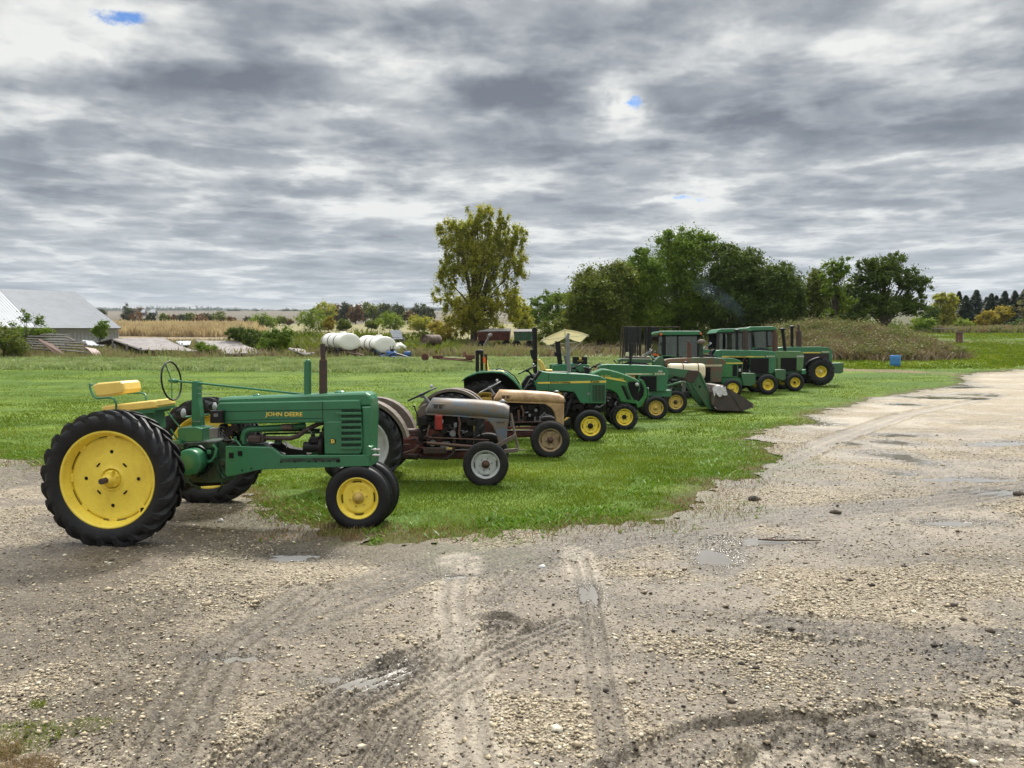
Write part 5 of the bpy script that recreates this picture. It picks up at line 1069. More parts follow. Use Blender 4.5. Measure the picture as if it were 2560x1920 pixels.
# move the box's origin to its own base
_c = T.v(1290, 445, -.77, 4); bx_.location = Vector((T.x, T.Y, T.z)) + _c
for q in (o_, o2, o3):
    q.data.transform(Matrix.Translation(-_c))
steering(T, T.v(1440, 462, 0, 4), (-.42, 0, .9), .22, BLACKP, BLACKP, .014, 3, col_to=T.v(1480, 500, 0, 4)); T.slab([(1440, 520), (1470, 460), (1520, 470), (1520, 560), (1440, 560)], -.25, .25, 'dash_console', FTAN, .03, crop=4)
T.slab([(1240, 520), (1300, 510), (1480, 520), (1500, 640), (1240, 640)], -.3, .3, 'platform', BLACKP, .02, crop=4); seat(T, T.p(1330, 500, 0, 4)[0], T.p(1330, 490, 0, 4)[1], BLACKP, .42, .3)
T.slab([(650, 1040), (900, 1050), (880, 1100), (700, 1100)], -.2, .2, 'engine_sump', DARK, .02)
# T7 loader tractor
T = modern('loader_tractor', 'green tractor with front loader arms and a brown bucket resting on the lawn', 3.2, 25.3, 5, 1052, 1165, 0, .365, .20, .225, .72, .36, 1.36, 1.4, hub=RUSTD, rimmat=YELLOW_WORN)
T.slab([(560, 655), (1080, 700), (1120, 730), (1125, 985), (930, 990), (560, 980)], -.26, .26, 'hood', GREEN_OLD, .03)
engine(T, 700, 760, 1110, 980, -.29, 41, 40); T.slab([(1060, 790), (1130, 790), (1130, 1000), (1060, 1000)], -.29, .29, 'radiator_shroud', GREEN_GRIME, .02)
T.slab([(1145, 860), (1190, 860), (1182, 992), (1132, 992)], -.42, -.36, 'loader_stop', GREYP, .01)
def both(pts, yl, th, name, mat, b=.01):
    for s_ in (-1, 1):
        mb = MB(); y0 = yl if s_ < 0 else -yl - th; mb.slab(T.P(pts, yl), y0, y0 + th, b); mb.build(name, mat, T.root)
both([(880, 652), (1240, 690), (1340, 702), (1385, 718), (1380, 760), (1300, 850), (1210, 855), (1165, 800), (960, 762), (880, 745)], -.62, .10, 'loader_arm', GREEN_OLD)
both([(1222, 692), (1345, 700), (1376, 716), (1362, 762), (1300, 862), (1222, 858), (1168, 805)], -.635, .13, 'knee_plate', RUSTD)
both([(1245, 862), (1300, 800), (1350, 740), (1385, 770), (1545, 1045), (1552, 1245), (1510, 1235), (1470, 1190)], -.60, .09, 'lower_arm', GREEN_OLD)
for s_ in (-1, 1):
    mb = MB(); yl = -.56; q1, q2 = T.v(918, 915, yl), T.v(1215, 838, yl); q3, q4 = T.v(1378, 735, -.60), T.v(1530, 1052, -.60); f_ = lambda p: Vector((p.x, p.y * -s_, p.z))
    mb.tube([f_(q1), f_(q1.lerp(q2, .7))], .045, 12); mb.tube([f_(q1.lerp(q2, .68)), f_(q2)], .022, 10); mb.tube([f_(q3), f_(q3.lerp(q4, .6))], .04, 12); mb.tube([f_(q3.lerp(q4, .58)), f_(q4)], .02, 10); mb.build('hydraulic_ram', GREEN_OLD, T.root)
mb = MB(); mb.lathe([(.045, -.003), (0, -.003)], T.v(1378, 922, -.6), 18); mb.build('arm_hole', DECAL_K, T.root)
bk = MB(); prof = T.P([(1575, 905), (1540, 1000), (1532, 1080), (1545, 1190), (1620, 1243), (1780, 1252), (1945, 1256), (2120, 1215)], -.8)
prof = [(a, max(b_, .01)) for a, b_ in prof]; rev = [(a + .012, b_ + .012) for a, b_ in prof]; bk.slab(prof + rev[::-1], -.8, .95, 0); sh_ = bk.build('bucket', RUSTD, T.root)
sp_ = [(a, max(b_, .01)) for a, b_ in T.P([(1715, 905), (1745, 925), (2000, 1080), (2122, 1162), (2122, 1215), (1945, 1258), (1640, 1248), (1590, 1205), (1575, 1130), (1640, 1040)], -.8)]
mb = MB(); mb.slab(sp_, -.812, -.8, 0); mb.slab(sp_, .95, .962, 0); build_split(mb, 'side_plate', surf('brown bucket steel', (.050, .038, .036), .6, (.09, .06, .05), 5, .7), sh_)
T.slab([(1540, 1000), (1575, 905), (1720, 905), (1700, 950), (1640, 1040), (1580, 1130), (1590, 1205), (1540, 1150)], -.79, .94, 'bucket_back', FGREY, .01, sh_); T.slab([(1735, 920), (1742, 925), (1960, 1250), (1950, 1252)], -.818, -.812, 'weld_seam', DARK, 0, sh_)
T.slab([(2095, 1155), (2122, 1162), (2122, 1215), (2050, 1235), (2040, 1228), (2100, 1200)], -.83, .98, 'cutting_edge', FGREY, .004, sh_)
q = random.Random(3); mb = MB(); rows = []
for j in range(9):
    rows.append([T.v(1565 + i * 22 + q.uniform(-8, 8), 900 + abs(i - 3) * 6 + q.uniform(-10, 14), -.86 + j * .05 + q.uniform(-.02, .02)) for i in range(9)])
mb.rings(rows, closed=False, caps=False, smooth=True); hang = [rows[0], [p + Vector((q.uniform(-.02, .06), -.02, -.07 - .12 * q.random())) for p in rows[0]], [p + Vector((q.uniform(0, .08), -.03, -.15 - .25 * q.random())) for p in rows[0]]]; mb.rings(hang, closed=False, caps=False)
rg_ = mb.build('plastic_sheet', WHITER); rg_.location = (T.x, T.Y, T.z); tag(rg_, 'crumpled dirty white sheet draped over the top of the loader bucket', 'sheet')
mb = MB(); mb.tube([T.v(1200, 870, -.5), T.v(1240, 960, -.55), T.v(1300, 950, -.58), T.v(1330, 880, -.6)], .012, 6); mb.tube([T.v(1490, 960, -.5), T.v(1540, 920, -.5), T.v(1560, 1000, -.5)], .012, 6); mb.build('hydraulic_hose', BLACKP, T.root)
steering(T, T.v(690, 470, 0), (-.45, 0, .88), .2, BLACKP, BLACKP, .012, 3); seat(T, .1, 1.15, BLACKP)
# T8 old rusty
T = modern('old_row_crop_tractor', 'rusty faded green tractor with muffler, pale air cleaner and cream saddle tank', 4.5, 28.0, 5, 1560, 1150, 0, .40, .22, .23, .80, .42, 1.3, 1.7, hub=RUSTD, rimmat=YELLOW_WORN, hullz=(.5, 1.15))
h = T.slab([(895, 640), (890, 565), (930, 542), (1010, 532), (1300, 520), (1550, 516), (1680, 528), (1730, 556), (1742, 588), (1705, 640), (1680, 858), (1530, 862), (1430, 845), (1430, 650), (1200, 650)], -.29, .29, 'hood', GREEN_RUST, .04)
T.slab([(1425, 618), (1690, 616), (1682, 640), (1425, 640)], -.294, -.288, 'stripe', DECAL_C, 0, h); word(T, 'JOHN DEERE', 1435, 622, 1650, 635, -.2955, GREEN_RUST, h); grille(T, 1432, 655, 1528, 850, -.293, 9, h); T.slab([(1532, 655), (1695, 650), (1676, 855), (1532, 858)], -.298, -.288, 'side_panel', GREEN_RUST, .003, h)
stack(T, 1235, 325, 520, 68, -.08, RUST, neck=(285, .45, -18)); stack(T, 1402, 325, 520, 52, .05, GREEN_GRIME, cap=(112, 268), capmat=FGREY, name='air_cleaner')
T.slab([(262, 545), (300, 532), (690, 540), (745, 575), (720, 590), (600, 610), (500, 590), (300, 570), (265, 610)], -.95, -.5, 'fender', GREEN_OLD, .015); T.slab([(262, 545), (300, 532), (690, 540), (745, 575), (720, 590), (600, 610)], .5, .95, 'fender', GREEN_OLD, .015)
T.slab([(745, 580), (830, 500), (870, 520), (905, 570), (900, 645), (745, 630)], -.22, .22, 'dash_console', GREEN_OLD, .02); steering(T, T.v(650, 455, 0), (-.55, 0, .84), .21, GREYP, GREYP, .012, 3, knob=True, col_to=T.v(760, 550, 0))
T.slab([(345, 495), (420, 500), (690, 510), (690, 540), (340, 535)], -.25, .25, 'seat', FGREY, .03); T.rect(360, 448, 400, 492, -.4, -.3, 'lamp', DECAL_C, .01); T.slab([(180, 560), (200, 555), (240, 605), (230, 612)], -.5, -.45, 'lift_arm', BLACKP, .005)
tk = MB(); rs = []; c0, c1 = T.v(942, 700, -.62), T.v(1437, 700, -.62)
zt, zb = T.p(1200, 602, -.62)[1], T.p(1200, 815, -.62)[1]; zc, hh_ = (zt + zb) / 2, (zt - zb) / 2
for k, (u, sc_) in enumerate(((0, .80), (.02, .93), (.06, 1), (.36, 1), (.37, .96), (.39, .96), (.40, 1), (.78, 1), (.79, .96), (.81, .96), (.82, 1), (.94, 1), (.98, .93), (1, .80))):
    xx = c0.x + (c1.x - c0.x) * u; rs.append([(xx, -.62 + .26 * sc_ * max(-1, min(1, 1.25 * math.cos(a))), zc + hh_ * sc_ * max(-1, min(1, 1.12 * math.sin(a)))) for a in [2 * math.pi * j / 24 for j in range(24)]])
tk.rings(rs); ta_ = tk.build('saddle_tank', CREAM, T.root); mb = MB()
for u in (.38, .80): xx = c0.x + (c1.x - c0.x) * u; mb.rings([[(xx + dx_, -.62 + .262 * max(-1, min(1, 1.25 * math.cos(a))), zc + (hh_ + .003) * max(-1, min(1, 1.12 * math.sin(a)))) for a in [2 * math.pi * j / 24 for j in range(24)]] for dx_ in (-.015, .015)], caps=False)
mb.build('tank_strap', RUST, ta_); mb = MB(); mb.lathe([(.09, 0), (.10, .03), (.09, .06), (.03, .09), (0, .09)], T.v(1188, 604, -.62), 18, 'z'); mb.build('tank_lid', BLACKP, ta_)
# T9 cab tractor
def cab(T, roof, rb, body, panes, y0, mat=GREEN, roofmat=None, pill=BLACKP):
    """roof outline, glazed box with posts, all traced on the near side"""
    T.slab(roof, y0 - .06, -y0 + .06, 'cab_roof', roofmat or mat, .05)
    a = T.P(body, y0); x0 = min(p[0] for p in a); x1 = max(p[0] for p in a); z0 = min(p[1] for p in a); z1 = max(p[1] for p in a)
    o = empty('cab', (0, 0, 0), 0, T.root); mb = MB()
    for (X0, X1, W0) in rb:
        for yy in (y0, -y0 - .05):
            mb.slab([T.p(X0 - W0 / 2, body[0][1], y0), T.p(X0 + W0 / 2, body[0][1], y0), T.p(X1 + W0 / 2, body[2][1], y0), T.p(X1 - W0 / 2, body[2][1], y0)], yy, yy + .05, .008)
    mb.box(((x0 + x1) / 2, 0, z1 - .03), (x1 - x0, -2 * y0, .07)); mb.box(((x0 + x1) / 2, 0, z0 - .12), (x1 - x0 - .02, -2 * y0 - .02, .26), bev=.02); mb.build('posts', pill, o)
    for q in panes:
        for yy in (y0 + .02, -y0 - .03): mg = MB(); mg.slab(T.P(q, y0), yy, yy + .006, 0); mg.build('window_pane', GLASS, o)
    for xx in (x0 + .02, x1 - .02): mg = MB(); mg.box((xx, 0, (z0 + z1) / 2), (.006, -2 * y0 - .1, z1 - z0 - .1)); mg.build('window_pane', GLASS, o)
    mb = MB(); xm = (x0 + x1) / 2; mb.box((xm - .25, 0, z0 + .25), (.14, .48, .75), bev=.05); mb.box((xm, 0, z0), (.5, .5, .14), bev=.03); mb.build('cab_seat', DARK, o)
    mb = MB(); ringtube(mb, (x1 - .35, 0, z0 + .28), (-.5, 0, .8), .19, .014, 20, 6); mb.box((x1 - .15, 0, z0 + .05), (.2, .4, .4), bev=.04); mb.build('cab_console', DARK, o)
    return o
def bracket(T, pts, y0, y1, mat=GREEN_OLD, name='weight_bracket'): return T.slab(pts, y0, y1, name, mat, .012)
T = modern('cab_tractor', 'green cab tractor with dark posts, orange roof lamps and bright short hood', 6.95, 32.3, 5, 1838, 955, 0, .39, .24, .235, .85, .45, 1.4, 1.6, hub=YELLOW_WORN, hullz=(.5, 1.1))
h = T.slab([(1400, 560), (1440, 518), (1600, 518), (1850, 530), (1930, 556), (1970, 585), (1978, 605), (1965, 780), (1905, 800), (1690, 795), (1400, 795)], -.33, .33, 'hood', GREEN_NEW, .04)
T.slab([(1740, 590), (1975, 588), (1972, 606), (1745, 604)], -.334, -.328, 'stripe', DECAL_Y, 0, h); T.slab([(1912, 612), (1965, 608), (1962, 780), (1905, 790)], -.334, -.328, 'grille', DECAL_K, 0, h); grille(T, 1832, 618, 1898, 780, -.333, 5, h, barw=.35); T.rect(1918, 672, 1950, 712, -.338, -.332, 'headlight', LENS, .002, h)
T.slab([(1690, 800), (2020, 795), (2022, 880), (1960, 905), (1690, 880)], -.3, .3, 'front_frame', GREEN, .02); bracket(T, [(1952, 745), (1975, 735), (2140, 738), (2152, 750), (2150, 880), (2080, 915), (1985, 905)], -.42, .42)
cab(T, [(798, 180), (815, 155), (845, 150), (1370, 150), (1398, 158), (1412, 182), (1410, 200), (1390, 207), (870, 210), (808, 200)], [(885, 890, 50), (1075, 1075, 24), (1365, 1368, 50)], [(862, 205), (1392, 205), (1392, 515), (800, 515)], [[(905, 215), (1066, 215), (1066, 505), (905, 490)], [(1088, 215), (1345, 215), (1348, 515), (1088, 505)], [(820, 212), (862, 212), (860, 470), (795, 470)]], -.72)
T.rect(830, 180, 858, 212, -.80, -.74, 'roof_lamp', ORANGE, .004); T.rect(1382, 175, 1410, 200, -.80, -.74, 'roof_lamp', ORANGE, .004)
for s_ in (-1, 1): mb = MB(); pth = T.P([(760, 560), (800, 515), (880, 490), (960, 488), (1040, 500), (1100, 525), (1140, 590)], -.9); mb.slab(pth + [(a, b_ - .04) for a, b_ in pth[::-1]], -.95 if s_ < 0 else .5, -.5 if s_ < 0 else .95, .01); mb.build('fender', GREEN, T.root)
mb = MB(); mb.tube([T.v(808, 185, -.75), T.v(765, 178, -.9), T.v(760, 195, -.92)], .014, 6); mb.tube([T.v(1400, 190, -.75), T.v(1425, 165, -.85)], .014, 6); mb.build('mirror_arm', BLACKP, T.root); T.rect(740, 462, 775, 490, -.95, -.88, 'marker_lamp', ORANGE, .004); T.rect(785, 475, 815, 500, -.95, -.88, 'marker_lamp', ORANGE, .004)
# T10 open station big
T = modern('large_open_tractor', 'large green open tractor with yellow-striped hood, steering wheel and two stacks', 8.45, 34.3, 6, 1000, 1010, 0, .44, .30, .235, .88, .46, 1.55, 1.8, hub=YELLOW_WORN, style='heavy', hullz=(.5, 1.2))
h = T.slab([(240, 545), (282, 478), (350, 468), (700, 472), (950, 478), (1070, 488), (1105, 520), (1118, 570), (1090, 780), (1070, 792), (745, 792), (745, 575), (240, 572)], -.33, .33, 'hood', GREEN, .035)
T.slab([(358, 553), (950, 555), (950, 570), (358, 572)], -.334, -.328, 'stripe', DECAL_Y, 0, h); word(T, 'JOHN DEERE', 458, 556, 700, 569, -.3355, DECAL_K, h, bold=.03); word(T, '4250', 966, 547, 1092, 566, -.3345, DECAL_C, h, bold=.03)
mb = MB()
for k in range(10): a = T.v(800 + k * 15, 562, -.335); mb.box(a, (.015, .004, .05))
mb.build('stripe_bars', GREEN, h); grille(T, 748, 582, 1008, 790, -.333, 16, h, BLACKP, DARK, barw=.4); T.slab([(345, 470), (348, 470), (348, 570), (345, 570)], -.3325, -.328, 'seam', DECAL_K, 0, h)
engine(T, 620, 580, 745, 780, -.3, 51, 26); T.slab([(625, 790), (1090, 790), (1075, 842), (640, 842)], -.28, .28, 'front_frame', GREEN_GRIME, .02); bracket(T, [(1090, 755), (1115, 742), (1232, 742), (1242, 752), (1238, 875), (1195, 893), (1100, 850)], -.42, .42)
stack(T, 568, 208, 472, 40, .1, BLACKP, cap=(92, 182), name='air_cleaner'); stack(T, 686, 195, 472, 70, -.1, RUSTD)
steering(T, T.v(160, 410, 0), (-.6, 0, .8), .2, GREYP, BLACKP, .014, 3, knob=True, col_to=T.v(215, 520, 0)); T.slab([(200, 540), (225, 480), (255, 458), (280, 475), (240, 545)], -.2, .2, 'dash_console', BLACKP, .03); T.slab([(-200, 455), (110, 458), (195, 470), (195, 500), (120, 515), (-200, 520)], -.9, -.5, 'fender', GREEN, .02); T.slab([(-200, 455), (110, 458), (195, 470), (195, 500)], .5, .9, 'fender', GREEN, .02); seat(T, .1, 1.45, BLACKP)
# T11 cab
_p = gpt(1988, 979); T = modern('cab_tractor', 'green cab tractor with pale green hood, rusty muffler and leaning intake, between two larger hoods', _p.x - 2.85, _p.y + .95, 6, 1375, 958, 0, .42, .30, .22, .88, .46, 1.55, 1.8, hub=RUST, style='heavy', hullz=(.5, 1.2), rimmat=YELLOW)
h = T.slab([(1040, 575), (1050, 500), (1110, 484), (1440, 487), (1478, 508), (1494, 560), (1484, 700), (1466, 755), (1130, 757), (1125, 580)], -.33, .33, 'hood', surf('pale green paint', (.085, .185, .065), .4, (.07, .13, .06), 4, .6), .035)
T.slab([(1395, 548), (1492, 546), (1492, 568), (1395, 570)], -.334, -.328, 'stripe', LENS, 0, h); grille(T, 1168, 577, 1394, 752, -.333, 15, h, BLACKP, DARK, barw=.4)
T.slab([(1150, 765), (1520, 752), (1520, 800), (1150, 812)], -.28, .28, 'front_frame', GREEN_GRIME, .02); T.slab([(1460, 758), (1520, 735), (1522, 800), (1462, 805)], -.4, .4, 'weight_bracket', GREEN, .01)
stack(T, 1092, 232, 478, 74, -.15, RUST, neck=(192, .6, 0)); stack(T, 1196, 188, 478, 46, .1, BLACKP, cap=(92, 164), lean=38, name='air_cleaner')
cab(T, [(272, 232), (318, 185), (345, 176), (720, 168), (760, 190), (782, 208), (700, 216), (340, 228)], [(308, 303, 34), (648, 648, 18), (765, 772, 10)], [(292, 222), (770, 222), (785, 468), (290, 468)], [[(328, 232), (545, 232), (545, 466), (325, 466)], [(560, 232), (640, 232), (640, 466), (560, 466)], [(660, 228), (755, 222), (772, 466), (660, 466)]], -.8, pill=surf('brown cab posts', (.035, .026, .022), .5))
# T12
_p = gpt(2052, 967); T = modern('cab_tractor', 'green front-wheel-assist cab tractor with big yellow front wheels, farthest of the row', _p.x - 3.0, _p.y + 1.05, 6, 1733, 825, 0, .70, .42, .245 * 1.15, .95, .5, 1.7, 2.0, 'lug', hub=DECAL_C, style='heavy', fl=20, hullz=(.6, 1.3), rimmat=YELLOW)
h = T.slab([(1100, 520), (1140, 440), (1200, 428), (1700, 424), (1830, 432), (1862, 455), (1882, 500), (1884, 640), (1840, 642), (1480, 640), (1100, 640)], -.36, .36, 'hood', GREEN, .04)
T.slab([(1480, 517), (1842, 517), (1842, 628), (1480, 634)], -.366, -.356, 'side_panel', surf('brown black mesh', (.022, .016, .014), .7), .002, h); T.slab([(1480, 498), (1722, 498), (1722, 514), (1480, 514)], -.364, -.358, 'stripe', DECAL_Y, 0, h); word(T, '4850', 1732, 486, 1842, 507, -.365, DECAL_C, h, bold=.03); T.slab([(1874, 530), (1888, 530), (1888, 575), (1874, 575)], -.3, -.2, 'headlight', LENS, .004, h)
T.slab([(1480, 640), (1880, 640), (1875, 720), (1500, 760)], -.28, .28, 'front_frame', GREEN_GRIME, .02); bracket(T, [(1865, 655), (2035, 648), (2042, 660), (2036, 780), (1990, 797), (1900, 792)], -.42, .42)
for s_ in (-1, 1): mb = MB(); pth = T.P([(1478, 742), (1490, 712), (1520, 660), (1570, 615), (1640, 582), (1700, 568), (1742, 572)], -1.0); mb.slab(pth + [(a + .01, b_ - .05) for a, b_ in pth[::-1]], -1.07 if s_ < 0 else .65, -.65 if s_ < 0 else 1.07, .01); mb.build('mudguard', BLACKP, T.root)
stack(T, 1327, 155, 430, 42, .15, BLACKP, cap=(88, 132), name='air_cleaner'); stack(T, 1422, 210, 430, 74, -.1, RUSTD, neck=(120, .4, -8))
cab(T, [(700, 158), (760, 148), (1075, 143), (1100, 155), (1130, 180), (1100, 190), (1060, 196), (720, 205)], [(740, 740, 30), (980, 985, 22), (1062, 1068, 14)], [(720, 198), (1075, 198), (1085, 440), (720, 440)], [[(758, 208), (968, 208), (972, 435), (758, 435)], [(992, 210), (1058, 210), (1062, 420), (996, 415)]], -.85)
T.slab([(700, 438), (1060, 436), (1140, 440), (1130, 470), (1000, 475), (700, 475)], -.88, -.5, 'fender', GREEN, .015)
# ================================================================== BACKGROUND
BARK = surf('grey brown bark', (.075, .058, .042), .9, (.04, .032, .025), 14, .7, bump=.5)
L_COT = leafmat('cottonwood leaves', [(.13, .17, .025), (.225, .25, .036), (.33, .325, .045), (.45, .40, .06)], .5, nscale=.25)
L_OAK = leafmat('dark green leaves', [(.055, .105, .010), (.098, .165, .015), (.15, .22, .022), (.21, .27, .032)], .32, nscale=.22)
L_OAK2 = leafmat('deep green leaves', [(.036, .068, .012), (.065, .105, .017), (.10, .145, .024), (.14, .17, .032)], .28, nscale=.22)  # darker green than the other broadleaf leaves
L_OLIVE = leafmat('olive leaves', [(.055, .085, .014), (.095, .13, .020), (.145, .175, .028), (.20, .20, .04)], .35, nscale=.3)
L_LIME = leafmat('fresh yellow green leaves', [(.06, .11, .012), (.12, .19, .02), (.19, .26, .03), (.29, .32, .05)], .38, nscale=.5)
L_YEL = leafmat('autumn yellow leaves', [(.17, .15, .02), (.28, .23, .03), (.40, .31, .05)], .4, nscale=.5)
L_RUSTY = leafmat('autumn russet leaves', [(.07, .05, .025), (.13, .08, .035), (.19, .10, .04), (.12, .12, .035)], .3, nscale=.1)
L_BLUE = leafmat('grey green far leaves', [(.045, .06, .03), (.07, .085, .04), (.10, .105, .05)], .25, nscale=.05)
L_FIR = leafmat('fir needles', [(.020, .036, .020), (.036, .058, .030), (.06, .085, .042)], .15, nscale=.4)
L_BRUSH = leafmat('dry brush', [(.075, .065, .03), (.13, .10, .055), (.19, .145, .095), (.24, .19, .13), (.12, .13, .04)], .25, nscale=.35)
L_WEED = leafmat('grey green weeds', [(.11, .16, .06), (.20, .26, .10), (.30, .37, .17), (.42, .48, .26)], .3, nscale=.9)
L_SEED = leafmat('dry seed heads', [(.14, .11, .07), (.24, .18, .12), (.20, .22, .08), (.32, .27, .18)], .25, nscale=.5)
L_CORN = leafmat('ripe maize', [(.26, .20, .12), (.38, .29, .18), (.50, .41, .27), (.36, .32, .14)], .3, nscale=.08)
def leaf_arrays(cen, rad, n, size, up=.3, squash=1.0, spread=.5):
    """leaf quads in clumps: cen (m,3) clump centres, rad (m,) clump radii"""
    m_ = len(cen); k = rng.integers(0, m_, n); d = rng.normal(0, 1, (n, 3)); d /= np.linalg.norm(d, axis=1)[:, None]
    r = np.minimum(np.abs(rng.normal(0, .62, n)) + .05, 1.7); p = cen[k] + d * (rad[k] * r)[:, None] * np.array([1, 1, squash])
    nr = d * .6 + rng.normal(0, .6, (n, 3)) + np.array([0, 0, up]); nr /= np.linalg.norm(nr, axis=1)[:, None]
    a = np.cross(nr, rng.normal(0, 1, (n, 3))); a /= np.linalg.norm(a, axis=1)[:, None]; b = np.cross(nr, a)
    s = size * rng.uniform(.55, 1.35, n)[:, None]
    V = np.stack([p - a * s * .5, p + b * s * .32, p + a * s * .5, p - b * s * .32], 1).reshape(-1, 3)
    ct = rng.uniform(0, 1, m_); t_ = np.clip(ct[k] * .55 + rng.uniform(0, 1, n) * .5 + .0, 0, 1)
    return V, np.arange(n * 4).reshape(-1, 4), np.repeat(t_, 4)
def crown_clumps(ells, Y, m, depth=1.0, shell=.55, ybase=0):
    """clump centres inside a union of ellipses traced from the photograph and given real depth"""
    C_, Rr = [], []; w_ = np.array([e[2] * e[3] for e in ells], float); w_ /= w_.sum()
    for e, cnt in zip(ells, rng.multinomial(m, w_)):
        c = atY(e[0], e[1], Y + (e[4] if len(e) > 4 else 0)); k = Y / F; rx, rz = e[2] * k, e[3] * k; ry = rx * depth
        d = rng.normal(0, 1, (cnt, 3)); d /= np.linalg.norm(d, axis=1)[:, None]; r = shell + (1 - shell) * rng.uniform(0, 1, cnt) ** .6
        r = np.where(rng.uniform(0, 1, cnt) < .3, r * rng.uniform(.3, 1, cnt), r) * rng.uniform(.86, 1.1, cnt)
        C_.append(np.array(c)[None] + d * r[:, None] * np.array([rx, ry, rz])); Rr.append(np.full(cnt, (rx * ry * rz) ** (1 / 3)))
    return np.concatenate(C_), np.concatenate(Rr)
def tree(name, label, px, Y, ells, nclump, nleaf, leaf, mat, clump=.22, trunk=.25, limbs=12, group=None, cat='tree', depth=1.0, lean=0, fork=.25, squash=.8, bark=None, shell=.55, limbmax=.9, up=.3):
    x = (px - CX) / F * Y; z = tz(x, Y); root = tag(empty(name, (x, Y, z)), label, cat, group)
    C_, Rr = crown_clumps(ells, Y, nclump, depth, shell); C_[:, 2] = np.maximum(C_[:, 2], terr(C_[:, 0], C_[:, 1]) + .15)
    O = np.array([x, Y, z]); rad = np.maximum(Rr * clump * 1.15, .25) * rng.uniform(.6, 1.5, len(Rr))
    V, Fc, tt = leaf_arrays(C_ - O, rad, nleaf, leaf, up, squash)
    V[:, 2] = np.maximum(V[:, 2], -.05)
    np_mesh('crown', V, Fc, mat, {'tint': ('POINT', 'FLOAT', tt)}, parent=root)
    if trunk:
        mb = MB(); top = C_[:, 2].max() - z; q = random.Random(int(px)); cc = (C_ - O)
        pts = [Vector((0, 0, -.1)), Vector((lean * .3, 0, top * fork * .5)), Vector((lean, 0, top * fork)), Vector((lean * 1.5, .1, top * .7))]
        mb.tube(pts, [trunk * 1.25, trunk, trunk * .8, trunk * .25], 9)
        for j in q.sample(range(len(cc)), min(limbs, len(cc))):
            e = Vector(cc[j]); st = Vector((lean * .7, 0, min(top * fork * q.uniform(.7, 1.25), e.z * .85)));
            md = st.lerp(e, .5) + Vector((0, 0, (e - st).length * .08)); r0 = trunk * q.uniform(.3, .55)
            mb.tube([st, md, e], [r0, r0 * .6, r0 * .15], 6)
        mb.build('trunk', bark or BARK, root)
    return root
DG = 'deciduous trees behind the tractors'
# the tall yellow-green tree
tree('tall_tree', 'tall loose yellow-green tree standing alone behind the red wagon', 1185, 84,
     [(1185, 640, 62, 95), (1140, 600, 42, 60), (1175, 560, 30, 42), (1215, 550, 30, 45), (1255, 560, 24, 40), (1285, 600, 36, 46), (1290, 665, 36, 40), (1240, 630, 50, 70), (1125, 670, 40, 50), (1120, 740, 42, 45), (1150, 800, 50, 40), (1190, 770, 60, 60), (1250, 740, 50, 55), (1285, 780, 34, 40), (1215, 815, 50, 30), (1118, 820, 30, 25), (1100, 575, 14, 22)],
     760, 86000, .20, L_COT, .20, .36, 40, depth=.8, fork=.22, squash=1.5, shell=.35, group=None, up=.0)
tree('yellow_shrub', 'low golden-yellow shrub at the foot of the tall loose tree', 1118, 82, [(1118, 830, 26, 22), (1100, 845, 18, 12)], 30, 3500, .17, L_YEL, .4, .05, 4, cat='shrub')
# the big green grove, tree by tree
grove = [
    ('dark green tree at the left end of the big grove, lit yellow-green at its edge', 1500, 74, [(1500, 745, 80, 75), (1455, 780, 40, 60), (1545, 700, 45, 45), (1470, 720, 40, 30), (1510, 820, 80, 40)], L_OLIVE, 0),
    ('green tree with a small pointed top left of the tallest crown of the grove', 1600, 77, [(1600, 700, 60, 60), (1602, 640, 20, 22), (1580, 760, 60, 60), (1615, 800, 60, 50)], L_OAK, 0),
    ('tallest broad green tree of the grove, rising behind the tractor canopy and cab', 1700, 80, [(1700, 650, 75, 70), (1670, 600, 28, 25), (1720, 595, 36, 26), (1765, 620, 42, 36), (1700, 740, 85, 70), (1660, 800, 60, 50), (1750, 790, 60, 50)], L_OAK, 0),
    ('broad dark green tree on the right shoulder of the grove', 1840, 78, [(1840, 690, 70, 65), (1870, 650, 34, 30), (1820, 630, 30, 24), (1830, 770, 80, 60), (1900, 720, 45, 50)], L_OAK2, 0),
    ('dark round-topped tree at the right end of the grove behind the cabs', 1945, 76, [(1945, 720, 52, 55), (1960, 680, 25, 24), (1930, 780, 55, 55), (1985, 760, 30, 50)], L_OAK2, 0),
]
for lab, px, Y, el, mt, ln in grove: tree('broadleaf_tree', lab, px, Y, el, 560, 70000, .21, mt, .28, .3, 18, group=DG, squash=.8, lean=ln, shell=.5)
tree('broadleaf_tree', 'olive-yellow tree filling the gap between the grove and the dark spreading tree', 2035, 82, [(2035, 740, 42, 60), (2040, 700, 26, 24), (2050, 790, 38, 40)], 190, 16000, .22, L_OLIVE, .26, .2, 14, group=DG)
tree('broadleaf_tree', 'slender tree with bare pale-lit stems left of the dark spreading tree', 2085, 74, [(2085, 680, 36, 26), (2075, 720, 28, 26), (2110, 665, 26, 20), (2100, 750, 30, 30), (2080, 790, 20, 20)], 110, 9500, .20, L_OAK, .24, .16, 26, group=DG, shell=.3, fork=.12)
tree('broadleaf_tree', 'dark spreading tree on the brown mound, right of the grove', 2210, 76, [(2200, 690, 50, 45), (2170, 660, 26, 18), (2235, 655, 30, 22), (2280, 700, 36, 34), (2310, 720, 18, 26), (2150, 720, 40, 36), (2200, 760, 60, 34), (2265, 760, 42, 30), (2300, 765, 20, 22), (2140, 785, 40, 22)], 420, 44000, .21, L_OAK2, .28, .3, 26, group=DG, shell=.4)
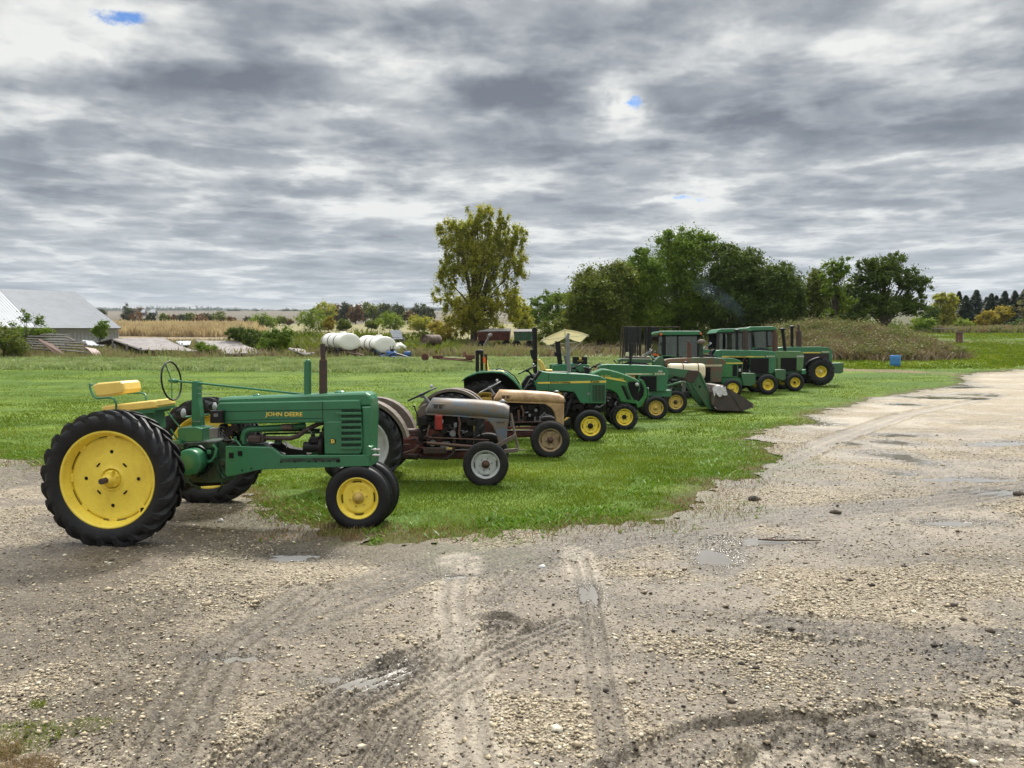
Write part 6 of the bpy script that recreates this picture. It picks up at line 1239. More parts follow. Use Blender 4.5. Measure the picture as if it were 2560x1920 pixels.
tree('broadleaf_tree', 'grey-green distant tree seen between the tall loose tree and the grove', 1395, 128, [(1385, 770, 40, 42), (1350, 785, 36, 36), (1310, 795, 28, 32), (1400, 740, 24, 20), (1345, 750, 24, 18), (1420, 800, 26, 30)], 260, 16000, .34, L_OAK, .24, .25, 10, group=DG)
tree('shrub', 'rounded brownish-olive shrub behind the folded tractor canopy', 1380, 70, [(1382, 830, 36, 30), (1400, 808, 18, 16), (1365, 850, 30, 20)], 70, 8000, .15, L_OLIVE, .3, .06, 6, cat='shrub')
tree('shrub', 'orange-tinted shrub at the left foot of the grove', 1418, 80, [(1420, 800, 16, 26), (1410, 830, 22, 20)], 40, 3500, .18, L_YEL, .3, .06, 6, cat='shrub')
tree('broadleaf_tree', 'yellowing tree half hidden behind the right side of the tall loose tree', 1300, 118, [(1300, 780, 26, 34), (1290, 750, 16, 16), (1315, 810, 24, 24)], 90, 7000, .28, L_COT, .28, .2, 8, group=DG)
tree('broadleaf_tree', 'dark distant tree filling the gap left of the grove', 1440, 132, [(1440, 780, 30, 40), (1425, 745, 20, 20)], 90, 7000, .34, L_OAK2, .28, .2, 8, group=DG)
tree('broadleaf_tree', 'dark low tree between the spreading tree and the conifers', 2318, 120, [(2318, 795, 24, 26), (2330, 780, 16, 16), (2300, 810, 20, 18)], 90, 6500, .28, L_OAK2, .3, .2, 8, group=DG)
tree('broadleaf_tree', 'dark tree behind the pale stems of the slender tree', 2085, 92, [(2085, 770, 50, 46), (2130, 780, 40, 38), (2060, 730, 30, 30), (2120, 735, 26, 26)], 190, 18000, .26, L_OAK2, .3, .2, 8, group=DG)
# conifers and others at the right
def conifer(px, top, base, Y, lab, wpx):
    x = (px - CX) / F * Y; z = tz(x, Y); h = atY(px, top, Y).z - z; root = tag(empty('conifer', (x, Y, z)), lab, 'conifer', 'conifers at the right edge')
    n = 8000; t_ = rng.uniform(0, 1, n) ** .8; w_ = 2.0 * wpx * Y / F; nl = 15 + int(px) % 5; lev = np.floor(t_ * nl) / nl; fr = (t_ - lev) * nl; a = rng.uniform(0, 6.28, n)
    rr = w_ * (1 - t_ * .97) ** .85 * (1.05 - .35 * fr) * rng.uniform(.25, 1, n) ** .5 * (.22 + 1.3 * vnoise(a * 2.2 + px, t_ * 11, int(px)))
    hz_ = h * (.06 + .94 * t_) - rr * .25; p = np.stack([rr * np.cos(a), rr * np.sin(a), hz_], -1)
    o_ = np.stack([np.cos(a), np.sin(a), np.full(n, -.35)], -1); sd_ = np.stack([-np.sin(a), np.cos(a), rng.normal(0, .3, n)], -1); s = (.30 + .3 * (1 - t_))[:, None] * rng.uniform(.6, 1.2, n)[:, None]
    V = np.stack([p - sd_ * s * .3, p + o_ * s * .7, p + sd_ * s * .3, p - o_ * s * .4], 1).reshape(-1, 3); np_mesh('crown', V, np.arange(n * 4).reshape(-1, 4), L_FIR, {'tint': ('POINT', 'FLOAT', np.repeat(rng.uniform(0, 1, n), 4))}, parent=root)
    mb = MB(); mb.tube([(0, 0, -.1), (0, 0, h * .97)], [.22, .03], 7); mb.build('trunk', BARK, root)
con = [(2322, 770, 'small grey conifer leftmost, beside the dark spreading tree', 14), (2393, 728, 'tall narrow conifer just right of the pale leafy tree', 18), (2436, 724, 'tall conifer with a broad skirt, second tall spire from the left', 26), (2462, 742, 'dark conifer tucked right of the broad-skirted spire', 20), (2486, 738, 'conifer behind the yellow bush, third spire', 22), (2508, 727, 'tall conifer above the yellow bush', 22), (2532, 726, 'dark conifer second from the right edge', 22), (2556, 722, 'tall dark conifer cut by the right edge of the photo', 24), (2350, 770, 'low dark conifer behind the pale leafy tree', 18), (2415, 752, 'short dark conifer between two tall spires', 18)]
con += [(2410, 738, 'middling conifer just left of the broad-skirted spire', 20), (2474, 733, 'middling conifer between the second and third spires', 20), (2497, 745, 'short conifer left of the tall one above the yellow bush', 22), (2334, 756, 'middling grey-green conifer behind the pale tree', 18), (2372, 748, 'middling conifer behind the right side of the pale tree', 20), (2378, 778, 'low conifer in the shade between the pale tree and the tall narrow spire', 18), (2448, 762, 'low conifer under the broad-skirted spire', 20), (2520, 756, 'low conifer between the right-hand spires', 20), (2544, 748, 'slim conifer just inside the tall one at the right edge', 18)]
for i, (px, tp_, lab, w_) in enumerate(con): conifer(px, tp_, 830, 150 + (i * 37 % 13), lab, w_)
tree('broadleaf_tree', 'pale yellow-green tree in front of the conifers', 2362, 142, [(2362, 760, 26, 26), (2350, 745, 18, 14), (2375, 745, 16, 14), (2365, 795, 26, 28), (2345, 800, 16, 20)], 120, 9000, .36, L_COT, .28, .2, 12, group=DG)
tree('yellow_bush', 'large bright yellow bush before the conifers near the right edge', 2490, 132, [(2470, 800, 26, 22), (2500, 785, 30, 16), (2460, 815, 20, 14), (2510, 775, 16, 10)], 90, 6500, .33, L_YEL, .32, .1, 8, cat='bush')
tree('bush', 'small yellow-green bush low between the pale tree and the large yellow bush', 2412, 130, [(2412, 812, 24, 14), (2395, 818, 14, 10)], 40, 3000, .32, L_LIME, .35, 0, 0, cat='bush')
tree('bush', 'yellow-green bush at the right foot of the dark spreading tree', 2310, 100, [(2310, 808, 26, 14), (2290, 812, 16, 10)], 50, 3600, .24, L_LIME, .35, 0, 0, cat='bush')
tree('bush', 'dark green bush under the tall conifers at the right edge', 2550, 134, [(2550, 815, 22, 16), (2530, 820, 16, 12)], 40, 3000, .32, L_OAK2, .35, 0, 0, cat='bush')
tree('bare_tree', 'sparse pinkish-brown tree cut by the right edge', 2566, 125, [(2566, 770, 18, 40), (2572, 740, 14, 20)], 60, 2500, .26, L_SEED, .25, .12, 26, cat='tree', fork=.15)
# round bushes out in the field, left of the tall tree
FB = 'rounded bushes in the field'
fb = [(655, 803, 34, 16, 210, L_LIME, 'round lime-green bush left of the largest field bush'), (782, 798, 42, 28, 150, L_LIME, 'largest bright green field bush, behind the first white tank'), (822, 808, 14, 16, 148, L_YEL, 'small yellow bush touching the largest green field bush'),
      (975, 803, 38, 20, 150, L_LIME, 'dense green bush behind the second white tank'), (1050, 806, 34, 19, 150, L_COT, 'yellow-green bush just left of the tall loose tree'), (858, 812, 20, 12, 160, L_OLIVE, 'small olive bush between the two green field bushes'), (930, 810, 20, 10, 160, L_OLIVE, 'low olive bush left of the dense green one'), (1090, 815, 20, 16, 120, L_YEL, 'yellow bush at the left edge of the tall loose tree')]
for px, py, rx, ry, Y, mt, lab in fb: tree('field_bush', lab, px, Y, [(px, py, rx, ry), (px - rx * .4, py + ry * .3, rx * .6, ry * .8), (px + rx * .45, py + ry * .35, rx * .6, ry * .75), (px + rx * .1, py - ry * .5, rx * .5, ry * .6)], 90, 5200, .0018 * Y, mt, .34, .06, 6, group=FB, cat='bush')
# wood of autumn trees in the middle distance
AW = 'autumn trees in the middle distance'
aw = [(812, 778, 26, 22, L_COT, 'olive-gold tree at the left end of the distant autumn wood'), (842, 782, 16, 20, L_RUSTY, 'russet tree beside the olive-gold one in the distant wood'), (868, 776, 18, 24, L_BLUE, 'grey-green tall tree in the distant wood'), (890, 782, 18, 20, L_RUSTY, 'red-brown low tree in the distant wood'), (915, 777, 20, 20, L_OLIVE, 'olive tree in the middle of the distant wood'),
      (940, 780, 18, 18, L_OLIVE, 'olive tree right of the middle of the distant wood'), (965, 778, 18, 20, L_BLUE, 'dark blue-green tree near the farmhouse roof'), (992, 779, 20, 19, L_BLUE, 'dark tree at the right end of the distant wood'), (1048, 777, 22, 20, L_BLUE, 'isolated dark tree left of the tall loose tree'), (1070, 782, 16, 16, L_BLUE, 'small dark tree touching the tall loose tree'), (1020, 788, 16, 10, L_RUSTY, 'low russet tree in the gap of the distant wood')]
for i, (px, py, rx, ry, mt, lab) in enumerate(aw): tree('autumn_tree', lab, px, 330 + (i * 29 % 40), [(px, py, rx, ry), (px - rx * .4, py + ry * .5, rx * .7, ry * .7), (px + rx * .3, py + ry * .5, rx * .7, ry * .7)], 70, 3600, .8, mt, .34, .3, 4, group=AW)
# field hedgerow at the left
HR = 'hedgerow trees across the fields'
hr = [(252, 788, 14, 16), (318, 784, 16, 22), (345, 795, 18, 14), (372, 796, 18, 13), (408, 798, 14, 11), (430, 797, 16, 12), (457, 797, 14, 12), (476, 795, 14, 14), (500, 797, 16, 12), (520, 797, 14, 12), (548, 793, 20, 15), (580, 800, 12, 9), (620, 800, 12, 8), (700, 800, 16, 9), (720, 803, 12, 7)]
names = ['grey-brown hedgerow tree beside the barn roof', 'taller dark hedgerow tree in front of the far farmstead', 'olive hedgerow tree right of the far farmstead', 'brownish hedgerow tree, third from the barn', 'thin grey hedgerow tree after the first gap', 'olive hedgerow tree, second after the first gap', 'round dark hedgerow tree in mid hedge', 'dark tall hedgerow tree in mid hedge', 'brown hedgerow tree left of the pale gap', 'grey hedgerow tree beside the pale gap', 'widest round hedgerow tree above the collapsed roofs', 'low hedgerow bush right of the widest one', 'small lone hedgerow bush on the brown field', 'brown hedgerow bush left of the lime-green bush', 'last low hedgerow bush before the green field bush']
for i, (px, py, rx, ry) in enumerate(hr): tree('hedgerow_tree', names[i], px, 300 + (i * 17 % 22), [(px, py, rx, ry), (px, py + ry * .5, rx * .9, ry * .6)], 45, 1900, .62, [L_BLUE, L_RUSTY, L_OLIVE][(i * 5) % 3] if i not in (1, 6) else L_BLUE, .34, .15, 3, group=HR)
# dark shrubs by the collapsed roofs and before the barn
tree('shrub', 'wide dark shrub between the collapsed roofs and the white tanks, right half', 690, 63, [(690, 852, 36, 26), (715, 836, 22, 22), (670, 868, 30, 14)], 110, 12000, .12, L_OAK, .28, .05, 12, cat='shrub')
tree('shrub', 'wide dark shrub behind the second collapsed roof, left half', 615, 67, [(610, 838, 42, 18), (585, 832, 22, 14), (640, 846, 34, 18)], 110, 11000, .13, L_OAK2, .26, .05, 14, cat='shrub')
tree('sapling', 'leafy sapling growing against the white barn wall', 250, 66, [(250, 832, 22, 20), (262, 815, 12, 14), (238, 822, 8, 12), (250, 805, 5, 8)], 60, 3600, .13, L_OAK, .25, .03, 10, cat='sapling', shell=.2)
tree('sapling', 'thin sapling with scattered leaves in front of the bright roof', 66, 62, [(66, 795, 14, 18), (62, 780, 6, 10), (95, 800, 18, 12), (30, 812, 12, 8), (110, 805, 8, 8)], 50, 1300, .13, L_OAK, .25, .03, 24, cat='sapling', shell=.2)
tree('shrub', 'dense shrub left of the derelict rack, cut by the left edge of the photo', 10, 58, [(10, 850, 46, 34), (40, 870, 34, 24), (-20, 845, 30, 30)], 130, 14000, .12, L_OLIVE, .26, .05, 14, cat='shrub')
tree('shrub', 'tall green shrub in front of the barn, behind the derelict rack', 85, 64, [(80, 838, 34, 20), (110, 830, 22, 14), (50, 830, 24, 18)], 90, 8500, .12, L_OAK, .26, .05, 12, cat='shrub')
tree('shrub', 'small green shrub between the two collapsed roofs', 518, 61, [(520, 872, 22, 13), (500, 862, 12, 10)], 50, 4500, .11, L_OAK, .3, .03, 5, cat='shrub')
tree('shrub', 'tan and green shrub behind the grey-roofed hutch', 1000, 75, [(1010, 842, 30, 10), (1060, 838, 30, 8)], 50, 3000, .14, L_OLIVE, .3, 0, 0, cat='shrub')
# ---------- ground cover
def cover(name, n, y0, y1, u0, u1, h0, h1, wid, mat, dens=None, lean=.7, logy=True):
    y = np.exp(rng.uniform(math.log(y0), math.log(y1), n)) if logy else rng.uniform(y0, y1, n); x = rng.uniform(u0, u1, n) * y
    if dens is not None: k = rng.uniform(0, 1, n) < dens(x, y); x, y = x[k], y[k]
    hgt = rng.uniform(h0, h1, len(x)) * (.5 + fbm(x * .5, y * .5, 3, 44)); cl = vnoise(x * 1.2, y * 1.2, 45)
    blades(name, x, y, hgt, np.full(len(x), wid) * rng.uniform(.6, 1.4, len(x)), mat, lean, np.clip(cl * .6 + rng.uniform(0, .45, len(x)), 0, 1))
edgew = lambda x, y: sstep(y + 3.0 * (fbm(x * .12, 0 * x, 2, 46) - .5), 46.5, 48.5) * (1 - .75 * sstep(x / y, .12, .2)) * sstep(fbm(x * .5, y * .7, 3, 47), .22, .5)
cover('weeds', 110000, 45, 57, -.75, .30, .10, .30, .09, L_WEED, edgew, 1.0)
cover('tall_weeds', 7000, 56, 62, -.70, -.20, .2, .6, .05, L_SEED, lambda x, y: sstep(fbm(x * .35, y * .3, 3, 48), .42, .62), .5)
cover('rough_grass', 60000, 60, 102, -.70, .42, .25, .75, .13, L_SEED, lambda x, y: .25 + .75 * sstep(fbm(x * .12, y * .1, 3, 49), .4, .6), .7)
cover('rough_herbs', 26000, 62, 110, -.35, .35, .4, 1.1, .25, L_OLIVE, lambda x, y: sstep(fbm(x * .10 + 7, y * .12, 3, 50), .50, .60), 1.2)
cover('maize', 46000, 120, 165, -.78, -.30, .7, 1.5, .24, L_CORN, lambda x, y: 1 - sstep(x / y, -.40, -.31), .35)
cover('maize', 14000, 150, 300, -.78, -.33, 1.2, 2.2, .5, L_CORN, None, .35)
cover('weeds', 9000, 95, 104, -.78, -.15, .8, 1.8, .4, L_OLIVE, lambda x, y: sstep(fbm(x * .1, y * .1, 2, 52), .45, .6), .8)
cover('tall_dry_grass', 30000, 118, 165, .42, .75, .5, 1.2, .35, L_SEED, None, .6)
mound = lambda x, y: sstep(np.exp(-(((x - 27.5) / 8.2) ** 2) ** 1.4 - ((y - 66.5) / 10.0) ** 2), .16, .30) * (1 - sstep(x / y + .10 * (fbm(x * .5, y * .4, 3, 5) - .5), .535, .60))
cover('lawn_grass', 60000, 49, 120, .36, .78, .06, .16, .10, GRASS, lambda x, y: sstep(-road_sd(x, np.minimum(y, 60)), .5, 2) * (1 - mound(x, y)) * (x / y > .44 - .1 * (y < 56)), 1.0)
cover('mound_brush', 90000, 53, 80, .22, .66, .2, .7, .10, L_BRUSH, mound, 1.3)
n = 700; y = rng.uniform(53.5, 77, n); x = rng.uniform(.24, .62, n) * y; k = rng.uniform(0, 1, n) < mound(x, y); x, y = x[k], y[k]
Cc = np.stack([x, y, terr(x, y) + .45], -1); V, Fc, tt = leaf_arrays(Cc, rng.uniform(.3, 1.0, len(x)) * (1 + .7 * (rng.uniform(0, 1, len(x)) < .12)), 120000, .12, .3, .7)
tag(np_mesh('mound_thicket', V, Fc, leafmat('thicket leaves', [(.05, .075, .02), (.09, .12, .03), (.15, .17, .045), (.18, .135, .075), (.24, .18, .12)], .3, nscale=.28), {'tint': ('POINT', 'FLOAT', tt)}), kind='stuff')
n = 200; y = rng.uniform(62, 72, n); x = rng.uniform(.04, .30, n) * y; Cc = np.stack([x, y, terr(x, y) + .3], -1); V, Fc, tt = leaf_arrays(Cc, rng.uniform(.4, .9, n), 24000, .14, .3, .6)
tag(np_mesh('undergrowth', V, Fc, L_BRUSH, {'tint': ('POINT', 'FLOAT', tt)}), kind='stuff')
n = 420; y = rng.uniform(80, 96, n); x = rng.uniform(.05, .50, n) * y; Cc = np.stack([x, y, terr(x, y) + 1.2], -1); V, Fc, tt = leaf_arrays(Cc, rng.uniform(1.0, 2.2, n), 42000, .26, .3, .9)
tag(np_mesh('undergrowth', V, Fc, L_OAK2, {'tint': ('POINT', 'FLOAT', tt)}), kind='stuff')
# overgrown bank left of the tall tree
n = 260; x = rng.uniform(-24, -3, n); y = 84 + rng.normal(0, 1.4, n) + .1 * x; Cc = np.stack([x, y, terr(x, y) + .35], -1); V, Fc, tt = leaf_arrays(Cc, rng.uniform(.5, 1.0, n), 26000, .17, .3, .6)
tag(np_mesh('overgrown_bank', V, Fc, leafmat('bank herbs', [(.06, .07, .025), (.11, .14, .03), (.16, .13, .07), (.22, .17, .11), (.19, .24, .05)], .3, nscale=.3), {'tint': ('POINT', 'FLOAT', tt)}), kind='stuff')
# far treeline on the horizon
n = 2600; x = rng.uniform(-3600, 900, n); y = 3300 + rng.normal(0, 60, n) + 500 * (x > -700); hgt = 4 + 22 * fbm(x * .003, 0 * x, 4, 60) * np.where(x < -600, 1, .55)
Cc = np.stack([x, y, terr(x, y) + hgt * .5], -1); V, Fc, tt = leaf_arrays(Cc, hgt * .75, 70000, 9, .2, .8); tag(np_mesh('distant_wood', V, Fc, L_BLUE, {'tint': ('POINT', 'FLOAT', tt)}), kind='stuff')
for i, (px, w_, lab) in enumerate(((575, 8, 'single dark far tree near the horizon, left one of a pair'), (590, 8, 'single dark far tree near the horizon, right one of a pair'), (714, 14, 'wide dark far tree clump on the horizon beyond the field bushes'), (738, 9, 'small dark far tree clump next to the wide one'), (643, 6, 'tiny far tree between the two far clumps'))):
    tree('far_tree', lab, px, 1500, [(px, 788, w_, 6), (px + w_ * .3, 785, w_ * .5, 4)], 30, 900, 2.6, L_BLUE, .5, .4, 2, group='far trees near the horizon')
for i, (px, w_, lab) in enumerate(((326, 16, 'dark tree left of the far farmstead roofs'), (350, 14, 'russet tree between the far farm roofs'))):
    tree('far_tree', lab, px, 1150, [(px, 780, w_, 9), (px + w_ * .3, 775, w_ * .5, 5)], 40, 1500, 2.2, L_BLUE if i == 0 else L_RUSTY, .4, .4, 2, group='far trees near the horizon')
# ================================================================== BARN, ROOFS, WAGONS
ROOFM = surf('galvanised roofing', (.42, .43, .45), .85, (.35, .355, .37), .8, .6, spec=.1, fine=((.34, .33, .32), .25)); ROOFW = surf('white and sunlit roofing', (.50, .51, .53), .85, (.44, .45, .47), .8, .6, spec=.1)
WALLM = surf('painted barn siding', (.40, .41, .41), .7, (.32, .32, .31), 1.5, .6); OLDW = surf('grey weathered boards', (.20, .18, .165), .9, (.11, .095, .08), 5, .8); OLDROOF = surf('rust stained roofing', (.235, .215, .205), .6, (.155, .13, .12), 1.6, .9, lo=.4, hi=.6, stretch=(1, 1, 1), fine=((.16, .10, .085), .5))
def poly3(mb, pts, th=.06):
    pts = [Vector(p) for p in pts]; nrm = (pts[1] - pts[0]).cross(pts[2] - pts[0]).normalized()
    if nrm.z < 0: pts = pts[::-1]; nrm = -nrm
    n = len(pts); lo = [p - nrm * th for p in pts]; mb.add(pts + lo, [tuple(range(n)), tuple(range(2 * n - 1, n - 1, -1))] + [(i, n + i, n + (i + 1) % n, (i + 1) % n) for i in range(n)])
def rebase(o, loc):
    """put a thing's origin at its base"""
    loc = Vector(loc)
    if o.type == 'MESH': o.data.transform(Matrix.Translation(-loc))
    o.location = loc
    return o
bx = Vector((-38.0, 82, tz(-38, 82))); bar = tag(empty('barn', bx), 'large white metal barn at the left edge with ribbed pale roof', 'barn')
def bpart(mb, name, mat, par=bar, base=bx):
    o = mb.build(name, mat, par); o.data.transform(Matrix.Translation(-base)); return o
RE = atY(184, 729, 85.7); EC = atY(302, 819, 80); E2_ = atY(89, 819, 73.9); RL = atY(-6, 722, 78.6)
mb = MB(); rows = [[RL.lerp(RE, k / 20).lerp(E2_.lerp(EC, k / 20), j / 6) for j in range(7)] for k in range(21)]
mb.rings(rows, closed=False, caps=False); mb.rings([[p - Vector((0, 0, .12)) for p in r] for r in rows], closed=False, caps=False); mb.rings([[r[-1] for r in rows], [r[-1] - Vector((0, 0, .12)) for r in rows]], closed=False, caps=False); mb.rings([rows[-1], [p - Vector((0, 0, .12)) for p in rows[-1]]], closed=False, caps=False); bpart(mb, 'roof', ROOFM)
ed = (EC - RE); nrib = 46; mb = MB()
for k in range(nrib + 1):
    t_ = k / nrib; a = RL.lerp(RE, t_); b_ = E2_.lerp(EC, t_); mb.tube([a + Vector((0, 0, .02)), b_ + Vector((0, 0, .02))], .035, 4, smooth=False)
bpart(mb, 'roof_ribs', ROOFM)
WL = atY(-260, 718, 70); WE = atY(-260, 819, 62); mb = MB(); poly3(mb, [RL + Vector((0, 0, .05)), E2_ + Vector((0, 0, .05)), WE, WL], .08); bpart(mb, 'wing_roof', ROOFW)  # paler roofing puts the stronger sunlight on this slope into its colour
mb = MB()
for k in range(36): t_ = k / 35; mb.tube([RL.lerp(WL, t_) + Vector((0, 0, .07)), E2_.lerp(WE, t_) + Vector((0, 0, .07))], .03, 4, smooth=False)
bpart(mb, 'wing_roof_ribs', ROOFW)
g0 = Vector((EC.x - .25, EC.y + .1, 0)); mb = MB()
def wall(mb, a, b_, ztop, th=.12):
    a, b_ = Vector(a), Vector(b_); za, zb = tz(a.x, a.y) - .3, tz(b_.x, b_.y) - .3; nv = Vector((-(b_ - a).y, (b_ - a).x, 0)).normalized() * th
    q = [Vector((a.x, a.y, za)), Vector((b_.x, b_.y, zb)), Vector((b_.x, b_.y, ztop[1])), Vector((a.x, a.y, ztop[0]))]; q2 = [p + nv for p in q]
    mb.add(q + q2, [(0, 1, 2, 3), (7, 6, 5, 4), (0, 4, 5, 1), (1, 5, 6, 2), (2, 6, 7, 3), (3, 7, 4, 0)])
wl0 = EC + Vector((-.4, .2, 0)); wl1 = WE + Vector((0, .6, 0)); md_ = E2_ + Vector((-.2, .5, 0)); wall(mb, md_, wl0, (md_.z - .12, wl0.z - .12)); wall(mb, wl1, md_, (wl1.z - .12, md_.z - .12))
rb_ = Vector((RE.x + 0.0, RE.y, 0)); mb.add([Vector((wl0.x, wl0.y, tz(wl0.x, wl0.y) - .3)), Vector((RE.x - 6, RE.y + 4, tz(RE.x, RE.y) - .3)), Vector((RE.x - 6, RE.y + 4, 5)), RE + Vector((-.3, 0, -.2)), Vector((wl0.x, wl0.y, wl0.z - .12))], [(0, 1, 2, 3, 4)]); bpart(mb, 'wall', WALLM)
mb = MB(); mb.tube([WE + Vector((.0, -.05, -.08)), E2_ + Vector((0, -.08, -.05)), EC + Vector((.05, -.05, -.08))], .09, 6); bpart(mb, 'gutter', GREYP)
mb = MB()
for t_ in np.linspace(0, 1, 22): p = md_.lerp(wl0, t_); mb.box((p.x + .04, p.y - .06, (p.z + tz(p.x, p.y)) / 2 - .3), (.05, .05, p.z - tz(p.x, p.y) - .3))
bpart(mb, 'siding_battens', WALLM); p = md_.lerp(wl0, .42); q_ = md_.lerp(wl0, .40); mb = MB(); wall(mb, md_ + Vector((.3, -.15, 0)), q_ + Vector((0, -.15, 0)), (md_.z - .55, q_.z - .55), .05); bpart(mb, 'sliding_door', surf('sliding door', (.46, .47, .46), .7))
# collapsed roofs on posts
def lowroof(label, quad, posts, back=None, mat=OLDROOF):
    P4_ = [atY(*q) for q in quad]; c = sum(P4_, Vector()) / len(P4_); base = Vector((c.x, c.y, tz(c.x, c.y))); rt = tag(empty('collapsed_shed', base), label, 'shed', 'collapsed open sheds'); 
    # the sheet sags and its edge is ragged
    mb = MB(); n = 12; rows = []; q = random.Random(int(quad[0][0]))
    for j in range(n + 1):
        a = P4_[0].lerp(P4_[1], j / n); b_ = P4_[3].lerp(P4_[2], j / n); col = []
        for i in range(7): t_ = i / 6; p = a.lerp(b_, t_); col.append(p + Vector((0, 0, -.16 * math.sin(math.pi * t_) + q.uniform(-.03, .03) - (q.uniform(0, .08) if i == 6 else 0))))
        rows.append(col)
    mb.rings(rows, closed=False, caps=False, smooth=True); mb.rings([[p - Vector((0, 0, .05)) for p in r] for r in rows], closed=False, caps=False); mb.rings([[r[-1] for r in rows], [r[-1] - Vector((0, 0, .1)) for r in rows]], closed=False, caps=False); bpart(mb, 'roof', mat, rt, base)
    if back: mb = MB(); poly3(mb, [atY(*q) for q in back], .05); bpart(mb, 'roof', mat, rt, base)
    for (a, b_, c_, d, Y) in posts:
        mb = MB(); p0, p1 = atY(a, b_, Y), atY(c_, d, Y); p1.z = min(p1.z, tz(p1.x, p1.y) - .05); mb.tube([p0, p1], .09, 4, smooth=False); bpart(mb, 'post', OLDW, rt, base)
    mb = MB(); mb.tube([P4_[0] - Vector((0, 0, .12)), P4_[3] - Vector((0, 0, .12))], .08, 4, smooth=False); mb.tube([P4_[0] - Vector((0, -.1, .12)), P4_[1] - Vector((0, 0, .12))], .08, 4, smooth=False); bpart(mb, 'rafter', OLDW, rt, base)
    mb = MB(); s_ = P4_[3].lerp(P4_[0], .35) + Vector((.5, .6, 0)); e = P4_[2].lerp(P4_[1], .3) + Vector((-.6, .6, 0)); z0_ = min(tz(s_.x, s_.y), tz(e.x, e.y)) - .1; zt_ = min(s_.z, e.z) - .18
    if zt_ > z0_ + .1: mb.box(((s_.x + e.x) / 2, max(s_.y, e.y), (z0_ + zt_) / 2), (abs(e.x - s_.x), .4, zt_ - z0_)); bpart(mb, 'shade_filler', DARK, rt, base)  # near-black box added to stand in for the shade under the roof
lowroof('collapsed open shed with sagging rusty roof on leaning posts, nearest the barn', [(281, 846, 67), (409, 844, 68), (495, 877, 61.5), (357, 872, 61)], [(281, 848, 283, 885, 66), (317, 860, 317, 888, 63), (352, 869, 352, 892, 61.3), (470, 877, 472, 892, 61.6), (285, 860, 297, 880, 64)], [(281, 846, 67), (409, 844, 68), (360, 862, 72), (205, 864, 70)])
lowroof('collapsed shed with torn rusty roof lying low, left of the dark shrubs', [(489, 850, 66), (592, 852, 67), (679, 881, 60.5), (560, 882, 60)], [(492, 854, 494, 886, 65.5), (520, 862, 520, 888, 63), (548, 874, 548, 892, 60.5), (640, 882, 640, 893, 60.5)])
lowroof('fallen roof lying almost flat on the ground, beside the white tanks', [(722, 869, 62), (760, 873, 62.5), (788, 880, 59), (768, 884, 58.5)], [(735, 872, 735, 888, 61)])
lowroof('small fallen pale roof piece behind the gap between the collapsed sheds', [(440, 853, 71), (478, 852, 71), (470, 860, 69), (452, 861, 69)], [(455, 858, 455, 872, 69.5)], mat=ROOFW)
lowroof('small pale roof between the barn sapling and the derelict rack', [(205, 850, 69), (232, 852, 69), (262, 862, 67), (222, 862, 67)], [(212, 853, 212, 875, 68.5)], mat=ROOFM)
# derelict rack of long beams
base = atY(150, 890, 60); base.z = tz(base.x, base.y); rk = tag(empty('derelict_rack', base), 'heap of long weathered beams on a derelict rack in front of the barn', 'rack')
q = random.Random(8); bl_ = [(108, 836, 163, 838, 62), (70, 841, 168, 843, 61.5), (66, 847, 184, 852, 61), (66, 853, 205, 858, 60.6), (64, 858, 215, 866, 60.2), (80, 865, 215, 872, 60), (72, 870, 150, 878, 59.6), (150, 874, 222, 882, 59.5), (100, 838, 135, 834, 62.5), (165, 843, 188, 852, 61.5), (135, 866, 162, 876, 60)]
for a, b_, c_, d, Y in bl_: mb = MB(); mb.tube([atY(a, b_, Y), atY(c_, d, Y + .5)], .065, 4, smooth=False); bpart(mb, 'beam', OLDW, rk, base)
for a, b_ in ((75, 61), (110, 61), (165, 60.5), (215, 60)): mb = MB(); p = atY(a, 858, b_); mb.tube([p, Vector((p.x, p.y, tz(p.x, p.y) - .1))], .07, 4, smooth=False); bpart(mb, 'leg', OLDW, rk, base)
p = atY(120, 880, 58.5); mb = MB(); poly3(mb, [atY(92, 845, 60), atY(135, 862, 60), atY(178, 895, 58), atY(152, 897, 58)], .05); o = mb.build('metal_sheet', RUST); rebase(o, (p.x, p.y, tz(p.x, p.y))); tag(o, 'dark brown metal sheet leaning across the beams of the derelict rack', 'metal sheet')
mb = MB(); rows = []; A0, A1, B0, B1 = atY(210, 867, 59.5), atY(238, 872, 60), atY(226, 880, 58.5), atY(246, 884, 58.8)
for j in range(7):
    t_ = j / 6; rows.append([A0.lerp(A1, u).lerp(Vector((B0.lerp(B1, u).x + .35 * t_, B0.lerp(B1, u).y, tz(B0.x, B0.y) + .05 + q.uniform(0, .1))), t_) + Vector((q.uniform(-.06, .06), 0, .18 * math.sin(t_ * 3.1))) for u in (0, .2, .4, .6, .8, 1)])
mb.rings(rows, closed=False, caps=False); mb.rings([[p_ - Vector((0, .0, .03)) for p_ in r] for r in rows], closed=False, caps=False); o = mb.build('tarpaulin', surf('faded pink tarpaulin', (.42, .32, .30), .8, (.30, .23, .2), 6, .7)); rebase(o, (B0.x, B0.y, tz(B0.x, B0.y))); tag(o, 'faded pinkish tarpaulin slumped off the right end of the derelict rack', 'tarpaulin')
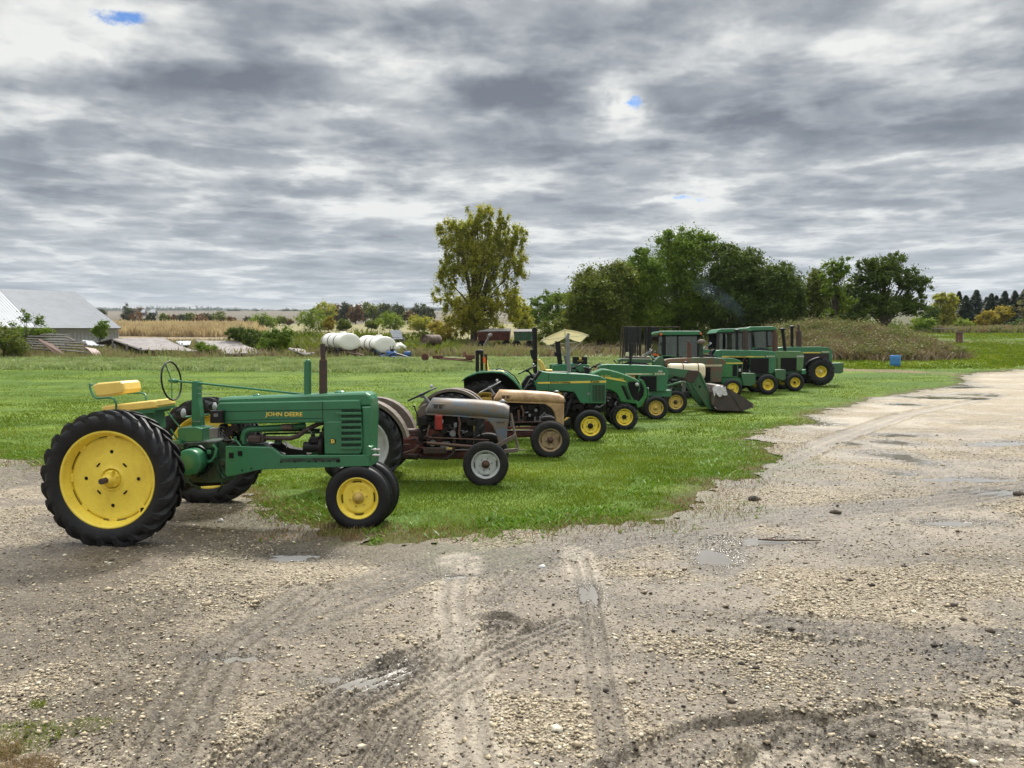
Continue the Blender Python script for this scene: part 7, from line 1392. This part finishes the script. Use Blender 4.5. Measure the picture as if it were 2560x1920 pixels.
# white liquid tanks on wagons
TANKW = surf('white polyethylene', (.80, .79, .73), .4, (.72, .70, .62), 1.5, .6)
def tank(label, wl, e1, e2, rx, rz, bands, Y1, frame, wheels, extra=None, bandm=RUSTD):
    C_ = lambda q: atY(740 + q[0] * .18083, 780 + q[1] * .18083, q[2]); A, B = C_(e1), C_(e2); ax_ = (B - A); L = ax_.length; ax_.normalize(); sdv = Vector((0, 0, 1)).cross(ax_).normalized(); upv = ax_.cross(sdv).normalized()
    def rg(t_, s): return [A + ax_ * t_ + sdv * math.cos(th) * rx * s + upv * math.sin(th) * rz * s for th in [2 * math.pi * k / 32 for k in range(32)]]
    c = (A + B) / 2; base = Vector((c.x, c.y, tz(c.x, c.y))); wg = tag(empty('tank_wagon', base), wl, 'wagon', 'wagons carrying the white tanks')
    tk_ = tag(empty('liquid_tank', Vector((c.x, c.y, c.z - rz))), label, 'tank', 'white liquid tanks'); tb = Vector(tk_.location)
    mb = MB(); mb.rings([rg(-.02, .55), rg(.0, .90), rg(.04, .98), rg(.10, 1)] + sum([[rg(t_ * L - .07, 1), rg(t_ * L - .06, .975), rg(t_ * L + .06, .975), rg(t_ * L + .07, 1)] for t_ in bands], []) + [rg(L - .1, 1), rg(L, .9), rg(L, .5)]); bpart(mb, 'body', TANKW, tk_, tb)
    for t_ in bands: mb = MB(); mb.rings([rg(t_ * L - .045, 1.0), rg(t_ * L - .045, 1.012), rg(t_ * L + .045, 1.012), rg(t_ * L + .045, 1.0)], caps=False); bpart(mb, 'strap', bandm, tk_, tb)
    mb = MB(); mb.lathe([(.28, -.05), (.28, .06), (.2, .1), (0, .1)], A + ax_ * L * .35 + upv * rz, 18, 'z'); bpart(mb, 'manhole_lid', TANKW, tk_, tb)
    mb = MB()
    for s in (-1, 1): mb.tube([A - ax_ * .3 + sdv * s * .45 - upv * (rz + .1), B + ax_ * .3 + sdv * s * .45 - upv * (rz + .1)], .09, 4, smooth=False)
    for t_ in (0, .33, .66, 1): mb.tube([A + ax_ * L * t_ - sdv * rx * .9 - upv * rz * .7, A + ax_ * L * t_ - sdv * .4 - upv * (rz + .1), A + ax_ * L * t_ + sdv * .4 - upv * (rz + .1), A + ax_ * L * t_ + sdv * rx * .9 - upv * rz * .7], .05, 4, smooth=False)
    bpart(mb, 'chassis', frame, wg, base)
    for (t_, s) in wheels:
        p = A + ax_ * L * t_ + sdv * s * .75; zz = tz(p.x, p.y) + .36; mb = MB(); rs = []
        pr = [(.18, -.08), (.22, -.1), (.34, -.09), (.37, -.05), (.37, .05), (.34, .09), (.22, .1), (.18, .08), (.16, .02), (0, .03)]
        for r_, w_ in pr: rs.append([Vector((p.x, p.y, zz)) + sdv * w_ * (1 if s > 0 else -1) + ax_ * r_ * math.cos(th) + Vector((0, 0, 1)) * r_ * math.sin(th) for th in [2 * math.pi * k / 20 for k in range(20)]])
        mb.rings(rs, caps=False); bpart(mb, 'wheel', RUBBER_OLD, wg, base)
    mb = MB(); e = A - ax_ * 2.6 - upv * (rz + .3); e.z = tz(e.x, e.y) + .25; mb.tube([A - ax_ * .3 + sdv * .4 - upv * (rz + .15), e], .06, 4); mb.tube([A - ax_ * .3 - sdv * .4 - upv * (rz + .15), e], .06, 4); bpart(mb, 'drawbar', RUST, wg, base)
    return A, B, ax_, sdv, upv
wp4 = [(.15, -1), (.85, -1), (.15, 1), (.85, 1)]
tank('largest white liquid tank with three dark straps, leftmost', 'rust-red wagon frame under the leftmost white tank', (745, 412, 59.5), (485, 400, 62.6), .90, .66, (.30, .62, .93), 60, RUST, wp4)
A, B, ax_, sdv, upv = tank('second white liquid tank with two dark straps, behind the blue pump', 'blue wagon frame under the middle white tank', (1240, 456, 60.5), (985, 432, 64), .90, .66, (.30, .58), 61, BLUEP, wp4, bandm=BLACKP)
tank('small white liquid tank low behind the blue pump, rightmost', 'low rusty trailer under the small white tank', (1450, 515, 63), (1385, 505, 66), .52, .42, (.5,), 61, RUST, [(.3, -1), (.3, 1)])
def drum(px, py, Y, r, L, ang, mat, name, label, cat, end=None, ribs=0, group=None):
    c = atY(px, py, Y); d = Vector((math.cos(R(ang)), math.sin(R(ang)), 0)); base = Vector((c.x, c.y, c.z - r)); mb = MB(); s1 = Vector((-d.y, d.x, 0))
    def rg(t_, k_): return [c + d * t_ + s1 * math.cos(th) * r * k_ + Vector((0, 0, math.sin(th) * r * k_)) for th in [2 * math.pi * k / 28 for k in range(28)]]
    st = [rg(-L / 2 + .02, .0), rg(-L / 2 + (.25 if end == 'open' else .02), .93), rg(-L / 2, .97), rg(-L / 2, 1)]
    for k in range(ribs): t_ = -L / 2 + L * (k + 1) / (ribs + 1); st += [rg(t_ - .04, 1), rg(t_, 1.03), rg(t_ + .04, 1)]
    mb.rings(st + [rg(L / 2, 1), rg(L / 2, .1)]); o = mb.build(name, mat); rebase(o, base); tag(o, label, cat, group); return o
drum(740 + 1320 * .18083, 780 + 580 * .18083, 57.5, .24, .75, 8, BLUEP, 'blue_drum', 'bright blue drum and pump on the drawbar before the second white tank', 'drum')
drum(740 + 1548 * .18083, 780 + 578 * .18083, 60, .20, .5, -30, BLUEP, 'blue_drum', 'small blue drum right of the small white tank', 'drum')
mb = MB(); c = atY(740 + 1330 * .18083, 780 + 530 * .18083, 57.5); mb.box(c, (.3, .3, .25), bev=.05); mb.cyl(c, c + Vector((.1, 0, .35)), .03); mb.cyl(c - Vector((.1, 0, 0)), c + Vector((-.15, 0, .3)), .03); o = mb.build('motor_pump', BLACKP); rebase(o, c); tag(o, 'black motor pump sitting on top of the bright blue drum', 'pump')
mb = MB(); c = atY(740 + 1345 * .18083, 780 + 640 * .18083, 57); g0 = tz(c.x, c.y); mb.tube([c + Vector((-1.0, 0, .15)), (c.x + .9, c.y, g0 + .1)], .06, 4); mb.tube([c + Vector((.1, 0, .4)), (c.x + 1.3, c.y, g0 + .1)], .05, 4); mb.tube([c + Vector((.1, 0, .4)), (c.x - .8, c.y, g0 + .1)], .05, 4); o = mb.build('hitch_frame', surf('dark blue steel', (.015, .04, .12), .5)); rebase(o, (c.x, c.y, g0)); tag(o, 'dark blue angled hitch frame standing below the bright blue drum', 'hitch frame')
drum(740 + 1870 * .18083, 780 + 388 * .18083, 66, .46, 1.75, 52, surf('rusty tank with flaking coat', (.14, .10, .075), .85, (.05, .03, .025), 5, .9, fine=((.3, .26, .2), .6)), 'rusty_tank', 'rusty open-ended cylinder lying in dry grass left of the tall tree', 'tank', 'open', 3)
# hutch with blue-grey roof
base = atY(992, 850, 72); base.z = tz(base.x, base.y); ht = tag(empty('hutch', base), 'small hutch with a tilted blue-grey board roof on the overgrown bank', 'hutch'); C3_ = lambda X, Y_, D: atY(740 + X * .18083, 780 + Y_ * .18083, D)
mb = MB()
for k in range(5):
    a, b_ = k / 5, (k + .93) / 5; l0, l1, r0, r1 = C3_(1292, 252, 73), C3_(1348, 380, 71.5), C3_(1448, 250, 73), C3_(1480, 376, 71.5); poly3(mb, [l0.lerp(l1, a), r0.lerp(r1, a), r0.lerp(r1, b_), l0.lerp(l1, b_)], .04)
bpart(mb, 'roof', surf('blue grey boards', (.115, .135, .155), .7, (.08, .09, .1), 3, .6), ht, base); mb = MB(); mb.box(((base.x), base.y + .3, base.z + .6), (1.3, .9, 1.3)); bpart(mb, 'wall', OLDW, ht, base)
# grain wagons
def gwagon(label, pts_top, pts_bot, Y, mat, D, group='old grain wagons'):
    tp_ = [atY(1130 + a * .24864, 800 + b_ * .24864, Y + d) for a, b_, d in pts_top]; bt = [atY(1130 + a * .24864, 800 + b_ * .24864, Y + d) for a, b_, d in pts_bot]
    c = sum(bt, Vector()) / len(bt); base = Vector((c.x, c.y, tz(c.x, c.y))); rt = tag(empty('grain_wagon', base), label, 'wagon', group); mb = MB(); n = len(tp_); mb.add(tp_ + bt, [tuple(range(n))[::-1], tuple(range(n, 2 * n))] + [(i, (i + 1) % n, n + (i + 1) % n, n + i) for i in range(n)]); bpart(mb, 'box', mat, rt, base)
    mb = MB(); mb.rings([[p + Vector((0, 0, .0)) for p in tp_], [p + (p - c).normalized() * .06 + Vector((0, 0, .02)) for p in tp_], [p + (p - c).normalized() * .04 + Vector((0, 0, .10)) for p in tp_]], caps=True, smooth=False); bpart(mb, 'rim_and_cover', surf('dark wagon cover', (.07, .065, .06), .8, (.2, .19, .17), 4, .8), rt, base)
    x0, x1 = min(p.x for p in bt), max(p.x for p in bt)
    for k in range(7): mb = MB(); t_ = (k + .5) / 7; a = tp_[0].lerp(tp_[1], t_); b_ = bt[0].lerp(bt[1], t_); mb.tube([a - Vector((0, .04, 0)), b_ - Vector((0, .04, 0))], .035, 4, smooth=False); bpart(mb, 'rib', mat, rt, base)
    for sx in (.12, .88):
        for sy in (.3, D - .3):
            p = Vector((x0 + (x1 - x0) * sx, bt[0].y + sy, 0)); g_ = tz(p.x, p.y); mb = MB(); mb.lathe([(0, -.05), (.2, -.05), (.24, -.1), (.42, -.1), (.44, -.05), (.44, .05), (.42, .1), (.24, .1), (.2, .05), (0, .05)], (p.x, p.y, g_ + .44), 20); bpart(mb, 'wheel', RUBBER_OLD, rt, base)
            mb = MB(); mb.tube([(p.x, p.y, g_ + .44), (p.x, p.y, bt[0].z + .1)], .05, 4, smooth=False); bpart(mb, 'leg', mat, rt, base)
    return rt, base
RW = surf('rusty red wagon steel', (.115, .032, .022), .8, (.06, .03, .022), 3, .9); GW = surf('faded green wagon steel', (.055, .14, .085), .7, (.08, .10, .065), 3, .8)
gwagon('rust-red grain wagon with a dark cover beneath the tall tree', [(250, 126, 0), (578, 120, 0), (592, 98, 2.4), (380, 98, 2.4)], [(262, 208, .2), (575, 205, .2), (585, 190, 2.2), (300, 190, 2.2)], 74, RW, 2.4)
gwagon('faded green grain wagon right of the rust-red one', [(620, 128, 0), (806, 126, 0), (815, 104, 2.4), (640, 104, 2.4)], [(628, 208, .2), (800, 206, .2), (808, 192, 2.2), (650, 192, 2.2)], 72.5, GW, 2.4)
mb = MB(); mb.tube([atY(1130 + 320 * .24864, 800 + 262 * .24864, 73), atY(1130 + 372 * .24864, 800 + 165 * .24864, 73)], .10, 8); mb.tube([atY(1130 + 365 * .24864, 800 + 168 * .24864, 73), atY(1130 + 392 * .24864, 800 + 148 * .24864, 73.3)], .2, 8); o = mb.build('auger_spout', OLDW); c = atY(1130 + 320 * .24864, 866, 73); rebase(o, (c.x, c.y, tz(c.x, c.y))); tag(o, 'pale leaning auger spout in front of the rust-red wagon', 'auger')
# low red implement
c = atY(1130, 895, 52); g0 = tz(c.x, c.y); mb = MB(); mb.tube([atY(1085, 893, 53), atY(1180, 899, 51)], .045, 4); mb.tube([atY(1092, 896, 52.5), atY(1182, 903, 50.5)], .04, 4); mb.box(atY(1095, 893, 52.5), (.7, .3, .22)); mb.box(atY(1176, 893, 51), (.6, .4, .25)); mb.cyl(atY(1063, 893, 53) - Vector((0, .1, 0)), atY(1063, 893, 53) + Vector((0, .1, 0)), .25, n=14); mb.tube([atY(1163, 893, 51), atY(1163, 879, 51)], [.18, .03], 8); o = mb.build('field_implement', RW); rebase(o, (c.x, c.y, g0)); tag(o, 'low rusty red field implement half hidden in weeds left of the folded roll bar', 'implement')
# rack of hanging black belts
base = atY(1570, 895, 46); base.z = tz(base.x, base.y); rk = tag(empty('belt_rack', base), 'tall steel frame hung with black belts behind the tractors', 'rack'); C5_ = lambda X, Y_, D: atY(1500 + X * .18083, 800 + Y_ * .18083, D)
for a, b_, c_, d in ((298, 98, 268, 520), (1098, 98, 1100, 520), (330, 110, 300, 520)): mb = MB(); p0, p1 = C5_(a, b_, 46), C5_(c_, d, 46); p1.z = tz(p1.x, p1.y) - .05; mb.tube([p0, p1], .035, 6); bpart(mb, 'post', RUSTD, rk, base)
mb = MB(); mb.tube([C5_(296, 98, 46), C5_(1102, 98, 46)], .03, 6); bpart(mb, 'top_bar', RUSTD, rk, base)
q = random.Random(12)
for k in range(44):
    X = 332 + k * 11.1
    if 572 < X < 612: continue
    L = q.uniform(340, 420) if q.random() < .75 else q.uniform(220, 330); mb = MB(); p0, p1 = C5_(X, 96, 46 + q.uniform(-.06, .06)), C5_(X + q.uniform(-6, 6), 96 + L, 46 + q.uniform(-.08, .08)); w_ = q.uniform(.018, .034)
    mb.slab([(p0.x - w_, p0.z), (p0.x + w_, p0.z), (p1.x + w_, p1.z), (p1.x - w_, p1.z)], p0.y - .02, p0.y + .02, .004); bpart(mb, 'belt', surf('black rubber belt', (.010, .010, .013), .6) if k == 0 else bpy.data.materials['black rubber belt'], rk, base)
# cone, barrel, old post
c = atY(1543, 903, 41); c.z = tz(c.x, c.y); mb = MB(); mb.lathe([(0, .62), (.022, .62), (.04, .55), (.075, .06), (.12, .05), (.12, 0), (0, 0)], c, 16, 'z'); mb.lathe([(.056, .32), (.060, .32), (.050, .42), (.046, .42)], c, 16, 'z'); o = mb.build('traffic_cone', ORANGE); rebase(o, c); tag(o, 'slim orange cone on the lawn left of the belt rack', 'cone')
c = gpt(2238, 916); bb_ = tag(empty('plastic_barrel', c), 'blue plastic barrel standing alone on the lawn before the brown mound', 'barrel'); rB = 12.3 * c.y / F; hB = 28 * c.y / F
mb = MB(); mb.lathe([(0, 0), (rB * .9, 0), (rB, .04), (rB, hB * .25), (rB * 1.02, hB * .3), (rB, hB * .35), (rB, hB * .65), (rB * 1.02, hB * .7), (rB, hB * .75), (rB, hB * .92), (rB * .93, hB), (rB * .85, hB), (rB * .83, hB * .93), (0, hB * .93)], (0, 0, 0), 32, 'z'); mb.build('drum', surf('blue plastic', (.04, .20, .48), .45, (.05, .17, .36), 4, .6, fine=((.3, .3, .28), .3)), bb_)
mb = MB(); mb.lathe([(rB * .86, hB * .98), (rB * .88, hB * 1.0), (rB * .86, hB * 1.03), (rB * .2, hB * 1.02), (0, hB * 1.02)], (0, 0, 0), 24, 'z'); mb.build('lid', BLACKP, bb_)
c = gpt(2398, 857); k_ = c.y / F; gp_ = tag(empty('brick_pier', c), 'short brown brick pier with a pale edge at the end of the mound', 'pier'); mb = MB(); mb.box((0, 0, 12 * k_), (12 * k_, 12 * k_, 26 * k_), bev=.02); mb.build('shaft', surf('old brick', (.17, .075, .05), .9, (.09, .05, .04), 6, .8), gp_); mb = MB(); mb.box((5.5 * k_, -6.2 * k_, 11 * k_), (1.6 * k_, .8 * k_, 24 * k_)); mb.build('pale_edge', LENS, gp_); mb = MB(); mb.box((0, 0, 26 * k_), (14 * k_, 14 * k_, 2 * k_), bev=.01); mb.build('cap', OLDW, gp_)
mb = MB(); a = gpt(2330, 842); b_ = gpt(2392, 842); mb.tube([a + Vector((0, 0, 1.0)), b_ + Vector((0, 0, 1.1))], .06, 5); o = mb.build('fallen_rail', OLDW); rebase(o, a); tag(o, 'pale fallen rail lying on the brush left of the brick pier', 'rail')
# far farmstead
for px, w_, lab in ((360, 5, 'far barn with a white roof, left one of the farmstead'), (383, 8, 'far dark barn with a pale blue-white roof, right one of the farmstead')):
    c = atY(px, 788, 1100); c.z = tz(c.x, c.y); hw = w_ * 1100 / F; b3 = tag(empty('far_barn', c), lab, 'barn', 'far farmstead barns'); mb = MB(); mb.box((0, 0, 2.2), (2 * hw, 7, 5)); mb.build('wall', surf('dark red boards', (.06, .04, .035), .8), b3)
    mb = MB(); poly3(mb, [(-hw, -4, 4.4), (hw * 1.1, -4, 4.4), (hw * .7, 0, 9.0), (-hw * .8, 0, 9.0)], .2); poly3(mb, [(-hw, 4, 4.4), (hw * 1.1, 4, 4.4), (hw * .7, 0, 9.0), (-hw * .8, 0, 9.0)], .2); mb.build('roof', ROOFW, b3)
c = atY(945, 797, 360); c.z = tz(c.x, c.y); fh = tag(empty('farmhouse', c), 'small red house with grey roof half hidden in the distant autumn wood', 'house'); mb = MB(); mb.box((0, 0, 1.5), (4, 3, 3.2)); mb.build('wall', surf('house red', (.16, .04, .04), .8), fh); mb = MB(); poly3(mb, [(-2.2, -1.8, 3), (2.2, -1.8, 3), (2.2, 0, 5), (-2.2, 0, 5)]); poly3(mb, [(-2.2, 1.8, 3), (2.2, 1.8, 3), (2.2, 0, 5), (-2.2, 0, 5)]); mb.build('roof', ROOFM, fh)
# ---------- things lying on the gravel
a, b_ = gpt(1896, 1352), gpt(2052, 1354); mb = MB(); q = random.Random(2); pts = [a.lerp(b_, k / 7) + Vector((0, q.uniform(-.012, .012), .012)) for k in range(8)]; mb.tube(pts, [.008, .013, .012, .011, .010, .010, .008, .005], 7); mb.tube([pts[1], pts[1] + Vector((.10, .03, .02)), pts[1] + Vector((.19, .05, .015))], [.007, .005, .002], 5); o = mb.build('fallen_branch', surf('wet dark stick', (.07, .042, .028), .7, (.12, .08, .05), 12, .7, bump=.4)); rebase(o, a); tag(o, 'long thin dark branch lying on the gravel right of centre', 'branch')
def clod(px, py, w_, lab, mat=CLOD, cat='clod', name='earth_clod', group='dark earth clods on the gravel', flat=.45):
    p = gpt(px, py); r = w_ / 2 * p.y / F; hh = float(road_h(np.array([p.x]), np.array([p.y]))[0][0]); n1, n2 = 7, 10; rs = []; q = random.Random(px)
    for i in range(n1): th = math.pi * (i / (n1 - 1)); rs.append([(r * math.sin(th) * math.cos(ph) * q.uniform(.75, 1.2), r * .8 * math.sin(th) * math.sin(ph) * q.uniform(.75, 1.2), r * flat * math.cos(th) * q.uniform(.8, 1.15)) for ph in [2 * math.pi * j / n2 for j in range(n2)]])
    mb = MB(); mb.rings(rs, smooth=True); o = mb.build(name, mat); o.location = (p.x, p.y, tz(p.x, p.y) + hh + r * flat * .55); tag(o, lab, cat, group)
    if 'tint' not in o.data.attributes: at_ = o.data.attributes.new('tint', 'FLOAT', 'POINT'); at_.data.foreach_set('value', np.full(len(o.data.vertices), q.uniform(.1, .6), np.float32))
for q_ in ((1854, 1662, 20, 'black clod alone in the middle right of the gravel, nearest single one'), (1978, 1568, 18, 'black clod above the nearest single black clod'), (2218, 1650, 20, 'black clod left of the dark speckled area'), (2336, 1606, 20, 'black clod among dark crumbs at the right'), (2382, 1515, 24, 'long black clod in the right part of the gravel'), (2476, 1582, 26, 'wide black clod near the right edge'), (2535, 1762, 34, 'large brown clod cut near the right edge, bottom'), (2262, 1415, 18, 'brown clod in the upper right of the gravel'),
          (2088, 1283, 30, 'dark lump on the gravel beyond the branch'), (2124, 1450, 18, 'brown clod right of the branch end'), (2178, 1466, 20, 'brown clod next to the smaller one, right of centre'), (2408, 1550, 18, 'black clod between the long and the wide ones'), (2180, 1838, 24, 'brown clod in the lower right of the gravel'), (1824, 1746, 12, 'small brown clod near the bottom centre right'), (2548, 1235, 34, 'dark muddy lump beside the puddle at the right edge'), (1885, 1250, 34, 'flat dark lump at the edge of the grass, right of centre')): clod(*q_)
clod(1356, 1418, 20, 'single white stone on the mud below the grass edge', surf('white stone', (.62, .62, .60), .7), 'stone', 'white_stone', None, .7); clod(552, 1306, 14, 'white stone on the wet ground behind the big yellow wheel', bpy.data.materials['white stone'], 'stone', 'white_stone', None, .7)
# ---------- thin blue exhaust smoke
def smoke(a, b_, r0, r1, den):
    n = 10; mb = MB(); rs = []
    for i in range(n + 1):
        t_ = i / n; p = a.lerp(b_, t_) + Vector((.15 * math.sin(t_ * 5), 0, .1 * math.sin(t_ * 7))); r = r0 + (r1 - r0) * t_; k = max(.12, math.sin(math.pi * min(1, .12 + t_ * .92)) ** .5); rs.append([p + Vector((math.cos(th) * r * k, math.sin(th) * r * k, 0)) for th in [2 * math.pi * j / 14 for j in range(14)]])
    mb.rings(rs); m = bpy.data.materials.new('exhaust smoke'); m.use_nodes = True; m.node_tree.nodes.clear(); t = NT(m.node_tree); o = t.new('ShaderNodeOutputMaterial'); v = t.new('ShaderNodeVolumePrincipled'); v.inputs['Color'].default_value = (.50, .68, .98, 1)
    tc_ = t.new('ShaderNodeTexCoord').outputs['Object']; t.put(v.inputs['Density'], t.math('MULTIPLY', t.rng(t.noise(tc_, .6, 2, .5, .3), .35, .8), den)); t.l.new(v.outputs[0], o.inputs['Volume']); ob = mb.build('exhaust_smoke', m); rebase(ob, a); tag(ob, kind='stuff')
smoke(atY(1858, 812, 40), atY(1745, 690, 41), .22, 1.3, .10)
